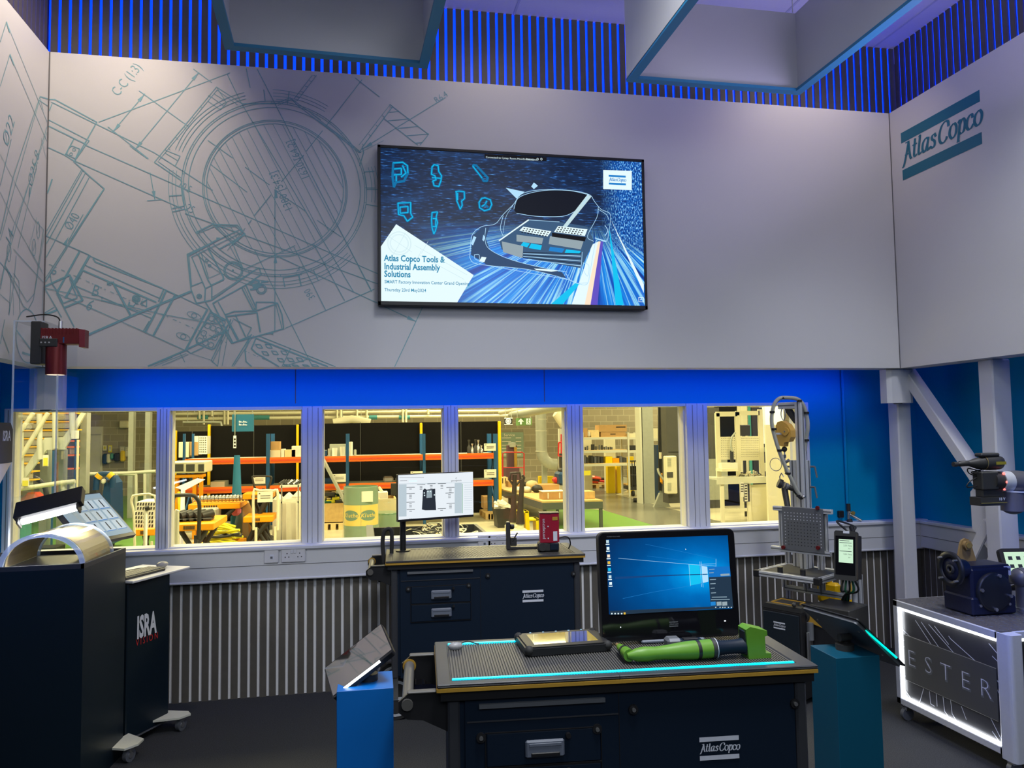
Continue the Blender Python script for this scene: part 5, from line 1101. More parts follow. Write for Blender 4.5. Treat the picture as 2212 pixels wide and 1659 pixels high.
m_ = MB(); (b0, zbot) = ST(1667, 1183, pv+.02); (b1, _) = ST(1795, 1190, pv+.02); prof_(m_, (b0, pv+.022, zbot), (b1, pv+.022, zbot), .028); m_.build('bottom_rail', ts)
for px in (1685.5, 1780.5): xx, _ = ST(px, 1140, pv+.03); m_ = MB(); prof_(m_, (xx, pv+.045, zbot-.02), (xx, pv+.045, ztop+.01), .026); m_.build('side_rail', ts)
for px, py in ((1767, 1097), (1693, 1182), (1768, 1183)): xx, zz_ = ST(px, py, pv); MB(SF).cyl((xx, pv-.012, zz_), (xx, pv, zz_), .012, 'red_anod', 12).build('clamp_knob', ts)
mv = .32
for px in (1714.5, 1727, 1740): xx, zz_ = ST(px, 994, mv); m_ = MB(); prof_(m_, (xx, mv, .62), (xx, mv, zz_), .042); m_.build('wide_post', ts)
xx, zt_ = ST(1727, 868, mv-.04); m_ = MB(); prof_(m_, (xx, mv-.045, .62), (xx, mv-.045, zt_), .045); m_.build('mast', ts)
xh, _ = ST(1690, 868, mv-.04); m_ = MB(); prof_(m_, (xh-.02, mv-.045, zt_-.022), (xx, mv-.045, zt_-.022), .042); m_.build('top_arm', ts)
MB(SF).prism([(xx-.10, zt_-.045), (xx-.06, zt_-.045), (xx-.0, zt_-.14), (xx-.03, zt_-.14)], -.02, .02, 'mech_black', Mx=frame((0, mv-.045, 0), (1, 0, 0), (0, 0, 1))).build('gusset', ts)
for px, py in ((1757, 1008), (1757, 1052), (1703, 1008)):
    x2, z2 = ST(px, py, mv); s_ = 1 if px > 1720 else -1; MB(SF).cyl((x2-s_*.02, mv, z2), (x2+s_*.01, mv, z2), .006, 'alu_dark', 8).cyl((x2+s_*.01, mv, z2), (x2+s_*.022, mv, z2-.07 if s_ > 0 else z2-.05), .006, 'alu_dark', 8).build('clamp_lever', ts)
# tray
tz = .70; m_ = MB(); wt, dt = .40, .36
for p0, p1 in (((0, 0, tz), (wt, 0, tz)), ((0, 0, tz), (0, dt, tz)), ((wt, 0, tz), (wt, dt, tz)), ((0, dt, tz), (wt, dt, tz))): prof_(m_, p0, p1, .032)
for x, y in ((0, 0), (wt, 0)): m_.bx(x-.02, x+.02, y-.02, y+.02, tz-.022, tz+.018, 'black', .003, Mx=SF)
m_.build('tray_frame', ts); MB(SF).bx(.01, wt-.01, .01, dt-.01, tz+.0, tz+.014, 'mech_black').build('tray_mat', ts)
for x in (.14, .29): MB(SF).cyl((x, .03, tz+.01), (x, .03, tz+.05), .017, 'black', 16).build('rubber_stop', ts)
m_ = MB(); zl = tz-.13
for p0, p1 in (((.02, dt-.06, zl), (wt+.05, dt-.06, zl)), ((.02, dt-.06, zl), (.02, dt-.06, tz)), ((.17, dt-.06, zl-.01), (.17, dt-.06, zbot)), ((.27, dt-.06, zl-.01), (.27, dt-.06, zbot)), ((wt+.03, dt-.06, zl), (wt+.03, dt-.06, tz+.1)), ((.0, dt+.02, .0), (.0, dt+.02, tz+.15)), ((wt+.07, dt+.02, 0), (wt+.07, dt+.02, tz))): prof_(m_, p0, p1, .032)
m_.build('lower_frame', ts)
MB(SF).bx(-.04, wt+.12, dt-.28, dt+.10, 0, .03, 'alu_dark', .004).build('foot_plate', ts)
# spring balancer, hoses and hanging tool
bd = .22
bq = pP(1693, 932, O+v_*bd, v_); Tb = SF @ Matrix.Translation((SFi @ bq)); bb = thing('spring_balancer', 'mustard spring balancer hanging from the top arm of the test stand', 'balancer', Mx=Tb)
Fz = Tb @ frame((0, .03, 0), (1, 0, 0), (0, 0, 1)); sc_ = pP(1700, 932, O+v_*bd, v_); K1 = (sc_-bq).length/7
pr_ = lambda pts: [((x-1693)*K1, -(y-932)*K1) for x, y in pts]
MB().prism(pr_([(1681, 921), (1685, 913), (1694, 911), (1706, 918), (1713, 930), (1713, 943), (1708, 952), (1698, 954), (1696, 962), (1684, 960), (1679, 948)]), 0, .06, 'balancer', Mx=Fz).build('casing', bb)
MB().cyl((.03, -.002, -.0), (.03, -.012, 0), .026, 'balancer', 20, Mx=Tb @ TR(.0, -.03, 0)).cyl((.03, -.03, 0), (.03, -.047, 0), .005, 'steel', 8, Mx=Tb).build('drum_cover', bb)
MB().bx(-.04, .005, -.033, -.031, -.02, -.008, 'silver_print', Mx=Tb).build('type_plate', bb)
MB().tube(bez([(-.0, 0, .07), (-.014, 0, .10), (-.012, 0, .135), (0, 0, .15), (.012, 0, .135), (.014, 0, .10), (.002, 0, .07)], 5), .0035, 'steel', 8, Mx=Tb).build('hanging_link', bb)
MB().sph((.0, 0, -.115), .018, 'rubber', 8, Mx=Tb).cyl((0, 0, -.13), (0, 0, -.26), .005, 'steel', 8, Mx=Tb).cyl((0, 0, -.15), (0.0, 0, -.17), .010, 'chrome', 10, Mx=Tb).cyl((.004, -.0, -.20), (.03, -.0, -.185), .010, 'steel', 10, Mx=Tb).tube(arc(-.055, -.22, .045, 0, 360, 18) and [(-.065+.042*math.cos(t*.35), 0, -.215+.042*math.sin(t*.35)) for t in range(19)], .0025, 'steel', 6, Mx=Tb).build('wire_and_hook', bb)
def SP(px, py, dv): return pP(px, py, O+v_*dv, v_)
ht = thing('hanging_nutrunner', 'black hand tool hanging on the balancer with its hose looped over the stand', 'power tool', Mx=Matrix.Translation(SP(1690, 1045, .2)))
MB().tube([SP(1694, 1050, .2), SP(1697, 1070, .19), SP(1702, 1098, .17)], [.020, .019, .018], 'mech_black', 14).build('handle', ht)
a_, c_ = SP(1681, 1043, .17), SP(1712, 1056, .23); MB().cyl(a_, a_+(c_-a_)*.25, .030, 'mech_black', 18).cyl(a_+(c_-a_)*.25, a_+(c_-a_)*.7, .021, 'alu_dark', 18).cyl(a_+(c_-a_)*.35, a_+(c_-a_)*.42, .024, 'beige', 16).cyl(a_+(c_-a_)*.55, a_+(c_-a_)*.6, .024, 'steel', 16).cyl(a_+(c_-a_)*.7, c_, .016, 'mech_black', 16).build('motor_body', ht)
MB().tube([SP(1686, 1040, .2), SP(1684, 1030, .2), SP(1688, 1022, .2), SP(1693, 1030, .2)], .004, 'steel', 8).build('lifting_eye', ht)
hp = bez([SP(*p) for p in ((1733, 1075, .22), (1722, 1060, .2), (1707, 1030, .17), (1693, 1000, .15), (1680, 965, .13), (1669, 925, .12), (1667, 900, .12), (1672, 875, .13), (1683, 861, .16), (1700, 859, .2), (1722, 862, .25), (1735, 875, .28), (1743, 900, .30), (1745, 925, .30), (1741, 950, .30), (1738, 975, .30), (1736, 995, .30))], 6)
MB().tube(hp, .0125, 'clear_hose', 10).build('hose', ht)
m_ = MB().tube([p+V((.003, .003, .003)) for p in hp], .0035, 'cable_yellow', 6).tube([p+V((-.004, .0, -.003)) for p in hp], .005, 'black', 6); m_.build('inner_cables', ht)
for px, py, dv in ((1668, 890, .12), (1672, 927, .12), (1684, 973, .135), (1703, 1023, .165), (1742, 892, .295), (1742, 951, .30), (1726, 1071, .21), (1690, 860, .18), (1727, 866, .26)):
    q = SP(px, py, dv); MB().cyl(q-V((0, 0, .007)), q+V((0, 0, .007)), .0165, 'black', 12).build('hose_tie', ht)
MB().tube(bez([SP(1712, 1056, .23), SP(1722, 1068, .22), SP(1730, 1076, .21), SP(1736, 1072, .21)], 5), .010, 'black', 8).sph(SP(1736, 1073, .21), .012, 'chrome', 6).build('hose_connector', ht)
# black controller cabinets with gauge
cb = thing('control_cabinet', 'low black control cabinet with small wordmark in front of the test stand', 'cabinet', Mx=SF @ TR(-.02, -.22, 0))
B0 = pZ(1646, 1300, .56); CBF = Matrix((u, v_, V((0, 0, 1)))).transposed().to_4x4(); CBF.translation = V((B0.x, B0.y, 0)); Wc = .25
cb.matrix_world = CBF; WM[cb.name] = CBF.copy()
MB(CBF).bx(0, Wc, 0, .20, .03, .53, 'black', .006).prism([(0, .53), (.0, .53), (Wc, .53), (Wc-.0, .56), (.02, .56)], -.20, 0, 'mech_black', Mx=frame((0, 0, 0), (1, 0, 0), (0, 0, 1))).build('body', cb)
MB(CBF).bx(.008, Wc-.012, -.008, .0, .20, .515, 'black_satin' if 'black_satin' in M else 'navy_cart', .003).build('door', cb)
m_ = MB(); logo(m_, CBF @ frame((.115, -.0095, .44), (1, 0, 0), (0, 0, 1)), .075, 'silver_print'); m_.build('logo', cb)
m_ = MB(); m_.stroke(arc(.04, .27, .010, 0, 360, 14), .002, 'silver_print', CBF @ frame((0, -.0095, 0), (1, 0, 0), (0, 0, 1))); m_.build('key_mark', cb)
MB(CBF).bx(.04, .20, .03, .035, .56, .565, 'yellow_edge').bx(.04, .20, .15, .155, .56, .565, 'yellow_edge').bx(.04, .045, .03, .155, .56, .565, 'yellow_edge').bx(.195, .2, .03, .155, .56, .565, 'yellow_edge').build('tray_frame', cb)
MB(CBF).sph((.21, .0, .575), .014, 'mech_black', 6).cyl((.2, .06, .56), (.2, .06, .58), .01, 'rubber', 10).build('fitting', cb)
MB(CBF).bx(Wc+.002, Wc+.24, .10, .34, .03, .57, 'mech_black', .006).bx(Wc+.02, Wc+.23, .093, .10, .3, .54, 'black', .002).build('side_cabinet', cb)
gq = CBF.inverted() @ pP(1738, 1330, CBF @ V((0, .085, 0)), v_); MB(CBF).cyl((gq.x, .09, gq.z), (gq.x, .055, gq.z), .036, 'rubber', 24).cyl((gq.x, .055, gq.z), (gq.x, .053, gq.z), .030, 'black_gloss', 24).build('pressure_gauge', cb)
MB(CBF).bx(gq.x-.001, gq.x+.001, .052, .053, gq.z-.003, gq.z+.022, 'silver_print').build('gauge_needle', cb)
MB(CBF).prism([(gq.x-.02, gq.z+.055), (gq.x+.11, gq.z-.05), (gq.x+.02, gq.z-.03)], 0, .006, 'yellow_edge', Mx=frame((0, .085, 0), (1, 0, 0), (0, 0, 1))).build('warning_plate', cb)
MB(CBF).cyl((gq.x+.04, .07, gq.z-.03), (gq.x+.04, .07, gq.z-.13), .020, 'alu_dark', 16).cyl((gq.x+.04, .07, gq.z-.13), (gq.x+.04, .07, gq.z-.165), .006, 'gold', 8).build('air_filter', cb)
MB(CBF).bx(.262, .272, .03, .09, .22, .42, 'steel', .002).build('hinge', cb); MB(CBF).cyl((.17, -.004, .165), (.17, -.012, .165), .011, 'white_led', 14).build('lit_button', cb)
for x in (.36, .385): MB(CBF).cyl((gq.x+x-.30+.05, .08, .2), (gq.x+x-.30+.05, .05, .2), .009, 'steel', 10).build('coupling', cb)
# controller with lit display
n0 = V((-.70, -.66, .16)).normalized(); Pc = pY(1826, 1200, 4.05); xc = V((0, 0, 1)).cross(n0).normalized(); yc = n0.cross(xc)
F = frame(Pc, xc, yc); Fi = F.inverted()
def loc(px, py): q = Fi @ pP(px, py, Pc, n0); return (q.x, q.y)
cs = [loc(*p) for p in ((1804, 1144), (1853, 1148), (1849, 1256), (1800, 1249))]; hw = (cs[1][0]-cs[0][0]+cs[2][0]-cs[3][0])/4; hh = (cs[0][1]+cs[1][1]-cs[2][1]-cs[3][1])/4
ct = thing('tightening_controller', 'black controller with a pale green lit display mounted right of the test stand', 'controller', Mx=F)
MB(F).prism(rrect(-hw, -hh, hw, hh, .012), -.05, 0, 'mech_black').prism([(-hw+.01, -hh+.01), (hw-.008, -hh+.01), (hw-.008, hh-.02), (-hw+.01, hh-.02)], -.17, -.05, 'black').build('housing', ct)
MB(F).bx(-hw+.008, hw-.008, -hh+.03, hh-.03, 0, .0012, 'black_gloss').build('front_glass', ct)
a, b_ = loc(1812, 1164), loc(1843, 1217); MB(F).bx(a[0], b_[0], b_[1], a[1], .0012, .002, 'em_lime').build('display', ct)
m_ = MB(F)
for f_, l_ in ((.95, .75), (.86, .9), (.5, .9)): m_.bx(a[0]+.004, a[0]+(b_[0]-a[0])*l_, b_[1]+(a[1]-b_[1])*f_-.003, b_[1]+(a[1]-b_[1])*f_, .002, .0024, 'em_ink')
text(m_, '2,01 Nm', Matrix.Translation(((a[0]+b_[0])/2+.01, b_[1]+(a[1]-b_[1])*.73, .0024)), .013, 'em_ink'); text(m_, '30 \u00b0', Matrix.Translation(((a[0]+b_[0])/2+.02, b_[1]+(a[1]-b_[1])*.61, .0024)), .010, 'em_ink')
text(m_, '2,01 Nm', Matrix.Translation(((a[0]+b_[0])/2+.01, b_[1]+(a[1]-b_[1])*.36, .0024)), .013, 'em_ink'); text(m_, '30 \u00b0', Matrix.Translation(((a[0]+b_[0])/2+.02, b_[1]+(a[1]-b_[1])*.23, .0024)), .010, 'em_ink')
m_.build('display_text', ct); a = loc(1828, 1149.5); MB(F).bx(a[0]-.017, a[0]+.017, a[1]-.007, a[1]+.007, .0, .0012, 'silver_print').build('name_plate', ct)
MB(F).bx(hw-.001, hw+.0005, -hh+.01, hh-.012, -.006, -.003, 'tan_metal').build('trim_line', ct)
MB(F).bx(-.02, .02, -.03, .03, -.22, -.17, 'mech_black').build('wall_mount', ct)
q = F @ V((0, 0, -.2)); MB().cyl((q.x, q.y, 0), (q.x, q.y, q.z), .016, 'alu', 12).cyl((q.x, q.y, 0), (q.x, q.y, .012), .11, 'alu_dark', 24).build('mounting_post', ct)
for i in range(5):
    a_ = F @ V((-.02+i*.012, -hh+.01, -.05-.012*i)); c_ = SP(1826-2*i, 1335+i*3, .30)
    MB().tube(bez([a_, a_+V((.01*(i-2), 0, -.07)), (a_+c_)/2+V((.015*(2-i), 0, .03)), c_], 6), .006, ('black', 'cable_green', 'black', 'cable_green', 'black')[i], 8).build('cable', ct)
q = F @ V((0, hh, -.06)); MB().tube(bez([q, q+V((0, .1, .05)), V((3.30, YW-.35, .93)), V((3.455, YW-.1, z_-.19))], 6), .006, 'black', 8).build('supply_hose', ct)
# yellow moulded cover behind the stand
yc_ = thing('yellow_cover', 'bright yellow moulded plastic cover standing behind the test stand', 'cover', Mx=Matrix.Translation(SP(1790, 1290, .52)))
for (px0, py0, px1, py1) in ((1764, 1262, 1808, 1300), (1768, 1244, 1790, 1262)):
    (a0, b0), (a1, b1) = ST(px0, py1, .52), ST(px1, py0, .52); MB(SF).bx(a0, a1, .52, .58, b0-(.0 if py0 > 1250 else 0), b1, 'yellow_cover', .015).build('moulding', yc_)
(a0, b0), (a1, b1) = ST(1764, 1300, .53), ST(1808, 1300, .53); MB(SF).bx(a0, a1, .53, .57, 0.0, b0, 'yellow_cover', .01).build('lower_moulding', yc_)
MB(SF).cyl(((a0+a1)/2, .52, b0+.05), ((a0+a1)/2, .51, b0+.05), .035, 'yellow_cover', 24).build('round_recess', yc_)
yr = thing('yellow_hose', 'thick yellow hose hanging down beside the slatted wall behind the controller', 'hose', Mx=TR(3.3, 4.9, 0))
MB().tube(bez([pY(1848, 1262, 4.85), pY(1838, 1300, 4.85), pY(1834, 1345, 4.85), pY(1838, 1400, 4.85), V((3.42, 4.85, .03))], 6), .03, 'yellow_cover', 12).build('hose', yr)
# ================================================================ FAR RIGHT: LIT CRATE, GEAR MOTOR, ROBOT
CX, CY0, CY1, CZ0, CZ1 = 2.91, 3.14, 3.88, .085, .648
CW = .62                                   # depth of the crate to the right
uf = V((.74, .0, 0)); T = TR(CX, CY0, 0)
cr = thing('lit_crate', 'aluminium framed flight crate edged with white light strips at the far right', 'crate', Mx=T)
m_ = MB(); a_ = .035
for z in (CZ0, CZ1-a_):
    m_.bx(CX, CX+a_, CY0, CY1, z, z+a_, 'alu', .003).bx(CX+CW-a_, CX+CW, CY0, CY1, z, z+a_, 'alu', .003).bx(CX, CX+CW, CY0, CY0+a_, z, z+a_, 'alu', .003).bx(CX, CX+CW, CY1-a_, CY1, z, z+a_, 'alu', .003)
m_.bx(CX, CX+a_, CY1-a_, CY1, CZ0, CZ1, 'alu', .003).bx(CX+CW-a_, CX+CW, CY1-a_, CY1, CZ0, CZ1, 'alu', .003).bx(CX+CW-a_, CX+CW, CY0, CY0+a_, CZ0, CZ1, 'alu', .003)
m_.build('frame', cr)
MB().prism([(CX, CY0), (CX+.085, CY0), (CX+.085, CY0+.02), (CX+.02, CY0+.03), (CX, CY0+.03)] if False else rrect(CX-.006, CY0-.06, CX+.07, CY0+.03, .02), CZ0-.01, CZ1+.0, 'alu').build('corner_post', cr)
tp = MB().bx(CX+.01, CX+CW-.01, CY0+.01, CY1-.01, CZ1-.01, CZ1+.001, 'checker'if 'checker' in M else 'machine_dark'); 
for i in range(17):
    for j in range(20):
        x, y = CX+.04+i*.034+(j % 2)*.017, CY0+.03+j*.0355
        if x < CX+CW-.03: T2 = Matrix.Translation((x, y, CZ1+.001)) @ Matrix.Rotation(.8 if (i+j) % 2 else -.8, 4, 'Z'); tp.prism([(-.012, 0), (0, .003), (.012, 0), (0, -.003)], 0, .0018, 'alu_dark', Mx=T2)
tp.build('tread_plate', cr)
MB().bx(CX+.02, CX+.026, CY0+.03, CY1-.03, CZ0+.03, CZ1-.03, 'panel_print' if 'panel_print' in M else 'black').bx(CX+.03, CX+CW-.03, CY0+.02, CY0+.026, CZ0+.03, CZ1-.03, 'black').build('side_panel', cr)
l_ = .013
for (y0_, y1_, z0_, z1_) in ((CY0+.035, CY1-.03, CZ1-.035-l_, CZ1-.035), (CY0+.035, CY1-.03, CZ0+.035, CZ0+.035+l_), (CY1-.035-l_, CY1-.035, CZ0+.04, CZ1-.04)): MB().bx(CX+.006, CX+.019, y0_, y1_, z0_, z1_, 'crate_led' if 'crate_led' in M else 'white_led').build('light_strip', cr)
for (x0_, x1_, z0_, z1_) in ((CX+.08, CX+CW-.04, CZ1-.035-l_, CZ1-.035), (CX+.08, CX+CW-.04, CZ0+.035, CZ0+.035+l_)): MB().bx(x0_, x1_, CY0+.004, CY0+.018, z0_, z1_, 'white_led').build('light_strip', cr)
PF = frame((CX+.0192, 0, 0), (0, -1, 0), (0, 0, 1)); Fi = PF.inverted(); npf = PF.to_3x3().col[2]
def lc(x, y):  # coordinates in a 920x1659 enlargement of the crate
    q = Fi @ pP(1880+x/2.771, 1060+y/2.771, PF.translation, npf); return (q.x, q.y)
m_ = MB()
def CL(pts, w_=.004): m_.stroke([lc(*p) for p in pts], w_, 'silver_print', PF)
for pts in ([(270, 775), (365, 920)], [(305, 785), (420, 950)], [(350, 800), (500, 970)], [(385, 810), (470, 920)], [(470, 870), (480, 885), (625, 1015)], [(160, 795), (245, 880)], [(160, 850), (210, 905)], [(165, 890), (205, 935)], [(170, 1060), (210, 1110)], [(175, 1140), (265, 1275)], [(175, 1180), (240, 1275)],
    [(320, 1185), (290, 1290)], [(355, 1200), (362, 1275), (385, 1290)], [(395, 1215), (400, 1290)], [(435, 1235), (445, 1320), (480, 1370)], [(480, 1250), (490, 1335), (530, 1400)], [(545, 1290), (575, 1370)], [(710, 915), (790, 1010)], [(760, 935), (790, 970)], [(730, 990), (790, 1050)], [(755, 1130), (800, 1190)], [(760, 1190), (800, 1270)], [(720, 1360), (805, 1530)], [(730, 1440), (800, 1540)]): CL(pts)
m_.build('line_graphics', cr, kind='stuff')
cs = [lc(*p) for p in ((205, 870), (760, 1050), (768, 1375), (215, 1135))]; x0_, x1_ = (cs[0][0]+cs[3][0])/2, (cs[1][0]+cs[2][0])/2; z1_, z0_ = (cs[0][1]+cs[1][1])/2, (cs[2][1]+cs[3][1])/2
MB().bx(x0_, x1_, z0_, z1_, .0, .006, 'machine_dark', .002, Mx=PF).build('name_plate', cr)
for ch, x, y in (('E', 255, 1010), ('S', 355, 1040), ('T', 460, 1085), ('E', 578, 1135), ('R', 700, 1180)):
    a = lc(x, y); a = (a[0], (z0_+z1_)/2); m_ = MB(); text(m_, ch, PF @ Matrix.Translation((a[0], a[1], .0068)), .125, 'alu_dark', bold=.02, sx=1.05); text(m_, ch, PF @ Matrix.Translation((a[0]-.003, a[1]+.004, .0074)), .125, 'silver_print', bold=-.028, sx=1.05); m_.build('letter', cr)
for x, y in ((CX+.03, CY0-.01), (CX+.03, CY1-.04), (CX+CW-.05, CY0+.05), (CX+CW-.05, CY1-.05)):
    Fx = frame((x, y, .034), (1, 0, 0), (0, 0, 1)); MB().lathe([(.034, -.012), (.034, .012)], 'alu_dark', 16, Mx=Fx).bx(x-.02, x+.02, y-.02, y+.02, .055, CZ0-.01, 'chrome', .003).build('caster', cr)
# gear motor
gz = CZ1+.004; gx, gy = 3.034, 3.421
gm = thing('gear_motor', 'dark blue gear motor with a round flange standing on the lit crate', 'gear motor', Mx=TR(gx, gy, gz))
GD = .20
MB().bx(gx-.015, gx+.245, gy, gy+GD, gz, gz+.09, 'gear_blue', .008).bx(gx-.005, gx+.225, gy+.01, gy+GD, gz+.06, gz+.235, 'gear_blue', .012).bx(gx-.0, gx+.235, gy+.02, gy+GD-.02, gz+.215, gz+.245, 'gear_blue', .006).build('housing', gm)
cF = frame((gx+.112, gy+.01, gz+.115), (1, 0, 0), (0, 0, 1)); MB().lathe([(.098, 0), (.098, .02), (.09, .024), (.03, .026)], 'gear_dark' if 'gear_dark' in M else 'black', 36, Mx=cF).build('cover_disc', gm)
for a in (75, -15, 170, 265): x, z = .085*math.cos(math.radians(a)), .085*math.sin(math.radians(a)); MB().cyl((x, z, .022), (x, z, .034), .0095, 'steel', 6, Mx=cF).build('bolt', gm)
dF = frame((gx-.075, gy-.02+.08, gz+.238-.01), (0, -1, 0), (0, 0, 1))
MB().lathe([(.089, 0), (.089, .012), (.060, .012), (.058, .004)], 'gear_dark', 40, Mx=dF).build('flange', gm)
MB().lathe([(.045, -.075), (.056, -.02), (.058, .005), (.024, .004)], 'gear_blue', 30, Mx=dF).lathe([(.024, 0), (.024, .014), (.011, .014), (.011, .004)], 'mech_black', 20, Mx=dF).build('hub', gm)
for a in (45, 135, 225, 315): x, z = .073*math.cos(math.radians(a)), .073*math.sin(math.radians(a)); MB().cyl((x, z, -.012), (x, z, .034), .006, 'steel', 8, Mx=dF).build('stud', gm)
ly = gy+.16; MB().prism([(gx+.035, gz+.235), (gx+.155, gz+.235), (gx+.125, gz+.335), (gx+.11, gz+.36), (gx+.09, gz+.365), (gx+.07, gz+.355), (gx+.06, gz+.335)], 0, .012, 'tan_metal', Mx=frame((0, ly, 0), (1, 0, 0), (0, 0, 1))).cyl((gx+.093, ly-.03, gz+.33), (gx+.093, ly+.01, gz+.33), .026, 'tan_metal', 6).cyl((gx+.093, ly-.034, gz+.33), (gx+.093, ly-.03, gz+.33), .015, 'gold', 14).build('torque_arm', gm)
m_ = MB().bx(gx+.196, gx+.237, gy+.018, gy+.0195, gz+.19, gz+.236, 'silver_print'); text(m_, 'TM', XZ(gx+.216, gy+.017, gz+.22), .02, 'black', bold=.02); m_.build('label', gm)
for a in (.03, .20): MB().cyl((gx+a, gy+.02, gz+.05), (gx+a, gy-.006, gz+.05), .008, 'steel', 6).build('drain_plug', gm)
# cobot arm entering from the right, carrying a cordless nutrunner
RY = 3.30
def rq(px, py, Y=RY): return pY(px, py, Y)
rb_ = thing('cobot', 'grey jointed robot arm reaching in from the right edge above the crate', 'robot arm', Mx=TR(3.75, 3.35, .65))
wr = rq(2163, 1040); MB().cyl(rq(2158, 1040), rq(2180, 1040), .052, 'alu', 24).build('flange_ring', rb_)
for dz in (.04, 0, -.035): MB().sph(rq(2160, 1040)+V((-.004, -.045 if dz == 0 else -.03, dz)), .007, 'red_glow', 6).build('status_light', rb_)
MB().tube([rq(2178, 1040), rq(2195, 1040), rq(2212, 1041), rq(2222, 1050)], [.053, .055, .055, .05], 'robot_grey', 22).sph(rq(2212, 1042), .056, 'robot_grey', 10).build('wrist_joint', rb_)
MB().cyl(rq(2186, 1062), rq(2188, 1103), .052, 'robot_grey', 22).sph(rq(2188, 1095), .052, 'robot_grey', 10, (1, 1, .7)).build('wrist_joint', rb_)
MB().cyl(rq(2187, 1060), rq(2187, 1063), .054, 'alu', 22).build('joint_ring', rb_)
MB().cyl(rq(2205, 1083, RY-.03), rq(2250, 1083, RY-.03), .045, 'robot_grey', 22).cyl(rq(2228, 1083, RY-.04), rq(2310, 1080, RY-.04), .036, 'alu', 22).build('forearm', rb_)
e0 = rq(2310, 1080, RY-.04); MB().sph(e0, .06, 'robot_grey', 10).tube([e0, V((3.82, 3.42, 1.02)), V((3.75, 3.55, .82))], .045, 'robot_grey', 18).build('upper_arm', rb_)
MB().sph((3.75, 3.55, .80), .065, 'robot_grey', 10).cyl((3.75, 3.55, .0), (3.75, 3.55, .8), .06, 'robot_grey', 22).cyl((3.75, 3.55, .0), (3.75, 3.55, .02), .11, 'robot_grey', 24).build('base_column', rb_)
rt = thing('cordless_nutrunner', 'black cordless nutrunner clamped in a block on the robot wrist', 'power tool', Mx=Matrix.Translation(rq(2130, 1030)))
MB().tube([rq(*p) for p in ((2090, 1001), (2110, 1001), (2122, 1000))], [.012, .028, .032], 'mech_black', 20).tube([rq(*p) for p in ((2122, 1000), (2135, 1000), (2150, 999), (2160, 1000), (2162, 1001))], [.034, .036, .036, .032, .02], 'mech_black', 20).build('motor_body', rt)
MB().tube([rq(*p) for p in ((2123, 1000), (2124.5, 1000))], [.0345, .0345], 'gold', 20).build('ring', rt)
MB().tube([rq(*p) for p in ((2059, 1003), (2066, 1003), (2072, 1002), (2073, 1002), (2090, 1001), (2098, 1001))], [.012, .012, .008, .014, .014, .009], 'mech_black', 14).build('socket', rt)
a = rq(2150, 1000); MB().bx(a.x-.028, a.x+.028, RY-.0375, RY-.0355, a.z-.007, a.z+.008, 'cable_yellow').build('badge', rt)
a, c_ = rq(2112, 987), rq(2152, 978); MB().bx(a.x, c_.x, RY-.025, RY+.025, a.z, c_.z, 'mech_black', .006).build('top_sensor', rt)
a, c_ = rq(2111, 1058), rq(2145, 1018); MB().bx(a.x, c_.x, RY-.035, RY+.03, a.z, c_.z, 'mech_black', .005).build('clamp_block', rt)
MB().tube([rq(2140, 1038), rq(2158, 1040)], [.045, .047], 'mech_black', 20).build('tool_flange', rt)
a, c_ = rq(2107, 1092), rq(2162, 1072); MB().prism([(a.x, -.035), (c_.x-.02, -.04), (c_.x, -.02), (c_.x, .035), (a.x, .035)], a.z, c_.z, 'mech_black', Mx=Matrix.Translation((0, RY, 0))).bx(a.x+.02, c_.x-.005, RY-.025, RY+.025, c_.z-.005, c_.z+.045, 'mech_black', .008).build('battery', rt)
m_ = MB().bx(a.x, c_.x-.002, RY-.0405, RY-.038, a.z+.012, a.z+.016, 'gold'); text(m_, '18 V', XZ(c_.x-.033, RY-.0415, a.z+.031), .02, 'silver_print', bold=.01); m_.build('battery_print', rt)
for pts in ([(2118, 1018), (2092, 1012), (2093, 1022), (2112, 1030)], [(2115, 1030), (2095, 1040), (2089, 1052), (2112, 1050)], [(2120, 1015), (2098, 1020), (2110, 1026)]): MB().tube(bez([rq(*p) for p in pts], 5), .003, 'black', 6).build('cable', rt)
# handheld teach screen behind the gear motor
q = rq(2200, 1225, 3.75); F = frame(q, (.97, -.2, 0), (0, .35, .94)); tp_ = thing('teach_pendant', 'black framed screen leaning behind the gear motor at the right edge', 'screen', Mx=F)
MB(F).prism(rrect(-.085, -.09, .16, .105, .02), -.03, 0, 'rubber').build('case', tp_); MB(F).bx(-.062, .14, -.07, .085, .0, .0015, 'em_lime').build('display', tp_); m_ = MB(F)
for i in range(4):
    for j in range(3): m_.bx(-.045+i*.045, -.022+i*.045, -.05+j*.045, -.03+j*.045, .0015, .002, 'em_ink')
m_.build('display_buttons', tp_); MB(F).bx(-.02, .1, -.10, -.09, -.2, 0, 'rubber').build('rest', tp_)
q2 = F @ V((.03, -.1, -.03)); MB().cyl((q2.x, q2.y, CZ1+.003), (q2.x, q2.y, q2.z), .012, 'mech_black', 10).cyl((q2.x, q2.y, CZ1+.002), (q2.x, q2.y, CZ1+.012), .04, 'mech_black', 18).build('stand', tp_)
rj = thing('robot_joint', 'grey robot base joint at the right edge behind the gear motor', 'robot joint', Mx=TR(3.45, 3.5, CZ1))
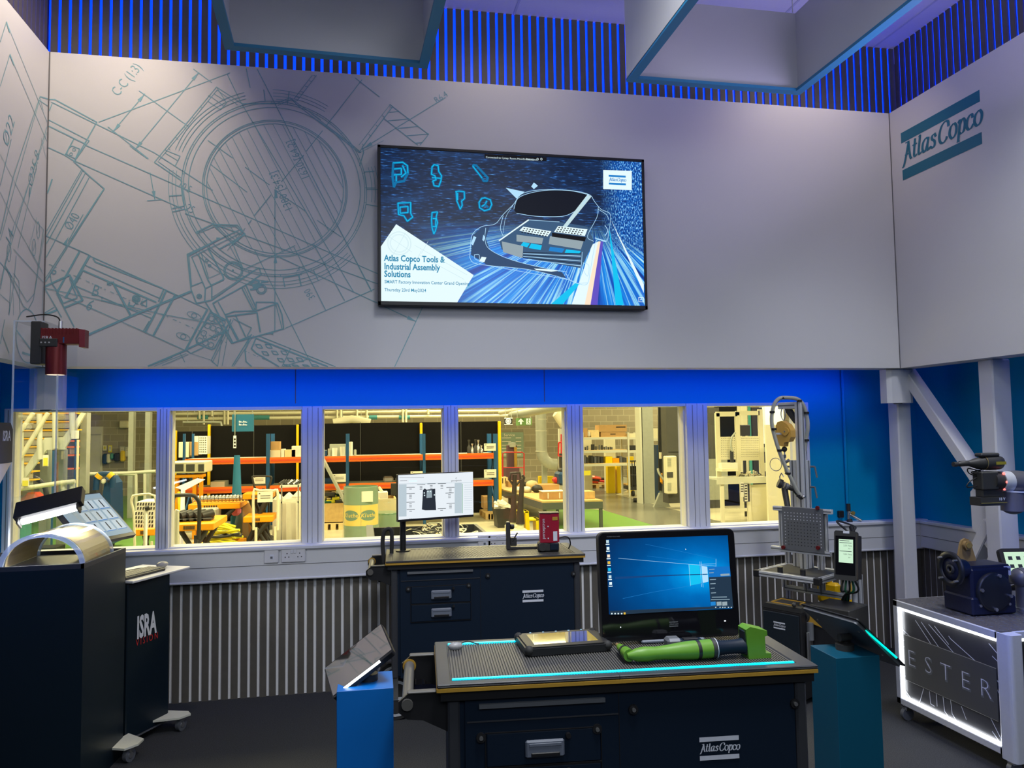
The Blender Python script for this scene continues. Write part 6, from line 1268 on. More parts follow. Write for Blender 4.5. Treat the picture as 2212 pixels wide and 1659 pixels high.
q = rq(2206, 1248, 3.5); MB().sph(q, .052, 'robot_grey', 10).cyl(q-V((.02, 0, 0)), q+V((.09, 0, .0)), .05, 'robot_grey', 20).build('joint', rj); MB().cyl((q.x+.01, q.y, CZ1+.003), (q.x+.01, q.y, q.z), .036, 'robot_grey', 18).cyl((q.x+.01, q.y, CZ1+.002), (q.x+.01, q.y, CZ1+.012), .055, 'steel', 20).build('base', rj); MB().cyl(q+V((.012, 0, 0)), q+V((.017, 0, 0)), .0525, 'alu', 22).build('joint_ring', rj)
# ================================================================ THE WORKSHOP BEYOND THE WINDOWS
def B(mb, x0, y0, x1, y1, Y, dY, m, c=0.):
    # box whose front face stands at depth Y between two photograph points
    a, b_ = pY(x0, y0, Y), pY(x1, y1, Y); a2, b2 = pY(x1, y0, Y), pY(x0, y1, Y)
    return mb.bx((a.x+b2.x)/2, (b_.x+a2.x)/2, Y, Y+dY, (b_.z+b2.z)/2, (a.z+a2.z)/2, m, c)
def zf(x, y0, x1, Y, dY, m, mb, c=0.):   # the same but standing on the workshop floor
    a, a2 = pY(x, y0, Y), pY(x1, y0, Y); return mb.bx(a.x, a2.x, Y, Y+dY, ZF+.001, (a.z+a2.z)/2, m, c)
def hang(m_, x, y, Y, m='galv'): a = pY(x, y, Y); m_.cyl((a.x, Y+.02, a.z), (a.x, Y+.02, 5.6), .008, m, 6)
def one(mb, name, label, cat, group=None): return solo(mb, name, label, cat, group)
def T_(mb, pts, Y, r, m, n=8, sm=0):
    P = [pY(p[0], p[1], Y if len(p) < 3 else p[2]) for p in pts]
    return mb.tube(bez(P, sm) if sm else P, r, m, n)
def card(x0, y0, x1, y1, Y, label, group='white notice cards on the racking'):
    m_ = MB(); B(m_, x0, y0, x1, y1, Y, .02, 'paper'); a, b_ = pY(x0, y0, Y-.002), pY(x1, y1, Y-.002); w_ = b_.x-a.x; h_ = a.z-b_.z
    for f_ in (.42, .62): m_.bx(a.x+w_*.2, a.x+w_*.85, Y-.003, Y, b_.z+h_*(1-f_), b_.z+h_*(1-f_)+h_*.05, 'box_print')
    m_.bx(a.x+w_*.1, a.x+w_*.18, Y-.003, Y, b_.z+h_*.78, b_.z+h_*.86, 'box_print')
    return one(m_, 'notice_card', label, 'card', group)
# guard screens: black panels with yellow posts
YG = 18.5
for (x0, x1, yt, lab) in ((382, 449, 932, 'low black guard panel between yellow posts at the left of the racking'), (454, 641, 919, 'black guard panel seen through the second window, behind the racking'), (645, 908, 914, 'wide black guard panel behind the racking in the third window'), (912, 1077, 911, 'black guard panel behind the racking in the fourth window')):
    m_ = MB(); zf(x0, yt, x1, YG, .04, 'guard_black', m_)
    xm_ = (pY(x0, yt, YG).x+pY(x1, yt, YG).x)/2; m_.bx(xm_-.01, xm_+.01, YG-.01, YG, ZF, pY(x0, yt, YG).z, 'mech_black'); one(m_, 'guard_screen', lab, 'guard panel', 'black guard panels behind the racking')
for (x0, x1, yt, lab) in ((376, 381, 930, 'yellow post at the far left end of the guard panels'), (448.5, 454, 917, 'tall yellow post between the low and the tall guard panel'), (640, 645, 917, 'yellow post in the right half of the second window'), (907, 912.5, 914, 'yellow post in the third window beside a blue rack upright'), (1076, 1082, 910, 'yellow post at the right end of the black guard panels')):
    m_ = MB(); zf(x0, yt, x1, YG-.12, .1, 'post_yellow', m_, .01); a = pY((x0+x1)/2, yt, YG-.1); m_.bx(a.x-.12, a.x+.12, YG-.22, YG-.005, ZF, ZF+.02, 'post_yellow'); one(m_, 'guard_post', lab, 'post', 'yellow posts of the guard panels')
# pallet racking
YR_ = 16.6; rk = thing('pallet_rack', 'long racking with blue uprights and orange beams in front of the black panels', 'racking', Mx=TR(pY(740, 1100, YR_).x, YR_, ZF))
ups = [(395, 399.5), (575, 583), (747, 753.5), (913, 919), (1066, 1075)]
for i, (x0, x1) in enumerate(ups):
    for dY in (0, .85):
        a, b_ = pY(x0, 937, YR_).x, pY(x1, 937, YR_).x; m_ = MB().bx(a, b_, YR_+dY, YR_+dY+.09, ZF, pY(x0, 937, YR_).z, 'rack_blue').bx(a+.02, b_-.02, YR_+dY-.003, YR_+dY, ZF+.1, pY(x0, 937, YR_).z-.05, 'guard_black' if 0 else 'rack_blue')
        m_.build('upright', rk)
    a = pY((x0+x1)/2, 937, YR_).x; MB().tube([(a, YR_+.05, ZF+.3), (a, YR_+.85, ZF+.9)], .02, 'rack_blue', 6).tube([(a, YR_+.85, ZF+.9), (a, YR_+.05, ZF+1.5)], .02, 'rack_blue', 6).build('brace', rk)
for i in range(4):
    for (ya, yb) in ((985, 997.5), (1045, 1058)):
        xa, xb = pY(ups[i][1], ya, YR_).x, pY(ups[i+1][0], ya, YR_).x; za, zb = pY(740, ya, YR_).z, pY(740, yb, YR_).z
        m_ = MB().bx(xa, xb, YR_-.02, YR_+.05, zb, za, 'orange_beam').bx(xa+.02, xb-.02, YR_-.025, YR_-.019, zb+(za-zb)*.35, zb+(za-zb)*.65, 'red_orange'); m_.build('beam', rk)
        if not (ya > 1000 and i == 9): MB().bx(xa, xb, YR_+.05, YR_+.85, za-.03, za-.005, 'galv').build('shelf', rk)
S1, S2 = pY(740, 985, YR_).z-.004, pY(740, 1045, YR_).z-.004
def onrack(x0, x1, yt, S_, dY, m, name, label, cat, group=None, dy0=.1, c=0., z0=None):
    a, b_ = pY(x0, yt, YR_+dy0), pY(x1, yt, YR_+dy0); m_ = MB().bx(a.x, b_.x, YR_+dy0, YR_+dy0+dY, S_, a.z, m, c); return one(m_, name, label, cat, group)
onrack(579, 606, 973, S1, .4, 'cream', 'parts_bin', 'pale open parts bin on the upper rack shelf beside a blue upright', 'bin')
onrack(585, 604, 954, pY(740, 973, YR_).z+.003, .3, 'cardboard', 'carton', 'brown open carton stacked on the pale bin on the upper rack shelf', 'carton', dy0=.13)
for (x0, x1, yt, lab) in ((607, 614, 970, 'small pale carton in the middle of the upper rack shelf, second window'), (615, 638, 972, 'low brown carton on the upper rack shelf in front of a yellow post'), (630, 652, 964, 'white paper wrapped parcel at the right end of the upper shelf, second window')): onrack(x0, x1, yt, S1, .35, 'wood_pale' if x0 == 615 else 'paper', 'carton', lab, 'carton')
onrack(712, 746, 960, S1, .4, 'galv', 'tool_case', 'grey flat tool case leaning on the upper rack shelf, third window', 'case', dy0=.3)
for (x0, x1, yt, mm, lab) in ((700, 707, 973, 'blue_machine', 'dark blue jar at the left of the upper shelf in the third window'), (708, 715, 970, 'galv', 'grey metal jar beside the dark blue jar'), (717, 729, 968, 'paper', 'pale round tin with a white label on the upper shelf'), (734, 745, 965, 'galv_pale', 'tin with a raised paper tag on the upper shelf'), (754, 762, 955, 'paper', 'tall white paper bundle right of the blue upright'), (764, 770, 972, 'galv', 'short grey tin at the end of the row on the upper shelf')):
    a, b_ = pY(x0, yt, YR_+.2), pY(x1, yt, YR_+.2); r = (b_.x-a.x)/2; one(MB().cyl((a.x+r, YR_+.2, S1), (a.x+r, YR_+.2, a.z), r, mm, 14).cyl((a.x+r, YR_+.2, a.z), (a.x+r, YR_+.2, a.z+.01), r*.8, 'galv', 12), 'tin', lab, 'tin', 'tins on the upper rack shelf')
for i, (x, yt) in enumerate(((1013, 950), (1020, 958), (1027, 949), (1033, 950), (1036, 960), (1039.5, 962))):
    a = pY(x, yt, YR_+.25); h = a.z-S1; Tq = Matrix.Translation((a.x, YR_+.25, S1)); one(MB().lathe([(.045, 0), (.045, h*.45), (.018, h*.6), (.018, h*.85), (.03, h*.9), (.028, h)], ('mech_black', 'steel')[i % 2], 14, Mx=Tq), 'spindle_tool', ('tall slim dark', 'short bright', 'tallest black', 'bright stepped', 'small black', 'last small bright')[i]+' spindle tool in the row on the upper rack shelf, fourth window', 'tool', 'spindle tools on the rack')
card(719, 1024, 747, 1041, YR_-.04, 'white notice card standing on the lower orange beam, third window'); card(887, 1018, 913, 1030, YR_-.04, 'white notice card peeping above the white screen on the far cart'); card(1046, 958, 1071, 974, YR_-.04, 'white notice card on the upper orange beam beside the spindle tools'); card(1046, 1014, 1072, 1032, YR_-.04, 'white notice card on the lower beam at the right end of the racking')
onrack(828, 850, 1030, S2, .3, 'steel', 'metal_dish', 'shallow metal dish on the lower rack shelf left of the white screen', 'dish', c=.03); onrack(855, 868, 1032, S2, .3, 'galv', 'metal_dish', 'small grey dish on the lower rack shelf, half hidden by the white screen', 'dish', c=.03)
onrack(455, 485, 1041, S2, .5, 'galv_pale', 'metal_tray', 'pale flat metal tray on the lower rack shelf in the second window', 'tray'); onrack(700, 718, 1034, S2, .3, 'blue_machine', 'parts_box', 'dark parts box behind the notice card on the lower rack shelf', 'box', dy0=.3)
# pipes and services high on the back wall
YP = 24.
pp = thing('pipe_run', 'pair of long pale pipes running along the workshop above the guard panels', 'pipes', Mx=TR(0, YP, pY(740, 897, YP).z))
for y0, y1 in ((893.5, 888), (903.5, 899)):
    a, b_ = pY(360, y0, YP), pY(1100, y1, YP); a.z = b_.z = (pY(740, (y0+y1)/2, YP).z); MB().cyl(a, b_, .045, 'cream', 10).build('pipe', pp)
for x, y0, y1 in ((431, 886, 905), (440, 886, 917), (458, 884, 899), (485, 886, 917), (492, 886, 917), (728, 884, 912), (736, 884, 912), (771, 884, 914), (792, 886, 914), (870, 884, 912), (877, 884, 912), (925, 884, 895)):
    m_ = MB(); T_(m_, [(x, y0), (x, y1)], YP-.08, .035, 'cream'); m_.build('drop_pipe', pp)
m_ = MB()
for x in (557, 573, 806, 870, 877, 436, 440): a = pY(x, 896, YP-.05); m_.cyl((a.x-.12, YP, a.z-.08), (a.x+.12, YP, a.z-.08), .07, 'teal_paint', 10)
m_.build('coupling', pp, kind='stuff')
for x in (420, 700, 960): a = pY(x, 893, YP); MB().cyl((a.x, YP, a.z), (a.x, YP, 5.6), .02, 'galv', 6).build('hanger', pp)
cdt = MB(); [hang(cdt, x, 912, 22) for x in (405, 460)]; one(cdt.tube(bez([pY(395, 912, 22), pY(470, 912, 22), pY(477, 915, 22), pY(479, 925, 22)], 5), .03, 'galv', 8), 'conduit', 'thin grey conduit with a bent end left of the yellow post', 'conduit')
cnp = MB(); [hang(cnp, x, 905, 21) for x in (740, 780)]
one(T_(cnp, [(720, 913), (750, 907), (760, 905), (770, 907), (800, 913)], 21, .10, 'cream', 8), 'canopy', 'pale low canopy roof showing above the black panel in the third window', 'canopy')
one(MB().bx(-14, 22, 25.0, 25.4, 3.0, 3.5, 'cream').bx(-14, 22, 25.0, 25.4, 2.95, 3.0, 'galv'), 'crane_beam', 'long pale crane beam across the top of the workshop', 'beam')
one(MB().cyl(pY(1105, 897, 18), pY(1245, 872, 13), .09, 'galv', 10), 'pipe', 'slanting grey pipe near the ceiling above the green exit sign', 'pipe')
one(MB().cyl(pY(1080, 892, 19), pY(1230, 866, 14), .05, 'cream', 8), 'pipe', 'slanting pale pipe beside the grey one near the ceiling', 'pipe')
# hanging blue sign, cling film roll
m_ = MB(); B(m_, 501, 895, 548, 932, 14., .03, 'edge_blue'); [B(m_, 516+3.1*(k % 6), 909+6*(k//6)+(k*7 % 3), 518+3.1*(k % 6), 913+6*(k//6), 13.98, .01, 'sign_white') for k in range(12)]; [hang(m_, x, 896, 14) for x in (505, 545)]; one(m_, 'hanging_sign', 'light blue hanging sign with white writing at the top of the second window', 'sign')
m_ = MB(); B(m_, 504, 941, 510, 968, 13.95, .02, 'sign_white'); [B(m_, 505, y, 509, y+4, 13.94, .01, 'box_print') for y in (947, 954, 961)]; hang(m_, 507, 942, 13.95); one(m_, 'white_label', 'narrow white label with three dark marks below the blue sign', 'label')
m_ = MB(); a = pY(512, 1000, 14.2); m_.lathe([(.11, 0), (.10, .5), (.07, 1.1), (.05, 1.55)], 'edge_blue', 14, Mx=Matrix.Translation((a.x-.0, 14.2, ZF+.05))).lathe([(.16, 0), (.15, .35), (.05, .9)], 'shrink_wrap', 14, Mx=Matrix.Translation((a.x+.12, 14.1, ZF+.02))); one(m_, 'wrapped_roll', 'upright blue roll wrapped in clear film standing before the racking', 'roll')
one(MB().bx(pY(502, 1100, 14).x, pY(522, 1100, 14).x, 13.8, 14.0, pY(510, 1112, 14).z, pY(510, 1094, 14).z, 'pink', .04), 'pink_sack', 'pink film bundle at the foot of the blue roll', 'bundle')
# drum, second drum, pallets and crates
def pallet(x0, x1, yb, Y, dY, label, h=.14, m='wood_pale', z=None):
    z = ZF if z is None else z; a, b_ = pY(x0, yb, Y).x, pY(x1, yb, Y).x; r = thing('pallet', label, 'pallet', 'x' and (0, 0, 0), 0, 'wooden pallets on the workshop floor', Mx=TR((a+b_)/2, Y, z)); w_ = b_-a
    m_ = MB()
    for k in range(5): m_.bx(a, b_, Y+dY*k/5, Y+dY*(k+.75)/5, z+h-.022, z+h, m)
    m_.build('deck_boards', r, kind='stuff')
    for k in range(3):
        x = a+(w_-.1)*k/2; m_ = MB(); [m_.bx(x, x+.1, Y+dY*q, Y+dY*q+.1, z+.02, z+h-.022, m) for q in (0, .45, .9)]; m_.bx(x, x+.1, Y, Y+dY, z, z+.02, m); m_.build('runner', r)
    return r
YD = 13.6
pallet(742, 822, 1165, YD-.35, .9, 'wooden pallet under the wrapped green and yellow drum')
a = pY(780, 1160, YD+.1); rd = (pY(818, 1100, YD).x-pY(743, 1100, YD).x)/2; zt = pY(780, 1050, YD+.1).z; Hh = zt-(ZF+.142); Td = TR(a.x, YD+.1, ZF+.142)
dr_ = thing('oil_drum', 'green and yellow drum wrapped in clear film on a pallet in the third window', 'drum', Mx=Td)
MB(Td).lathe([(rd*.98, 0), (rd, .02), (rd, Hh*.20), (rd*1.015, Hh*.215), (rd, Hh*.23), (rd, Hh*.27)], 'drum_green', 36).lathe([(rd, Hh*.66), (rd*1.015, Hh*.68), (rd, Hh*.70), (rd, Hh-.02), (rd*1.01, Hh-.01), (rd*.96, Hh)], 'drum_green', 36).lathe([(rd*1.001, Hh*.27), (rd*1.001, Hh*.66)], 'drum_yellow', 36).build('barrel', dr_)
m_ = MB()
for ang in (-.66, .46):
    for k in range(12):
        x0, x1 = -.155+.31*k/12, -.155+.31*(k+1)/12; q = []
        for x, sg in ((x0, -1), (x1, -1), (x1, 1), (x0, 1)): th = x/rd; q.append(Matrix.Rotation(ang, 4, 'Z') @ V((rd*1.004*math.sin(th), -rd*1.004*math.cos(th), Hh*.465+sg*.09*math.sqrt(max(0, 1-(x/.155)**2)))))
        m_.add(q, [(0, 1, 2, 3)], 'label_green', Mx=Td)
    for i, ch in enumerate('Kluthe'): th = (-.11+.046*i)/rd; text(m_, ch, Td @ Matrix.Rotation(ang+th, 4, 'Z') @ frame((0, -rd*1.012, Hh*.465), (1, 0, 0), (0, 0, 1)), .095, 'drum_yellow', bold=.015, shear=.2)
m_.bx(-.002, .002, -rd*1.006, -rd*.99, Hh*.02, Hh*.9, 'mech_black', Mx=Td); m_.bx(.01, .20, -rd*1.01, -rd*.93, Hh*.72, Hh*.92, 'paper', Mx=Td); m_.build('labels', dr_)
m_ = MB(Td); m_.lathe([(rd*1.12, -.1), (rd*1.06, .2), (rd*1.03, Hh*.6), (rd*1.02, Hh*1.0)], 'shrink_wrap', 28); m_.build('film', dr_)
Td2 = TR(pY(832, 1130, YD+.7).x, YD+.7, ZF); one(MB(Td2).lathe([(.27, 0), (.27, .5), (.26, .52)], 'drum_green', 28).lathe([(.29, 0), (.31, .35), (.20, .75)], 'shrink_wrap', 20), 'oil_drum', 'low green drum behind the wrapped drum, mostly hidden by film', 'drum')
def crate_(x0, x1, yt, yb, Y, dY, label, m='wood'):
    a, b_ = pY(x0, yt, Y), pY(x1, yt, Y); z0 = ZF+.14; r = thing('wooden_crate', label, 'crate', Mx=TR((a.x+b_.x)/2, Y, z0)); t = .03; m_ = MB()
    for (xa, xb, ya, yb_) in ((a.x, b_.x, Y, Y+t), (a.x, b_.x, Y+dY-t, Y+dY), (a.x, a.x+t, Y+t, Y+dY-t), (b_.x-t, b_.x, Y+t, Y+dY-t)): m_.bx(xa, xb, ya, yb_, z0, a.z, m)
    m_.bx(a.x, b_.x, Y, Y+dY, z0, z0+.02, m); m_.build('box', r); return r, a, b_
pallet(697, 742, 1118, 16.2, .8, 'wooden pallet under the scrap crate left of the drum')
r, a, b_ = crate_(697, 741, 1088, 1106, 16.2, .75, 'wooden crate heaped with scrap left of the wrapped drum')
m_ = MB(); random.seed(3)
for i in range(46):
    p = V((random.uniform(a.x+.05, b_.x-.05), random.uniform(16.25, 16.9), a.z+random.uniform(-.05, .22)*1.0)); s_ = random.uniform(.03, .1); m_.bx(p.x-s_, p.x+s_, p.y-s_*.6, p.y+s_*.6, p.z-s_*.4, p.z+s_*.4, random.choice(('mech_black', 'galv', 'hose_yellow', 'cable_green', 'beige', 'mech_black')), .01)
solo(m_, 'scrap_heap', 'heap of dark and green scrap parts filling the wooden crate', 'scrap', kind='stuff')
one(MB().prism([(0, 0), (.05, 0), (-.42, .95), (-.47, .95)], 0, .5, 'galv', Mx=frame((pY(741, 1085, 16.0).x, 16.5, pY(741, 1085, 16.0).z), (1, 0, 0), (0, 0, 1))), 'leaning_board', 'grey board leaning between the scrap crate and the drum', 'board')
pallet(818, 856, 1140, 15.0, .8, 'wooden pallet right of the wrapped drum'); r, a, b_ = crate_(818, 856, 1078, 1130, 15.0, .8, 'tall wooden crate with grey edge between drum and white screen')
m_ = MB(); B(m_, 816, 1063, 838, 1080, 15.3, .3, 'paper', .01); T_(m_, [(818, 1052), (828, 1066)], 15.4, .03, 'cream'); one(m_, 'white_tub', 'white tub with a stick standing on the tall wooden crate', 'tub')
one(B(MB(), 845, 1045, 862, 1070, 15.6, .2, 'mech_black'), 'black_case', 'black upright case behind the crate beside the white screen', 'case')
# skip full of cable
sk = thing('scrap_skip', 'low black open skip just beyond the windows, full of pale cable', 'skip', Mx=TR(pY(900, 1150, 9.4).x, 9.4, ZF)); a, b_ = pY(800, 1137, 9.6), pY(1030, 1128, 9.6); z1 = pY(900, 1137, 9.6).z
for (xa, xb, ya, yb_) in ((a.x, b_.x, 9.6, 9.64), (a.x, a.x+.04, 8.2, 9.6), (b_.x-.04, b_.x, 8.2, 9.6), (a.x, b_.x, 8.16, 8.2)): MB().bx(xa, xb, ya, yb_, ZF+.05, z1, 'mech_black').build('side', sk)
MB().bx(a.x, b_.x, 8.2, 9.6, ZF+.05, ZF+.09, 'mech_black').bx(a.x-.05, a.x+.03, 8.1, 9.66, z1, z1+.03, 'alu_dark').build('base', sk)
m_ = MB(); random.seed(11); xa_, xb_ = pY(905, 1140, 9.4).x, pY(1008, 1140, 9.0).x
for i in range(150):
    p = V((random.uniform(xa_, xb_), random.uniform(8.4, 9.5), z1+random.uniform(-.28, .0))); P = [p]
    for k in range(4): p = p+V((random.uniform(-.16, .16), random.uniform(-.12, .12), random.uniform(-.07, .075))); p.z = min(p.z, z1+.06); p.y = min(max(p.y, 8.3), 9.55); P.append(p)
    m_.tube(bez(P, 3), random.choice((.006, .01)), random.choice(('cream', 'mech_black', 'mech_black', 'beige', 'paper', 'galv_pale')), 4)
solo(m_, 'cable_tangle', 'tangle of pale and black cable heaped in the black skip', 'cable', kind='stuff')
# long table with parcels
ZTb = .20
P4 = [pZ(*p, ZTb) for p in ((1172, 1083), (1302, 1080), (1262, 1042), (1042, 1043))]; tb = thing('packing_table', 'long low grey table with a wooden top running away beyond the fourth window', 'table', Mx=TR(P4[0].x+.5, P4[0].y+1, ZF))
P4[2] = P4[3]+(P4[1]-P4[0])
MB().prism([(p.x, p.y) for p in P4], ZTb-.03, ZTb, 'wood').build('top', tb)
m_ = MB().prism([(p.x, p.y) for p in P4], ZTb-.17, ZTb-.031, 'table_grey'); m_.build('apron', tb)
for f_ in (0, .5, .97):
    for (p, q) in ((P4[0], P4[3]), (P4[1], P4[2])): x = p+(q-p)*f_; MB().bx(x.x-.06 if q is P4[2] else x.x+.02, x.x-.0 if q is P4[2] else x.x+.08, x.y+.02, x.y+.08, ZF, ZTb-.17, 'table_grey').build('leg', tb)
def ontab(x0, x1, yt, yb, dY, m, name, label, cat, c=0., extra=None, group=None):
    q = pZ((x0+x1)/2, yb, ZTb); Y = q.y; a, b_ = pY(x0, yt, Y), pY(x1, yt, Y); m_ = MB().bx(a.x, b_.x, Y, Y+dY, ZTb+.001, a.z, m, c)
    if extra: extra(m_, a, b_, Y, dY)
    return one(m_, name, label, cat, group)
prt = lambda m_, a, b_, Y, dY: [m_.bx(a.x+(b_.x-a.x)*f_, a.x+(b_.x-a.x)*(f_+.05), Y-.004, Y, ZTb+.02, a.z-.02, 'paper') for f_ in (.2, .72)]
def prt2(m_, a, b_, Y, dY): m_.bx(a.x-.01, b_.x+.01, Y-.01, Y+dY, a.z, a.z+.012, 'paper'); prt(m_, a, b_, Y, dY)
ontab(1173, 1221, 1063, 1079, .35, 'cardboard', 'carton', 'brown taped carton with a white sheet on top at the near corner of the table', 'carton', extra=prt2)
ontab(1166, 1208, 1048, 1063, .5, 'cardboard', 'carton', 'long open brown carton in the middle of the packing table', 'carton'); ontab(1063, 1097, 1032, 1046, .4, 'wood_pale', 'slatted_crate', 'small pale slatted crate at the far end of the packing table', 'crate', extra=lambda m_, a, b_, Y, dY: [m_.bx(a.x+(b_.x-a.x)*f_, a.x+(b_.x-a.x)*(f_+.06), Y-.004, Y, ZTb+.02, a.z-.02, 'box_print') for f_ in (.1, .28, .46, .64, .82)])
ontab(1098, 1128, 1040, 1052, .4, 'cardboard', 'tray', 'low brown cardboard tray behind the pallet truck handles', 'tray'); ontab(1262, 1285, 1062, 1078, .4, 'wood', 'wooden_box', 'small wooden box on the table seen in the fifth window', 'box')
ontab(1223, 1243, 1066, 1076, .3, 'orange_lift', 'orange_tray', 'orange wooden tray at the right of the table behind the window post', 'tray')
ontab(1114, 1135, 1053, 1064, .3, 'paper', 'wrapped_part', 'white paper wrapped part on the table left of the castings', 'parcel', c=.06)
for x, y, r, mm, lab in ((1149, 1052, .13, 'beige', 'round tan casting on the table behind the dark one'), (1160, 1060, .11, 'mech_black', 'dark lumpy casting at the table edge'), (1138, 1060, .09, 'galv_pale', 'pale lumpy casting left of the tan one'), (1131, 1047, .08, 'mech_black', 'black cylinder at the far side of the table'), (1143, 1046, .08, 'mech_black', 'second black cylinder at the far side of the table')):
    q = pZ(x, y+4, ZTb); m_ = MB().sph((q.x, q.y, ZTb+r*.8), r, mm, 7, (1.2, 1, .8)); m_.sph((q.x+r*.8, q.y, ZTb+r*.5), r*.5, mm, 5); one(m_, 'casting', lab, 'casting', 'castings on the packing table')
# under and beside the table
def zbox(x0, x1, yt, yb, dY, m, name, label, cat, c=0., h=None):
    q = pZ((x0+x1)/2, yb, ZF); Y = q.y; a, b_ = pY(x0, yt, Y), pY(x1, yt, Y); return MB().bx(a.x, b_.x, Y, Y+dY, ZF+.001, a.z, m, c), a, b_, Y
q = pZ(1089, 1140, ZF); bn = thing('waste_bin', 'black waste bin heaped with white foam beside the packing table', 'bin', Mx=TR(q.x, q.y, ZF)); a, b_ = pY(1071, 1100, q.y), pY(1104, 1100, q.y)
MB().prism([(a.x+.04, ZF), (b_.x-.04, ZF), (b_.x, a.z), (a.x, a.z)], -.45, 0, 'mech_black', Mx=frame((0, q.y, 0), (1, 0, 0), (0, 0, 1))).build('body', bn)
m_ = MB()
for i in range(9): x, y = random.uniform(a.x+.05, b_.x-.05), random.uniform(q.y+.05, q.y+.35); m_.prism([(-.1, -.05), (.09, -.06), (.1, .06), (-.08, .05)], 0, .05, 'rubbish_white', Mx=Matrix.Translation((x, y, a.z+random.uniform(0, .1))) @ Matrix.Rotation(random.uniform(-.7, .7), 4, 'X') @ Matrix.Rotation(random.uniform(-.7, .7), 4, 'Y'))
m_.build('foam_pieces', bn, kind='stuff')
pallet(1049, 1071, 1122, pZ(1060, 1122, ZF).y, .9, 'small wooden pallet under the far part of the table', m='wood')
m_, a, b_, Y = zbox(1045, 1066, 1086, 1112, .4, 'cardboard', '', '', ''); [setattr(v, 'z', v.z+.14) for v in m_.v]; one(m_, 'carton', 'brown carton standing on the small pallet under the table', 'carton')
q = pZ(1140, 1150, ZF); st_ = thing('step_stool', 'bright yellow plastic step beside the pallet trucks', 'step stool', Mx=TR(q.x, q.y, ZF)); a, b_ = pY(1113, 1105, q.y), pY(1166, 1105, q.y)
for i, (f0, f1, hh_) in enumerate(((0, .55, 1.), (.55, .98, .62))): MB().bx(a.x+(b_.x-a.x)*f0, a.x+(b_.x-a.x)*f1, q.y, q.y+.35, ZF+(a.z-ZF)*hh_-.04, ZF+(a.z-ZF)*hh_, 'yellow_plastic', .01).build('step', st_); MB().prism([(a.x+(b_.x-a.x)*f1-.06, ZF), (a.x+(b_.x-a.x)*f1+.02, ZF), (a.x+(b_.x-a.x)*f1, ZF+(a.z-ZF)*hh_), (a.x+(b_.x-a.x)*f1-.07, ZF+(a.z-ZF)*hh_)], -.3, 0, 'yellow_plastic', Mx=frame((0, q.y, 0), (1, 0, 0), (0, 0, 1))).build('side', st_)
MB().bx(a.x, a.x+.06, q.y, q.y+.35, ZF, a.z, 'yellow_plastic').build('side', st_)
def ptruck(loop, shaft, base, Y, label, edge=False):
    r = thing('pallet_truck', label, 'pallet truck', Mx=TR(pY(base[0], 1140, Y).x, Y, ZF)); m_ = MB()
    if not edge: m_.tube([pY(x, y, Y) for x, y in loop], .022, 'lever_dark', 8, closed=True)
    else: m_.tube([pY(x, y, Y) for x, y in loop], .025, 'lever_dark', 8)
    m_.build('handle_loop', r); m_ = MB(); P = [pY(x, y, Y) for x, y in shaft]; m_.tube(P, [.04, .045, .055, .08][:len(P)], 'lever_dark', 8); m_.build('drawbar', r)
    b0 = P[-1]; MB().bx(b0.x-.12, b0.x+.12, Y-.1, Y+.15, ZF+.08, ZF+.3, 'cream', .03).cyl((b0.x, Y, ZF+.25), (b0.x, Y, b0.z+.05), .06, 'cream', 12).build('pump', r)
    MB().cyl((b0.x-.1, Y-.1, ZF+.085), (b0.x+.1, Y-.1, ZF+.085), .085, 'rubber', 16).build('wheel', r); MB().bx(b0.x-.26, b0.x-.1, Y+.1, Y+.35, ZF+.05, ZF+.11, 'cream').bx(b0.x+.1, b0.x+.26, Y+.1, Y+.35, ZF+.05, ZF+.11, 'cream').build('forks', r)
ptruck([(1103, 1022), (1123, 1021), (1125, 1037), (1116, 1047), (1108, 1047), (1101, 1037)], [(1112, 1025), (1111, 1060), (1109, 1100), (1107, 1128)], (1107,), 13.6, 'pallet truck with a dark looped handle beyond the fourth window')
ptruck([(1128, 1026), (1132, 1032), (1128, 1044)], [(1128, 1036), (1126, 1070), (1124, 1100), (1124, 1132)], (1126,), 12.9, 'pallet truck with its handle seen edge-on, right of the looped one', True)
# lift truck and cage trolley by the block wall
m_ = MB(); B(m_, 1098, 962, 1117, 1022, 22.5, .3, 'purple_metal'); B(m_, 1102, 956, 1114, 966, 22.4, .3, 'galv'); B(m_, 1112, 966, 1117, 1020, 22.3, .1, 'yellow_edge'); zf(1093, 1011, 1122, 22.2, .5, 'purple_metal', m_); one(m_, 'stacker_truck', 'dark purple lift truck mast in front of the notice board', 'lift truck')
tr_ = MB(); T_(tr_, [(1086, 1045), (1086, 980), (1090, 977), (1128, 977), (1132, 980), (1132, 1045)], 20.5, .018, 'red', 6); T_(tr_, [(1086, 1010), (1132, 1010)], 20.5, .014, 'red', 6); one(tr_, 'tube_trolley', 'thin dark red tube trolley frame in front of the lift truck', 'trolley')
m_ = MB(); B(m_, 1082, 934, 1134, 988, 27.2, .05, 'notice_green')
for yy in (945, 953, 961, 968, 975, 982): [B(m_, x0, yy, x0+w_, yy+2, 27.18, .01, 'paper') for x0, w_ in ((1087, 20), (1117, 12))]
q = pY(1103, 940, 27.18); text(m_, 'Service', XZ(q.x, 27.18, q.z), .14, 'paper', bold=.02); [setattr(v, 'y', v.y+.25) for v in m_.v]; one(m_, 'notice_board', 'pale green board of white lettering on the block wall', 'notice board')
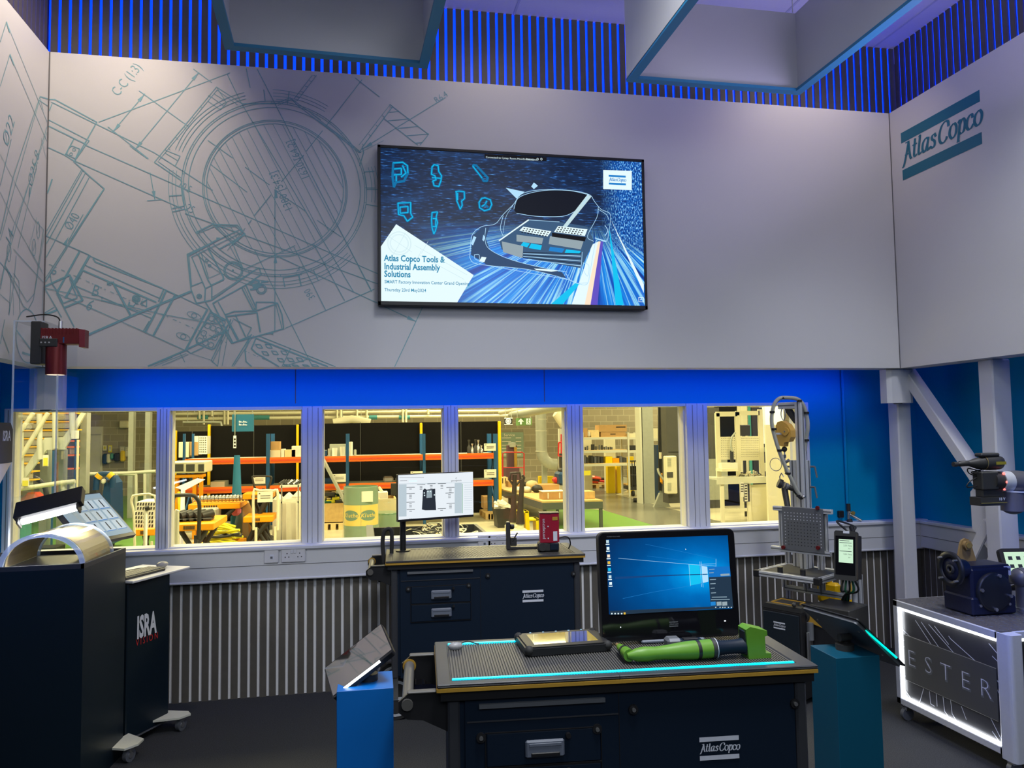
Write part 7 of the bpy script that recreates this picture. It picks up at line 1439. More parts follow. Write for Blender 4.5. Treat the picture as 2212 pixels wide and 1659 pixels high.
m_ = MB(); B(m_, 1115, 903, 1149, 919, 17.0, .04, 'green_sign'); B(m_, 1137, 904, 1146, 917, 16.98, .01, 'sign_white'); q = pY(1125, 911, 16.98); m_.prism([(-.02, -.06), (.02, -.06), (.02, 0), (.07, 0), (0, .075), (-.07, 0), (-.02, 0)], 0, .01, 'sign_white', Mx=XZ(q.x, 16.97, q.z))
q = pY(1141.5, 910.5, 16.96); m_.stroke([(-.02, -.055), (0, -.015), (.0, .03), (-.025, .0)], .014, 'green_sign', XZ(q.x, 16.955, q.z)).stroke([(.0, -.01), (.025, -.05)], .014, 'green_sign', XZ(q.x, 16.955, q.z)).stroke([(.0, .03), (.028, .01)], .012, 'green_sign', XZ(q.x, 16.955, q.z)); m_.stroke(arc(.005, .05, .008, 0, 360, 8), .014, 'green_sign', XZ(q.x, 16.955, q.z)); hang(m_, 1118, 904, 17); hang(m_, 1146, 904, 17); one(m_, 'exit_sign', 'green emergency exit sign with a white arrow and running figure', 'sign')
m_ = MB(); B(m_, 1090, 903, 1107, 917, 17.0, .05, 'mech_black', .03); q = pY(1098, 910, 16.98); m_.stroke(arc(0, 0, .055, 0, 360, 16), .02, 'sign_white', XZ(q.x, 16.975, q.z)).stroke(arc(0, 0, .02, 0, 360, 10), .03, 'sign_white', XZ(q.x, 16.975, q.z)); B(m_, 1089.5, 902.5, 1107.5, 904, 16.98, .01, 'sign_white'); B(m_, 1089.5, 916, 1107.5, 917.5, 16.98, .01, 'sign_white'); hang(m_, 1092, 904, 17); hang(m_, 1105, 904, 17); one(m_, 'camera_sign', 'small black sign with a white ring left of the exit sign', 'sign')
m_ = MB(); T_(m_, [(1167, 615), (1168, 880), (1169, 940), (1170, 975), (1176, 992), (1188, 1001), (1202, 1003)], 22, .16, 'galv', 18, 4); [T_(m_, [(1169, y), (1169, y+1.5)], 22, .168, 'galv_pale', 18) for y in (905, 930, 974)]; one(m_, 'air_duct', 'wide galvanised air duct bending to the right in front of the block wall', 'duct')
one(zf(1172, 998, 1182, 22.4, .15, 'galv', MB()), 'duct_post', 'short grey post under the bend of the air duct', 'post')
one(zf(1207, 926, 1222, 22.8, .1, 'cream_door', MB()), 'door_leaf', 'pale door leaf behind the red lift truck', 'door'); hd_ = MB(); hang(hd_, 1203, 888, 20); one(hd_.cyl(pY(1203, 888, 20), pY(1225, 905, 20), .18, 'cream', 14, r2=.3), 'extract_hood', 'pale extract hood hanging right of the duct', 'hood')
m_ = MB(); T_(m_, [(1217, 938), (1217, 988)], 18, .07, 'red', 14); T_(m_, [(1207, 956), (1206, 985), (1222, 986), (1222, 955), (1207, 956)], 17.8, .02, 'red', 6); B(m_, 1212, 980, 1223, 1030, 17.9, .2, 'mech_black'); one(m_, 'gas_trolley', 'red cylinder on a red and black trolley beside the window post', 'trolley')
m_ = MB(); B(m_, 1208, 1020, 1226, 1049, 17.2, .5, 'blue_machine', .05); B(m_, 1211, 1012, 1220, 1021, 17.3, .3, 'mech_black', .03); one(m_, 'floor_machine', 'dark blue floor cleaning machine beyond the table', 'machine'); one(B(MB(), 1198, 1031, 1208, 1045, 17.4, .3, 'red', .08), 'vacuum_cleaner', 'small red vacuum cleaner left of the blue machine', 'vacuum cleaner')
one(zf(1222.5, 880, 1228, 17.8, .15, 'galv_pale', MB()), 'pipe_post', 'slim pale vertical post at the right edge of the fourth window', 'post')
for x0, x1, lab in ((1165, 1175, 'yellow block on the floor by the block wall, left one'), (1183, 1196, 'yellow block on the floor by the block wall, right one')): one(zf(x0, 1029, x1, 22.9, .2, 'yellow_plastic', MB()), 'floor_barrier', lab, 'barrier', 'yellow floor blocks')
# ---- fifth window: shelving, column, machine
YS = 21.5
def S5(x, y): return (1220+x/5.184, 860+y/5.184)
sh5 = thing('shelving', 'galvanised shelving with boxes and dark parts in the fifth window', 'shelving', Mx=TR(pY(1305, 1000, YS).x, YS, ZF))
for (ya, yb) in ((438, 462), (585, 612), (735, 760)):
    for xa, xb in ((190, 700), (712, 850)): m_ = MB(); B(m_, *S5(xa, ya), *S5(xb, yb), YS, .04, 'galv_pale'); a, b_ = pY(*S5(xa, ya), YS), pY(*S5(xb, ya), YS); m_.bx(a.x, b_.x, YS+.04, YS+.6, a.z-.03, a.z, 'wood_pale'); m_.build('shelf', sh5)
for x in (190, 700, 850):
    for dY in (-.02, .6): m_ = MB(); a = pY(*S5(x, 390), YS).x; m_.bx(a, a+.05, YS+dY, YS+dY+.04, ZF, pY(*S5(x, 385), YS).z, 'galv_pale'); m_.build('upright', sh5)
def f5(x0, y0, x1, m, name, label, cat, Y, dY=.2): return one(zf(S5(x0, 0)[0], S5(0, y0)[1], S5(x1, 0)[0], Y, dY, m, MB()), name, label, cat)
def o5(x0, y0, x1, y1, m, name, label, cat, Y=None, dY=.3, c=0., group=None):
    m_ = MB(); B(m_, *S5(x0, y0), *S5(x1, y1), Y or YS+.1, dY, m, c); return one(m_, name, label, cat, group)
m_ = MB(); B(m_, *S5(385, 300), *S5(693, 376), YS+.08, .4, 'cardboard'); B(m_, *S5(575, 318), *S5(680, 330), YS+.075, .01, 'box_print'); one(m_, 'carton', 'long brown printed carton on top of the shelving, upper of two', 'carton')
m_ = MB(); B(m_, *S5(405, 378), *S5(682, 437), YS+.1, .4, 'cardboard'); B(m_, *S5(510, 398), *S5(570, 408), YS+.095, .01, 'box_print'); one(m_, 'carton', 'brown carton on top of the shelving, under the long one', 'carton')
o5(192, 336, 255, 437, 'cardboard', 'carton', 'dark brown carton at the left end of the shelving top', 'carton'); o5(296, 356, 385, 437, 'wood_pale', 'carton', 'pale carton on the shelving top beside the long cartons', 'carton'); o5(258, 370, 294, 437, 'paper', 'paper_roll', 'white roll between two cartons on the shelving top', 'roll', c=.05)
o5(720, 395, 840, 437, 'cream', 'flat_stack', 'stack of flat cream sheets on the shelving behind the column', 'stack'); o5(735, 530, 805, 583, 'mech_black', 'dark_pot', 'pair of dark pots on the middle shelf behind the column', 'pot')
for i, x in enumerate((200, 228, 250, 298, 345, 385, 412, 440, 462, 485, 508, 525)):
    h = (545, 548, 535, 518, 540, 525, 528, 545, 540, 548, 545, 550)[i]; a, b_ = pY(*S5(x, h), YS+.15), pY(*S5(x+(40 if i == 3 else 18), h), YS+.15); r = (b_.x-a.x)/2; zb = pY(*S5(x, 583), YS+.04).z
    one(MB().cyl((a.x+r, YS+.2, zb), (a.x+r, YS+.2, a.z), r, ('mech_black', 'machine_dark', 'alu_dark')[i % 3], 12), 'turned_part', ('first', 'second', 'third', 'large fourth', 'fifth', 'sixth', 'seventh', 'eighth', 'ninth', 'tenth', 'eleventh', 'last')[i]+' dark turned part from the left on the middle shelf', 'part', 'dark turned parts on the middle shelf')
for i, (x0, x1, h) in enumerate(((200, 215, 640), (222, 245, 640), (250, 262, 660), (292, 325, 645), (330, 360, 655), (365, 395, 650), (400, 435, 655), (615, 650, 650), (655, 690, 665))):
    o5(x0, h, x1, 735, ('mech_black', 'alu_dark', 'machine_dark')[i % 3], 'upright_part', ('leftmost', 'second', 'third', 'fourth', 'fifth', 'sixth', 'seventh', 'eighth', 'rightmost')[i]+' dark upright part on the lower shelf of the shelving', 'part', c=.02, group='upright parts on the lower shelf')
o5(458, 655, 535, 735, 'yellow_plastic', 'yellow_tub', 'yellow tub on the lower shelf among dark parts', 'tub'); o5(540, 672, 610, 735, 'orange_lift', 'orange_tub', 'orange tub right of the yellow tub on the lower shelf', 'tub')
Yq = YS+1.2
f5(480, 765, 560, 'yellow_plastic', 'yellow_machine', 'yellow machine cover seen under the shelving, left part', 'machine', Yq); f5(585, 765, 625, 'yellow_plastic', 'yellow_machine', 'narrow yellow machine cover under the shelving', 'machine', Yq)
f5(720, 655, 845, 'yellow_plastic', 'yellow_cabinet', 'yellow cabinet behind the black cage trolley', 'cabinet', Yq)
m_ = MB(); B(m_, *S5(205, 812), *S5(290, 865), YS-.05, .02, 'paper_yellow'); one(m_, 'yellow_notice', 'square yellow notice hanging on the shelving', 'notice')
f5(200, 460, 300, 'cream', 'cream_machine', 'cream machine seen through the left end of the shelves', 'machine', YS+1.5); f5(455, 462, 565, 'cream', 'cream_machine', 'second cream machine seen through the middle of the shelves', 'machine', YS+1.9)
Yb = pZ(*S5(300, 1015), ZF).y
pallet(S5(210, 0)[0], S5(530, 0)[0], S5(0, 1015)[1], Yb, .8, 'wooden pallet loaded with red and white bundles under the shelving', m='wood'); pallet(S5(540, 0)[0], S5(715, 0)[0], S5(0, 1015)[1], Yb+.1, .8, 'wooden pallet under the grey box in the fifth window', m='wood')
m_ = MB(); random.seed(5); a, b_ = pY(*S5(205, 960), Yb+.1), pY(*S5(520, 960), Yb+.1)
for i in range(26):
    x = random.uniform(a.x+.1, b_.x-.2); z = ZF+.16+random.uniform(0, .22); y = Yb+random.uniform(.05, .6); m_.tube([(x-.2, y, z+.05), (x, y+.02, z+.03), (x+.2, y+.03, z)], .035, random.choice(('red_orange', 'red_orange', 'mech_black', 'paper', 'red')), 6)
solo(m_, 'strap_bundle', 'heap of red, white and black straps on the pallet', 'straps', kind='stuff')
m_ = MB(); a, b_ = pY(*S5(620, 895), Yb+.2), pY(*S5(705, 895), Yb+.2); m_.bx(a.x, b_.x, Yb+.2, Yb+.6, ZF+.141, a.z, 'galv'); one(m_, 'grey_box', 'grey metal box on the right pallet under the shelving', 'box')
m_ = MB(); a, b_ = pY(*S5(500, 895), Yb+.7), pY(*S5(612, 895), Yb+.7); m_.bx(a.x, b_.x, Yb+.95, Yb+1.3, ZF+.0, a.z, 'cardboard'); one(m_, 'carton', 'brown carton behind the pallets on the workshop floor', 'carton')
YC = pZ(1395, 1088, ZF).y
m_ = MB(); a = pY(1388, 1000, YC), pY(1413, 1000, YC); m_.bx(a[0].x, a[1].x, YC, YC+.03, ZF, 5.6, 'galv').bx(pY(1384, 1000, YC).x, a[0].x+.02, YC, YC+.35, ZF, 5.6, 'galv_pale').bx(a[0].x, a[1].x, YC+.3, YC+.33, ZF, 5.6, 'galv'); struct(m_, 'column_4')
q = pZ(1370, 1072, ZF); cg = thing('cage_trolley', 'black cage trolley on castors half hidden by the grey column', 'trolley', Mx=TR(q.x, q.y, ZF)); a, b_ = pY(1360, 996, q.y), pY(1386, 996, q.y)
MB().bx(a.x, b_.x, q.y, q.y+.6, ZF+.18, ZF+.28, 'mech_black').build('base', cg); m_ = MB()
for k in range(6): x = a.x+(b_.x-a.x)*k/5; m_.cyl((x, q.y, ZF+.25), (x, q.y, a.z), .015, 'mech_black', 6)
for z in (a.z, (a.z+ZF)/2+.1): m_.cyl((a.x, q.y, z), (b_.x, q.y, z), .02, 'mech_black', 6)
m_.build('cage_bars', cg); MB().bx(a.x+.15, b_.x, q.y+.1, q.y+.5, ZF+.3, a.z-.1, 'mech_black').build('load', cg)
for x in (a.x+.08, b_.x-.08): MB().cyl((x-.03, q.y, ZF+.085), (x+.03, q.y, ZF+.085), .085, 'rubber', 14).build('castor', cg)
one(MB().cyl(pZ(1368, 1085, ZF)+V((0, 0, .06)), pZ(1386, 1085, ZF)+V((0, 0, .06)), .06, 'rubber', 10), 'rubber_bumper', 'thick black rubber tube on the floor in front of the cage trolley', 'bumper')
YM = pZ(1465, 1100, ZF).y
cbm = thing('machine_cabinet', 'tall dark machine cabinet with a white cooling unit in the fifth window', 'machine', Mx=TR(pY(1465, 1000, YM).x, YM, ZF)); a, b_ = pY(1442, 1000, YM), pY(1492, 1000, YM)
MB().bx(a.x, b_.x, YM, YM+.35, ZF+.15, 4.2, 'machine_dark').build('body', cbm); z = pY(1465, 977, YM).z; MB().bx(a.x+.03, b_.x, YM-.004, YM, z, z+.015, 'black').bx((a.x+b_.x)/2, (a.x+b_.x)/2+.012, YM-.004, YM, ZF+.15, z, 'black').build('door_gap', cbm)
m_ = MB(); B(m_, 1440, 985, 1463, 1067, YM-.2, .2, 'cream', .02); m_.build('cooling_unit', cbm); m_ = MB()
for k in range(8): B(m_, 1442, 990+k*2.3, 1450, 991+k*2.3, YM-.205, .01, 'galv'); B(m_, 1442, 1043+k*2.3, 1450, 1044+k*2.3, YM-.205, .01, 'galv')
B(m_, 1441, 1020, 1454, 1032, YM-.206, .01, 'machine_dark'); m_.build('vent_slots', cbm, kind='stuff')
one(zf(1419, 961, 1443, YM+2.2, .3, 'blue_machine', MB()), 'blue_cabinet', 'dark blue cabinet between the column and the tall machine', 'cabinet')
m_ = MB(); B(m_, 1410, 925, 1442, 947, YS+1, .5, 'cream'); B(m_, 1410, 947, 1442, 952, YS+.9, .6, 'galv_pale'); one(m_, 'wall_shelf', 'high shelf with a pale box right of the grey column', 'shelf')
one(MB().cyl(pY(1429, 916, YS+1.2), pY(1441, 916, YS+1.2), .13, 'teal_paint', 16), 'electric_motor', 'teal electric motor standing on the high shelf', 'motor')
m_ = MB()
for x in (1423.5, 1427.5): T_(m_, [(x, 870), (x+.5, 1060)], YM+.6, .03, 'mech_black', 6)
a = pY(1430, 1070, YM+.6); m_.prism([(a.x-.22, ZF), (a.x+.22, ZF), (a.x+.05, ZF+.35), (a.x-.05, ZF+.35)], -.1, 0, 'galv', Mx=frame((0, YM+.6, 0), (1, 0, 0), (0, 0, 1))).cyl((a.x, YM+.65, ZF+.3), (a.x, YM+.65, ZF+1.3), .04, 'galv', 10); one(m_, 'service_stand', 'grey stand with two dark conduits rising to the ceiling', 'stand')
m_ = MB(); B(m_, 1427, 977, 1437, 991, YM+.4, .1, 'cream'); B(m_, 1430, 981, 1434, 986, YM+.38, .03, 'red', .01); one(m_, 'switch_box', 'pale switch box with a red button on the service stand', 'switch')
m_ = MB(); B(m_, 1429, 1022, 1441, 1046, YM+.35, .15, 'orange_lift', .05); B(m_, 1433, 1028, 1438, 1040, YM+.33, .05, 'mech_black'); one(m_, 'hose_reel', 'orange hose reel on the service stand beside the white cooling unit', 'hose reel')
m_ = MB(); T_(m_, [(1421, 1012), (1424, 1022), (1434, 1036), (1444, 1046)], YM+.3, .03, 'galv_pale', 6, 4); one(m_, 'air_hose', 'pale air hose looping below the conduits', 'hose')
# ---- sixth window: perforated bench, cream board, machine
YN = pZ(1560, 1122, ZF).y
def S6(x, y): return (1490+x/4.88, 840+y/4.88)
bf = thing('perforated_bench', 'cream bench with two perforated back panels in the sixth window', 'bench', Mx=TR(pY(1600, 1040, YN).x, YN, ZF))
def part6(nm, x0, y0, x1, y1, m, Y=YN, dY=.05): m_ = MB(); B(m_, *S6(x0, y0), *S6(x1, y1), Y, dY, m); return m_.build(nm, bf)
for x0, x1, ya in ((280, 325, 255), (490, 535, 245), (735, 780, 215)): part6('upright', x0, ya, x1, 960, 'cream')
part6('top_rail', 280, 240, 500, 290, 'cream'); part6('top_rail', 490, 232, 735, 278, 'cream'); part6('perforated_panel', 320, 505, 492, 745, 'cream', YN+.02, .02); part6('perforated_panel', 530, 500, 738, 755, 'cream', YN+.02, .02)
m_ = MB()
for i in range(9):
    for j in range(9): B(m_, *S6(548+i*21, 520+j*24), *S6(554+i*21, 525+j*24), YN+.015, .01, 'box_print')
    if i < 7: [B(m_, *S6(335+i*22, 520+j*24), *S6(341+i*22, 525+j*24), YN+.015, .01, 'box_print') for j in range(9)]
m_.build('panel_holes', bf, kind='stuff')
m_ = MB(); B(m_, *S6(288, 930), *S6(832, 1000), YN-.5, .03, 'galv_pale'); a, b_ = pY(*S6(288, 932), YN-.5), pY(*S6(832, 985), YN-.5); m_.bx(a.x, b_.x, YN-.47, YN+.1, a.z-.06, a.z-.02, 'galv_pale'); m_.build('worktop', bf)
m_ = MB(); a, b_ = pY(*S6(320, 1200), YN-.4), pY(*S6(355, 1200), YN-.4); m_.bx(a.x, b_.x, YN-.45, YN-.4, ZF, pY(*S6(0, 1000), YN-.5).z, 'cream'); m_.build('leg', bf); m_ = MB(); a, b_ = pY(*S6(600, 1200), YN-.4), pY(*S6(635, 1200), YN-.4); m_.bx(a.x, b_.x, YN-.45, YN-.4, ZF, pY(*S6(0, 1010), YN-.5).z, 'cream'); m_.build('leg', bf)
m_ = MB(); B(m_, *S6(350, 1262), *S6(605, 1295), YN-.44, .04, 'cream'); m_.build('lower_rail', bf); m_ = MB(); a, b_ = pY(*S6(640, 1010), YN-.35), pY(*S6(840, 1010), YN-.35); m_.bx(a.x, b_.x, YN-.38, YN-.33, ZF, a.z, 'cream'); m_.build('front_panel', bf)
m_ = MB(); B(m_, *S6(340, 840), *S6(510, 870), YN-.3, .3, 'cream'); B(m_, *S6(335, 780), *S6(505, 845), YN-.15, .2, 'paper'); one(m_, 'bench_tray', 'pale sloping tray with papers on the left side of the perforated bench', 'tray')
m_ = MB(); random.seed(8)
for i in range(34):
    p = pY(*S6(random.uniform(545, 760), random.uniform(900, 945)), YN-.2); m_.tube(bez([p, p+V((random.uniform(-.15, .15), 0, random.uniform(0, .12))), p+V((random.uniform(-.2, .2), .05, 0))], 4), .01, random.choice(('beige', 'mech_black', 'cream', 'galv')), 4)
solo(m_, 'wire_heap', 'heap of tan and black wires on the perforated bench', 'wires', kind='stuff')
m_ = MB(); T_(m_, [S6(480, 460), S6(440, 520), S6(435, 600), S6(450, 660)], YN-.1, .02, 'galv', 6, 4); B(m_, *S6(436, 650), *S6(466, 805), YN-.1, .06, 'mech_black', .01); one(m_, 'hanging_gun', 'black hand unit hanging on a grey cable at the bench', 'tool')
one(B(B(MB(), *S6(535, 380), *S6(640, 495), YN+.3, .08, 'mech_black', .01), *S6(575, 495), *S6(600, 1400), YN+.35, .04, 'mech_black'), 'bench_screen', 'dark screen behind the right half of the perforated bench', 'screen')
one(zf(S6(800, 0)[0], S6(0, 378)[1], S6(1090, 0)[0]+6, YN-.9, .06, 'cream_board' if 'cream_board' in M else 'cream', MB()), 'cream_board', 'large plain cream board standing right of the perforated bench', 'board')
m_ = MB(); B(m_, *S6(535, 985), *S6(570, 1140), YN-.52, .03, 'paper'); B(m_, *S6(575, 1000), *S6(632, 1190), YN-.54, .05, 'mech_black'); B(m_, *S6(578, 1005), *S6(610, 1185), YN-.55, .01, 'paper'); [B(m_, *S6(582, 1015+k*28), *S6(606, 1028+k*28), YN-.56, .01, 'box_print') for k in range(6)]; [B(m_, *S6(540, 1000+k*25), *S6(565, 1010+k*25), YN-.525, .01, 'box_print') for k in range(4)]; one(m_, 'label_holder', 'black holder of printed labels hanging under the bench top', 'labels')
m_ = MB(); zf(1525, 880, 1553, YN+2.2, .25, 'machine_dark', m_); a = pY(1530, 1000, YN+2.2); m_.bx(a.x, a.x+.5, YN+2.19, YN+2.2, ZF+.2, ZF+1.2, 'galv'); one(m_, 'milling_machine', 'dark tall machine at the left of the sixth window', 'machine')
m_ = MB(); zf(1552, 878, 1612, YN+2.6, .25, 'guard_black', m_); one(m_, 'machine_enclosure', 'black machine enclosure behind the perforated bench', 'machine'); one(zf(1600, 870, 1613, YN+1.8, .2, 'cream', MB()), 'cream_column', 'cream column behind the perforated bench', 'column')
m_ = MB(); zf(1617, 878, 1621, YN+1.5, .05, 'em_green', m_); one(m_, 'green_light_strip', 'thin vertical green light strip behind the bench', 'light strip'); one(zf(1624, 880, 1646, YN+2.2, .15, 'mech_black', MB()), 'dark_rack', 'dark narrow rack right of the green light strip', 'rack')
m_ = MB(); zf(1652, 878, 1692, YN+2.9, .3, 'sign_white', m_); one(m_, 'white_partition', 'bright white partition above the cream board', 'partition')
m_ = MB(); zf(1650, 959, 1659, YN+1.2, .3, 'mech_black', m_); B(m_, 1651, 966, 1657, 976, YN+1.15, .1, 'galv'); B(m_, 1651, 1000, 1659, 1018, YN+1.15, .1, 'galv_pale'); one(m_, 'instrument_rack', 'black instrument rack in the gap left of the cream board', 'rack')
# ---- first window: stair, wall, trolleys
def S1_(x, y): return (x/4.253, 870+y/4.253)
YA = 13.
stt = thing('staircase', 'galvanised staircase with yellow nosed treads in the first window', 'staircase', Mx=TR(pY(80, 1000, YA).x, YA, ZF))
for k in range(9):
    yt = 92+k*77; m_ = MB(); x1 = 700 if k < 3 else (430 if k < 5 else 300); Yk = YA+1.6-k*.18
    B(m_, *S1_(90, yt+12), *S1_(x1, yt+66), Yk, .02, 'galv'); B(m_, *S1_(90, yt), *S1_(x1, yt+12), Yk-.03, .28, 'post_yellow'); m_.build('tread', stt)
def strg(pts, w_, Y, m, nm): m_ = MB(); P = [pY(*S1_(*p), Y) for p in pts]; [bar(m_, p, q, .06, w_, m) for p, q in zip(P, P[1:])]; m_.build(nm, stt)
m_ = MB(); P = [S1_(*p) for p in ((745, 90), (785, 100), (600, 410), (600, 430), (430, 432), (360, 520), (150, 800), (130, 740), (335, 440), (410, 320), (580, 315))]; P = [pY(*p, YA-.6) for p in P]; m_.prism([(p.x, p.z) for p in P][::-1], -.05, 0, 'galv_pale', Mx=frame((0, YA-.6, 0), (1, 0, 0), (0, 0, 1))); m_.build('stringer', stt)
for pts in (((305, 95), (135, 340)), ((440, 95), (135, 590)), ((130, 800), (560, 735), (690, 722))):
    m_ = MB(); T_(m_, [S1_(*p) for p in pts], YA-.7, .032, 'cream', 10); m_.build('handrail', stt)
for x, y0, y1 in ((190, 270, 740), (362, 100, 520), (505, 90, 420), (662, 90, 280), (150, 790, 900), (585, 740, 1000), (665, 730, 1000)): m_ = MB(); T_(m_, [S1_(x, y0), S1_(x+4, y1)], YA-.65, .04, 'galv_pale', 8); m_.build('baluster', stt)
for x0, y0, x1, y1, lab in ((392, 480, 442, 585, 'yellow and white hazard tag on the staircase, upper one'), (200, 690, 262, 770, 'yellow and white hazard tag on the staircase, lower one'), (655, 255, 722, 330, 'pale tag hanging on the upper flight of the staircase')):
    m_ = MB(); B(m_, *S1_(x0, y0), *S1_(x1, y1), YA-.78, .02, 'paper'); x0 < 600 and B(m_, *S1_(x0+6, y0+25), *S1_(x1-6, y1-6), YA-.79, .01, 'paper_yellow'); one(m_, 'hazard_tag', lab, 'tag', 'tags on the staircase')
for x0, x1, yt, Y, lab in ((370, 440, 430, 15, 'grey steel column under the upper stair landing'), (530, 585, 430, 15, 'second grey steel column right of the landing'), (740, 800, 90, 15, 'tall brown-grey steel column beside the door'), (1182, 1228, 85, 20, 'tall pale galvanised post, left of two in the first window'), (1335, 1380, 85, 20, 'tall pale galvanised post, right of two in the first window')):
    one(zf(S1_(x0, 0)[0], S1_(0, yt)[1], S1_(x1, 0)[0], Y, .2, 'galv' if Y == 20 else 'machine_pale' if 'machine_pale' in M else 'galv', MB()), 'steel_post', lab, 'post', 'steel posts in the first window')
m_ = MB(); zf(S1_(440, 0)[0], S1_(0, 440)[1], S1_(482, 0)[0], 15.2, .1, 'rack_blue', m_); one(m_, 'blue_rack_side', 'blue rack side behind the staircase', 'rack')
m_ = MB(); [B(m_, *S1_(600, y), *S1_(698, y+14), 18, .5, 'orange_beam') for y in (345, 400, 475, 600)]; [B(m_, *S1_(x, 340), *S1_(x+12, 780), 18, .08, mm) for x, mm in ((682, 'rack_blue'), (700, 'cream'))]; B(m_, *S1_(605, 500), *S1_(690, 600), 18.2, .4, 'mech_black'); B(m_, *S1_(640, 410), *S1_(680, 470), 18.1, .3, 'paper'); zf(S1_(682, 0)[0], S1_(0, 700)[1], S1_(700, 0)[0], 18, .1, 'rack_blue', m_); one(m_, 'small_rack', 'small orange and blue rack of parts behind the stair', 'rack')
YWl = 27.42
m_ = MB(); B(m_, *S1_(805, 220), *S1_(938, 780), YWl, .1, 'cream_door'); B(m_, *S1_(805, 298), *S1_(920, 780), YWl-.05, .05, 'cream_door', .0); B(m_, *S1_(803, 290), *S1_(925, 298), YWl-.06, .05, 'galv'); one(m_, 'wall_door', 'pale door with a white frame in the block wall', 'door')
for x0, y0, x1, y1, m1, m2, lab in ((945, 392, 978, 440, 'paper', 'paper_yellow', 'white and yellow poster nearest the door'), (994, 392, 1028, 456, 'paper_yellow', 'paper', 'yellow poster right of the first poster'), (1100, 400, 1145, 470, 'galv', 'paper', 'grey framed notice above the yellow box'), (1148, 403, 1182, 498, 'galv', 'paper', 'narrow grey framed notice at the right')):
    m_ = MB(); B(m_, *S1_(x0, y0), *S1_(x1, y1), YWl-.05, .02, m1); B(m_, *S1_(x0+7, y0+8), *S1_(x1-7, y1-12), YWl-.06, .01, m2); [B(m_, *S1_(x0+9, y0+14+k*9), *S1_(x1-9, y0+16+k*9), YWl-.062, .01, 'box_print') for k in range(3)]; one(m_, 'wall_notice', lab, 'notice', 'notices beside the workshop door')
for x0, y0, x1, y1, mm, nm, lab in ((938, 468, 975, 565, 'blue_machine', 'glove_dispenser', 'dark blue dispenser on the block wall'), (972, 470, 1008, 555, 'paper', 'glove_bundle', 'bundle of white gloves on the wall beside the blue dispenser'), (1004, 466, 1036, 520, 'teal_bag', 'glove_bundle', 'bundle of teal gloves on the wall'), (1042, 462, 1092, 540, 'mech_black', 'black_holder', 'black holder on the wall next to the yellow box'), (1098, 440, 1140, 540, 'yellow_plastic', 'yellow_box', 'bright yellow box on the block wall'), (1090, 165, 1180, 232, 'cream', 'wall_unit', 'square pale unit high on the block wall')): m_ = MB(); B(m_, *S1_(x0, y0), *S1_(x1, y1), YWl-.17, .24, mm, .04); one(m_, nm, lab, 'wall fitting')
m_ = MB(); T_(m_, [S1_(800, 655), S1_(1175, 645), S1_(1430, 630)], 19, .04, 'galv_pale', 8); [T_(m_, [S1_(x, 650), S1_(x, 1000)], 19, .035, 'galv_pale', 8) for x in (1050, 1075, 1250, 1330)]; T_(m_, [S1_(1055, 660), S1_(1105, 655), S1_(1250, 660)], 19, .03, 'galv_pale', 8); one(m_, 'tube_barrier', 'galvanised tube barrier in front of the block wall', 'barrier')
m_ = MB(); zf(S1_(795, 0)[0], S1_(0, 675)[1], S1_(885, 0)[0], 17.5, .4, 'mech_black', m_); one(m_, 'black_cupboard', 'low black cupboard left of the floor scrubber', 'cupboard')
fs = thing('floor_scrubber', 'blue floor scrubber with a yellow ended arched handle', 'floor scrubber', Mx=TR(pY(*S1_(960, 800), 14.5).x, 14.5, ZF)); m_ = MB(); a, b_ = pY(*S1_(880, 750), 14.5), pY(*S1_(1035, 750), 14.5); m_.prism([(a.x, ZF+.1), (b_.x, ZF+.1), (b_.x-.04, a.z), (a.x+.15, a.z+.12)], -.7, 0, 'blue_machine', Mx=frame((0, 14.5, 0), (1, 0, 0), (0, 0, 1))); m_.build('body', fs)
m_ = MB(); T_(m_, [S1_(880, 800), S1_(890, 700), S1_(915, 662), S1_(1000, 655), S1_(1035, 690), S1_(1030, 780)], 14.45, .05, 'blue_machine', 10, 4); m_.build('handle', fs); m_ = MB(); T_(m_, [S1_(897, 690), S1_(922, 662)], 14.43, .06, 'post_yellow', 10); T_(m_, [S1_(1000, 655), S1_(1032, 682)], 14.43, .06, 'post_yellow', 10); m_.build('grip', fs)
m_ = MB(); B(m_, *S1_(925, 700), *S1_(960, 745), 14.4, .1, 'paper', .02); B(m_, *S1_(975, 710), *S1_(1000, 735), 14.4, .1, 'mech_black', .02); m_.build('controls', fs)
for x in (pY(*S1_(905, 0), 14.5).x, pY(*S1_(1010, 0), 14.5).x): MB().cyl((x-.03, 14.7, ZF+.1), (x+.03, 14.7, ZF+.1), .1, 'rubber', 14).build('wheel', fs)
pm = thing('cleaning_machine', 'orange-red walk-behind machine with a black ring behind the stair rail', 'machine', Mx=TR(pY(*S1_(250, 850), 13.5).x, 13.5, ZF)); m_ = MB(); B(m_, *S1_(165, 830), *S1_(360, 965), 13.6, .4, 'red_orange', .1); m_.build('body', pm)
a = pY(*S1_(235, 850), 13.45); MB().tube([(a.x+.3*math.cos(t*.33), 13.45, a.z+.3*math.sin(t*.33)) for t in range(19)], .04, 'mech_black', 8, closed=True).build('ring', pm); MB().bx(a.x-.3, a.x+.4, 13.6, 14.0, ZF, ZF+.2, 'mech_black').build('base', pm)
m_ = MB(); zf(S1_(150, 0)[0], S1_(0, 930)[1], S1_(235, 0)[0], 13.2, .3, 'teal_bag', m_, .1); one(m_, 'teal_bag', 'crumpled teal bag in front of the orange-red machine', 'bag')
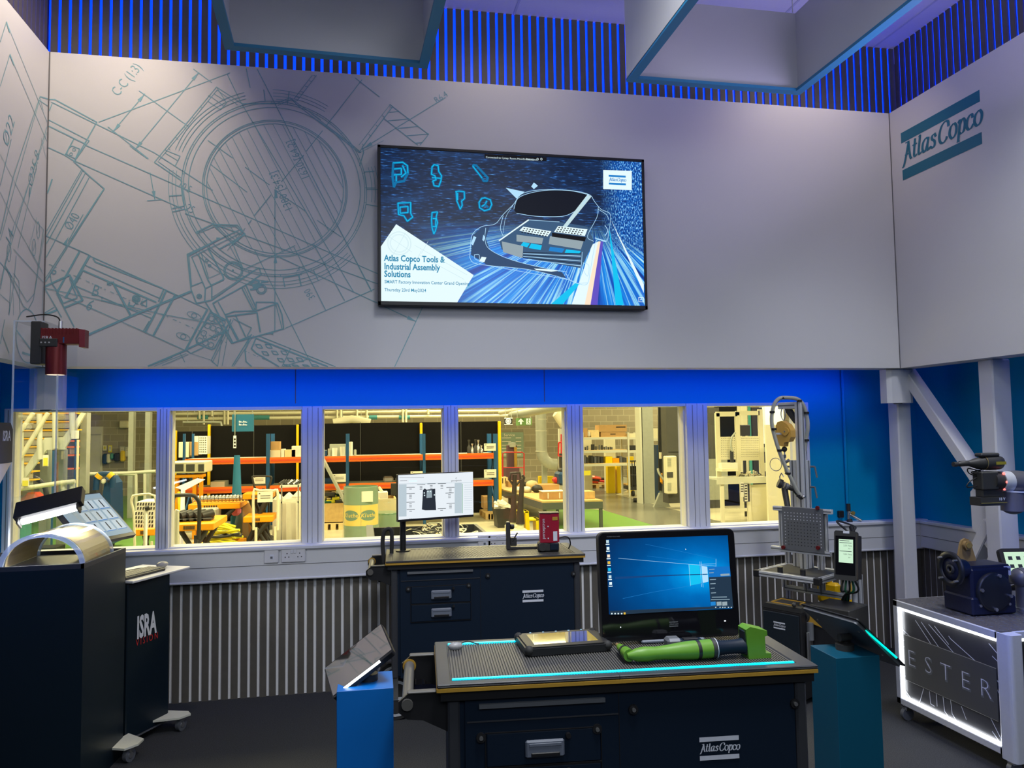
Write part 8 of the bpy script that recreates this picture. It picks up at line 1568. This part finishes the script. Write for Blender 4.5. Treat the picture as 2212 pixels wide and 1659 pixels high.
def lift(x0, x1, yt, yb, Y, dY, label, nm='lift_table'):
    a, b_ = pY(x0, yt, Y), pY(x1, yt, Y); r = thing(nm, label, 'lift table', Mx=TR((a.x+b_.x)/2, Y, ZF)); th = .09
    MB().bx(a.x, b_.x, Y, Y+dY, a.z-th, a.z, 'orange_lift', .01).build('platform', r); m_ = MB(); [m_.bx(a.x+(b_.x-a.x)*(.3+.045*k), a.x+(b_.x-a.x)*(.33+.045*k), Y-.004, Y, a.z-.07, a.z-.025, 'box_print') for k in range(6)]; m_.build('lettering', r, kind='stuff')
    for y in (Y+.05, Y+dY-.1): MB().tube([(a.x+.05, y, ZF+.15), (b_.x-.1, y, a.z-th)], .035, 'mech_black', 6).tube([(b_.x-.05, y+.05, ZF+.15), (a.x+.1, y+.05, a.z-th)], .035, 'mech_black', 6).build('scissor_arms', r)
    MB().bx(a.x, b_.x, Y, Y+.08, ZF+.08, ZF+.2, 'orange_lift').bx(a.x, b_.x, Y+dY-.08, Y+dY, ZF+.08, ZF+.2, 'orange_lift').bx(a.x, a.x+.1, Y, Y+dY, ZF+.08, ZF+.2, 'orange_lift').bx(b_.x-.1, b_.x, Y, Y+dY, ZF+.08, ZF+.2, 'orange_lift').build('base_frame', r)
    for x in (a.x+.08, b_.x-.08): MB().cyl((x-.03, Y+.02, ZF+.07), (x+.03, Y+.02, ZF+.07), .07, 'rubber', 12).build('wheel', r)
    return r, a, b_
r, a, b_ = lift(290, 334, 1143, 1185, 10.6, .8, 'orange lift table carrying white printed cartons in the first window')
random.seed(2)
for k, (x0, x1, y0, y1, lab) in enumerate(((290, 333, 1104, 1142.5, 'white carton printed with dark marks, lower of two on the orange lift table'), (294, 333, 1084, 1103.5, 'white carton printed with dark marks, upper of two on the orange lift table'))):
    m_ = MB(); B(m_, x0, y0, x1, y1, 10.65, .5, 'paper')
    for i in range(7):
        for j in range(4 if k == 0 else 2): p = pY(x0+4+i*5.8, y0+5+j*9, 10.648); m_.prism([(-.012, -.018), (.006, -.018), (.012, .018), (-.006, .018)], 0, .001, 'box_print', Mx=XZ(p.x, 10.649, p.z))
    one(m_, 'carton', lab, 'carton', 'printed cartons on the lift table')
def loopframe(pts, Y, r_, m, label, nm='trolley_handle', fl=None):
    m_ = MB(); T_(m_, pts, Y, r_, m, 8, 3); b0 = min(p.z for p in m_.v); x0, x1 = min(p.x for p in m_.v), max(p.x for p in m_.v); m_.bx(x0, x1, Y, Y+.8, ZF+.12, ZF+.17, m); 
    for x in (x0+.06, x1-.06): m_.cyl((x-.02, Y+.05, ZF+.06), (x+.02, Y+.05, ZF+.06), .06, 'rubber', 10); m_.cyl((x, Y, ZF+.15), (x, Y, b0+.05), r_, m, 8)
    return one(m_, nm, label, 'trolley')
loopframe([(291, 1180), (289, 1110), (284, 1085), (286, 1075), (292, 1070), (334, 1071), (336, 1120)], 10.2, .015, 'cream', 'thin pale tube trolley around the printed cartons', 'flat_trolley'); one(T_(MB(), [(312, 1300), (315, 1100), (316, 1098), (324, 1096)], 9.9, .022, 'galv_pale', 8).cyl(pY(314, 1099, 9.9), pY(324, 1096, 9.9), .03, 'mech_black', 8), 'tube_stand', 'pale upright tube with a black clamp in front of the printed cartons', 'stand')
# ---- second window
r, a, b_ = lift(368, 462, 1133, 1180, 10.4, 1.0, 'orange lift table loaded with black castings in the second window')
for i, x in enumerate((386, 400, 415, 430, 445)): q = pY(x, 1128, 10.7); m_ = MB().cyl((q.x-.06, 10.7, a.z+.06), (q.x+.06, 10.8, a.z+.09), .06, 'mech_black', 10).bx(q.x-.07, q.x+.07, 10.65, 10.9, a.z+.001, a.z+.04, 'mech_black', .01); one(m_, 'black_casting', ('leftmost', 'second', 'middle', 'fourth', 'rightmost')[i]+' black casting on the orange lift table', 'casting', 'black castings on the lift table')
r, a, b_ = lift(406, 519, 1090, 1130, 13.2, .8, 'long orange lift table carrying a row of springs in the second window')
random.seed(4)
for i in range(13):
    x = a.x+.06+i*(b_.x-a.x-.12)/12; m_ = MB().tube([(x+.012*k-.05, 13.35+.04*math.cos(k*1.6), a.z+.07+.05*math.sin(k*1.6)) for k in range(22)], .009, 'steel', 5); one(m_, 'coil_spring', 'bright coil spring in the row on the long orange lift table', 'spring', 'coil springs on the long orange lift table')
r, a, b_ = lift(524, 588, 1067, 1075, 13.0, .5, 'small orange platform trolley behind the paper notice', 'platform_trolley')
r, a, b_ = lift(525, 590, 1117, 1126, 12.6, .6, 'low orange platform on the large pallet in the second window', 'low_platform')
hy = thing('hose_pile', 'pile of yellow hoses and tubes beside the orange lift tables', 'hoses', Mx=TR(pY(470, 1140, 11.8).x, 11.8, ZF)); m_ = MB(); random.seed(9)
for i in range(26):
    z = ZF+.3+i*.014; p = V((pY(440, 1140, 11.8).x, 11.6+random.uniform(0, .6), z)); L2 = random.uniform(.35, .55); m_.tube(bez([p, p+V((L2*.5, 0, random.uniform(-.03, .05))), p+V((L2, random.uniform(-.1, .1), random.uniform(-.08, .03)))], 4), .020, random.choice(('hose_yellow', 'hose_yellow', 'yellow_plastic', 'mech_black')), 6)
m_.build('hoses', hy, kind='stuff'); MB().bx(pY(440, 1140, 11.8).x, pY(500, 1140, 11.8).x, 11.6, 12.2, ZF, ZF+.28, 'beige').build('support_box', hy)
loopframe([(372, 1165), (373, 1090), (376, 1073), (384, 1070), (415, 1070), (426, 1078), (431, 1095), (429, 1165)], 9.9, .024, 'mech_black', 'dark arched tube trolley in front of the orange lift table', 'tube_trolley'); one(T_(MB(), [(380, 1300), (382, 1106), (384, 1102)], 9.6, .028, 'galv_pale', 8), 'tube_stand', 'short pale upright tube inside the dark arched trolley', 'stand')
pallet(509, 648, 1150, 12.2, 1.0, 'large pale wooden pallet on the floor of the second window')
loopframe([(548, 1145), (548, 1063), (560, 1060), (590, 1060), (600, 1065), (600, 1145)], 11.9, .02, 'cream', 'pale tube trolley holding a paper notice in the second window', 'notice_trolley'); loopframe([(551, 1058), (546, 1035), (548, 1029), (582, 1029), (586, 1035), (579, 1057)], 13.6, .016, 'mech_black', 'black looped trolley handle in front of the racking', 'black_trolley')
card(556, 1062, 589, 1085, 11.85, 'large paper notice with lines of writing on the pale tube trolley', None); card(546, 1028, 573, 1045, 13.9, 'white sheet behind the black looped handle', None)
m_ = MB(); [B(m_, 604, y, 648, y+4, 12.9, .5, 'galv_pale') for y in (1049, 1083)]; [zf(x, 1045, x+2.5, 12.9, .05, 'steel', m_) for x in (607, 643)]; one(m_, 'steel_cart', 'bright two tier steel cart at the right of the second window', 'cart'); m_ = MB(); random.seed(12); [m_.cyl((pY(x, 1047, 13).x-.04, 13.1, pY(x, 1047, 13).z), (pY(x, 1047, 13).x+.04, 13.15, pY(x, 1044, 13).z+.03), .03, random.choice(('steel', 'mech_black')), 8) for x in (608, 613, 619, 625, 631, 637, 643)]; solo(m_, 'small_parts', 'small bright parts heaped on the top tier of the steel cart', 'parts', kind='stuff')
for i, (x0, x1, yt, lab) in enumerate(((588, 606, 1072, 'left white bulk sack behind the steel cart'), (608, 630, 1068, 'middle white bulk sack behind the steel cart'), (630, 650, 1064, 'right white bulk sack behind the steel cart'))): m_ = MB(); zf(x0, yt, x1, 14.2, .6, 'rubbish_white', m_, .08); one(m_, 'bulk_sack', lab, 'sack', 'white bulk sacks')
one(zf(524, 1086, 545, 14.0, .4, 'cardboard', MB()), 'carton', 'tall brown carton between the blue roll and the trolleys', 'carton'); m_ = MB(); a = pY(595, 1130, 12.5); m_.cyl((a.x, 12.5, ZF+.141), (a.x, 12.5, ZF+.30), .16, 'mech_black', 20); one(m_, 'black_tub', 'short round black tub on the large pallet', 'tub')
m_ = MB(); [zf(x, 1055, x+5, 14.6, .05, 'mech_black', m_) for x in (552, 566)]; [B(m_, 552, y, 571, y+2, 14.6, .05, 'mech_black') for y in (1065, 1080, 1095)]; one(m_, 'step_ladder', 'small black step ladder behind the notice trolley', 'ladder')
im = thing('moulding_machine', 'cream and dark moulding machine on yellow legs at the left of the second window', 'machine', Mx=TR(pY(405, 1020, 15.5).x, 15.5, ZF)); m_ = MB(); B(m_, 366, 997, 444, 1022, 15.5, .7, 'cream', .02); m_.build('body', im)
for x0, x1 in ((368, 396), (402, 420), (428, 440)): m_ = MB(); B(m_, x0, 1003, x1, 1018, 15.48, .05, 'machine_dark'); m_.build('window', im)
for x0, x1 in ((374, 384), (416, 424), (430, 436)): m_ = MB(); zf(x0, 1027, x1, 15.6, .15, 'orange_lift', m_); m_.build('leg', im)
m_ = MB(); B(m_, 374, 1026, 436, 1032, 15.55, .4, 'orange_lift'); m_.build('bed', im)
for x0, y0, x1, y1, mm, lab in ((386, 955, 408, 988, 'cream', 'pale carton on the rack behind the blue upright at far left'), (410, 955, 428, 984, 'cardboard', 'brown carton with an orange lid on the far left rack'), (429, 942, 447, 981, 'paper', 'tall white carton with rows of dots on the far left rack'), (415, 942, 428, 955, 'paper', 'small pale carton on top of the brown one at far left')):
    m_ = MB(); B(m_, x0, y0, x1, y1, YR_+.9, .4, mm)
    if x0 == 429: [B(m_, x0+2+i*4, y0+3+j*5, x0+4+i*4, y0+5+j*5, YR_+.895, .01, 'box_print') for i in range(4) for j in range(7)]
    one(m_, 'carton', lab, 'carton', 'cartons at the left end of the racking')
one(MB().prism([(0, 0), (.26, .11), (.36, .09), (.10, -.05), (.07, ZF-pY(372, 1055, 11).z), (.05, ZF-pY(372, 1055, 11).z), (.07, -.03)], 0, .12, 'sign_white', Mx=frame((pY(372, 1055, 11).x, 11.3, pY(372, 1055, 11).z), (1, 0, 0), (0, 0, 1))), 'white_hood', 'bright white tilted hood near the left edge of the second window', 'hood')
m_ = MB(); [T_(m_, [(386+k*3, 1062), (388+k*3, 1110)], 11.5+k*.05, .022, ('hose_yellow', 'mech_black', 'hose_yellow', 'galv')[k], 6) for k in range(4)]; one(m_, 'hanging_hoses', 'bunch of yellow and black hoses hanging below the white hood', 'hoses')
m_ = MB(); B(m_, 415, 1100, 466, 1122, 12.9, .5, 'galv', .02); one(m_, 'grey_crate', 'grey plastic crate under the long orange lift table', 'crate')
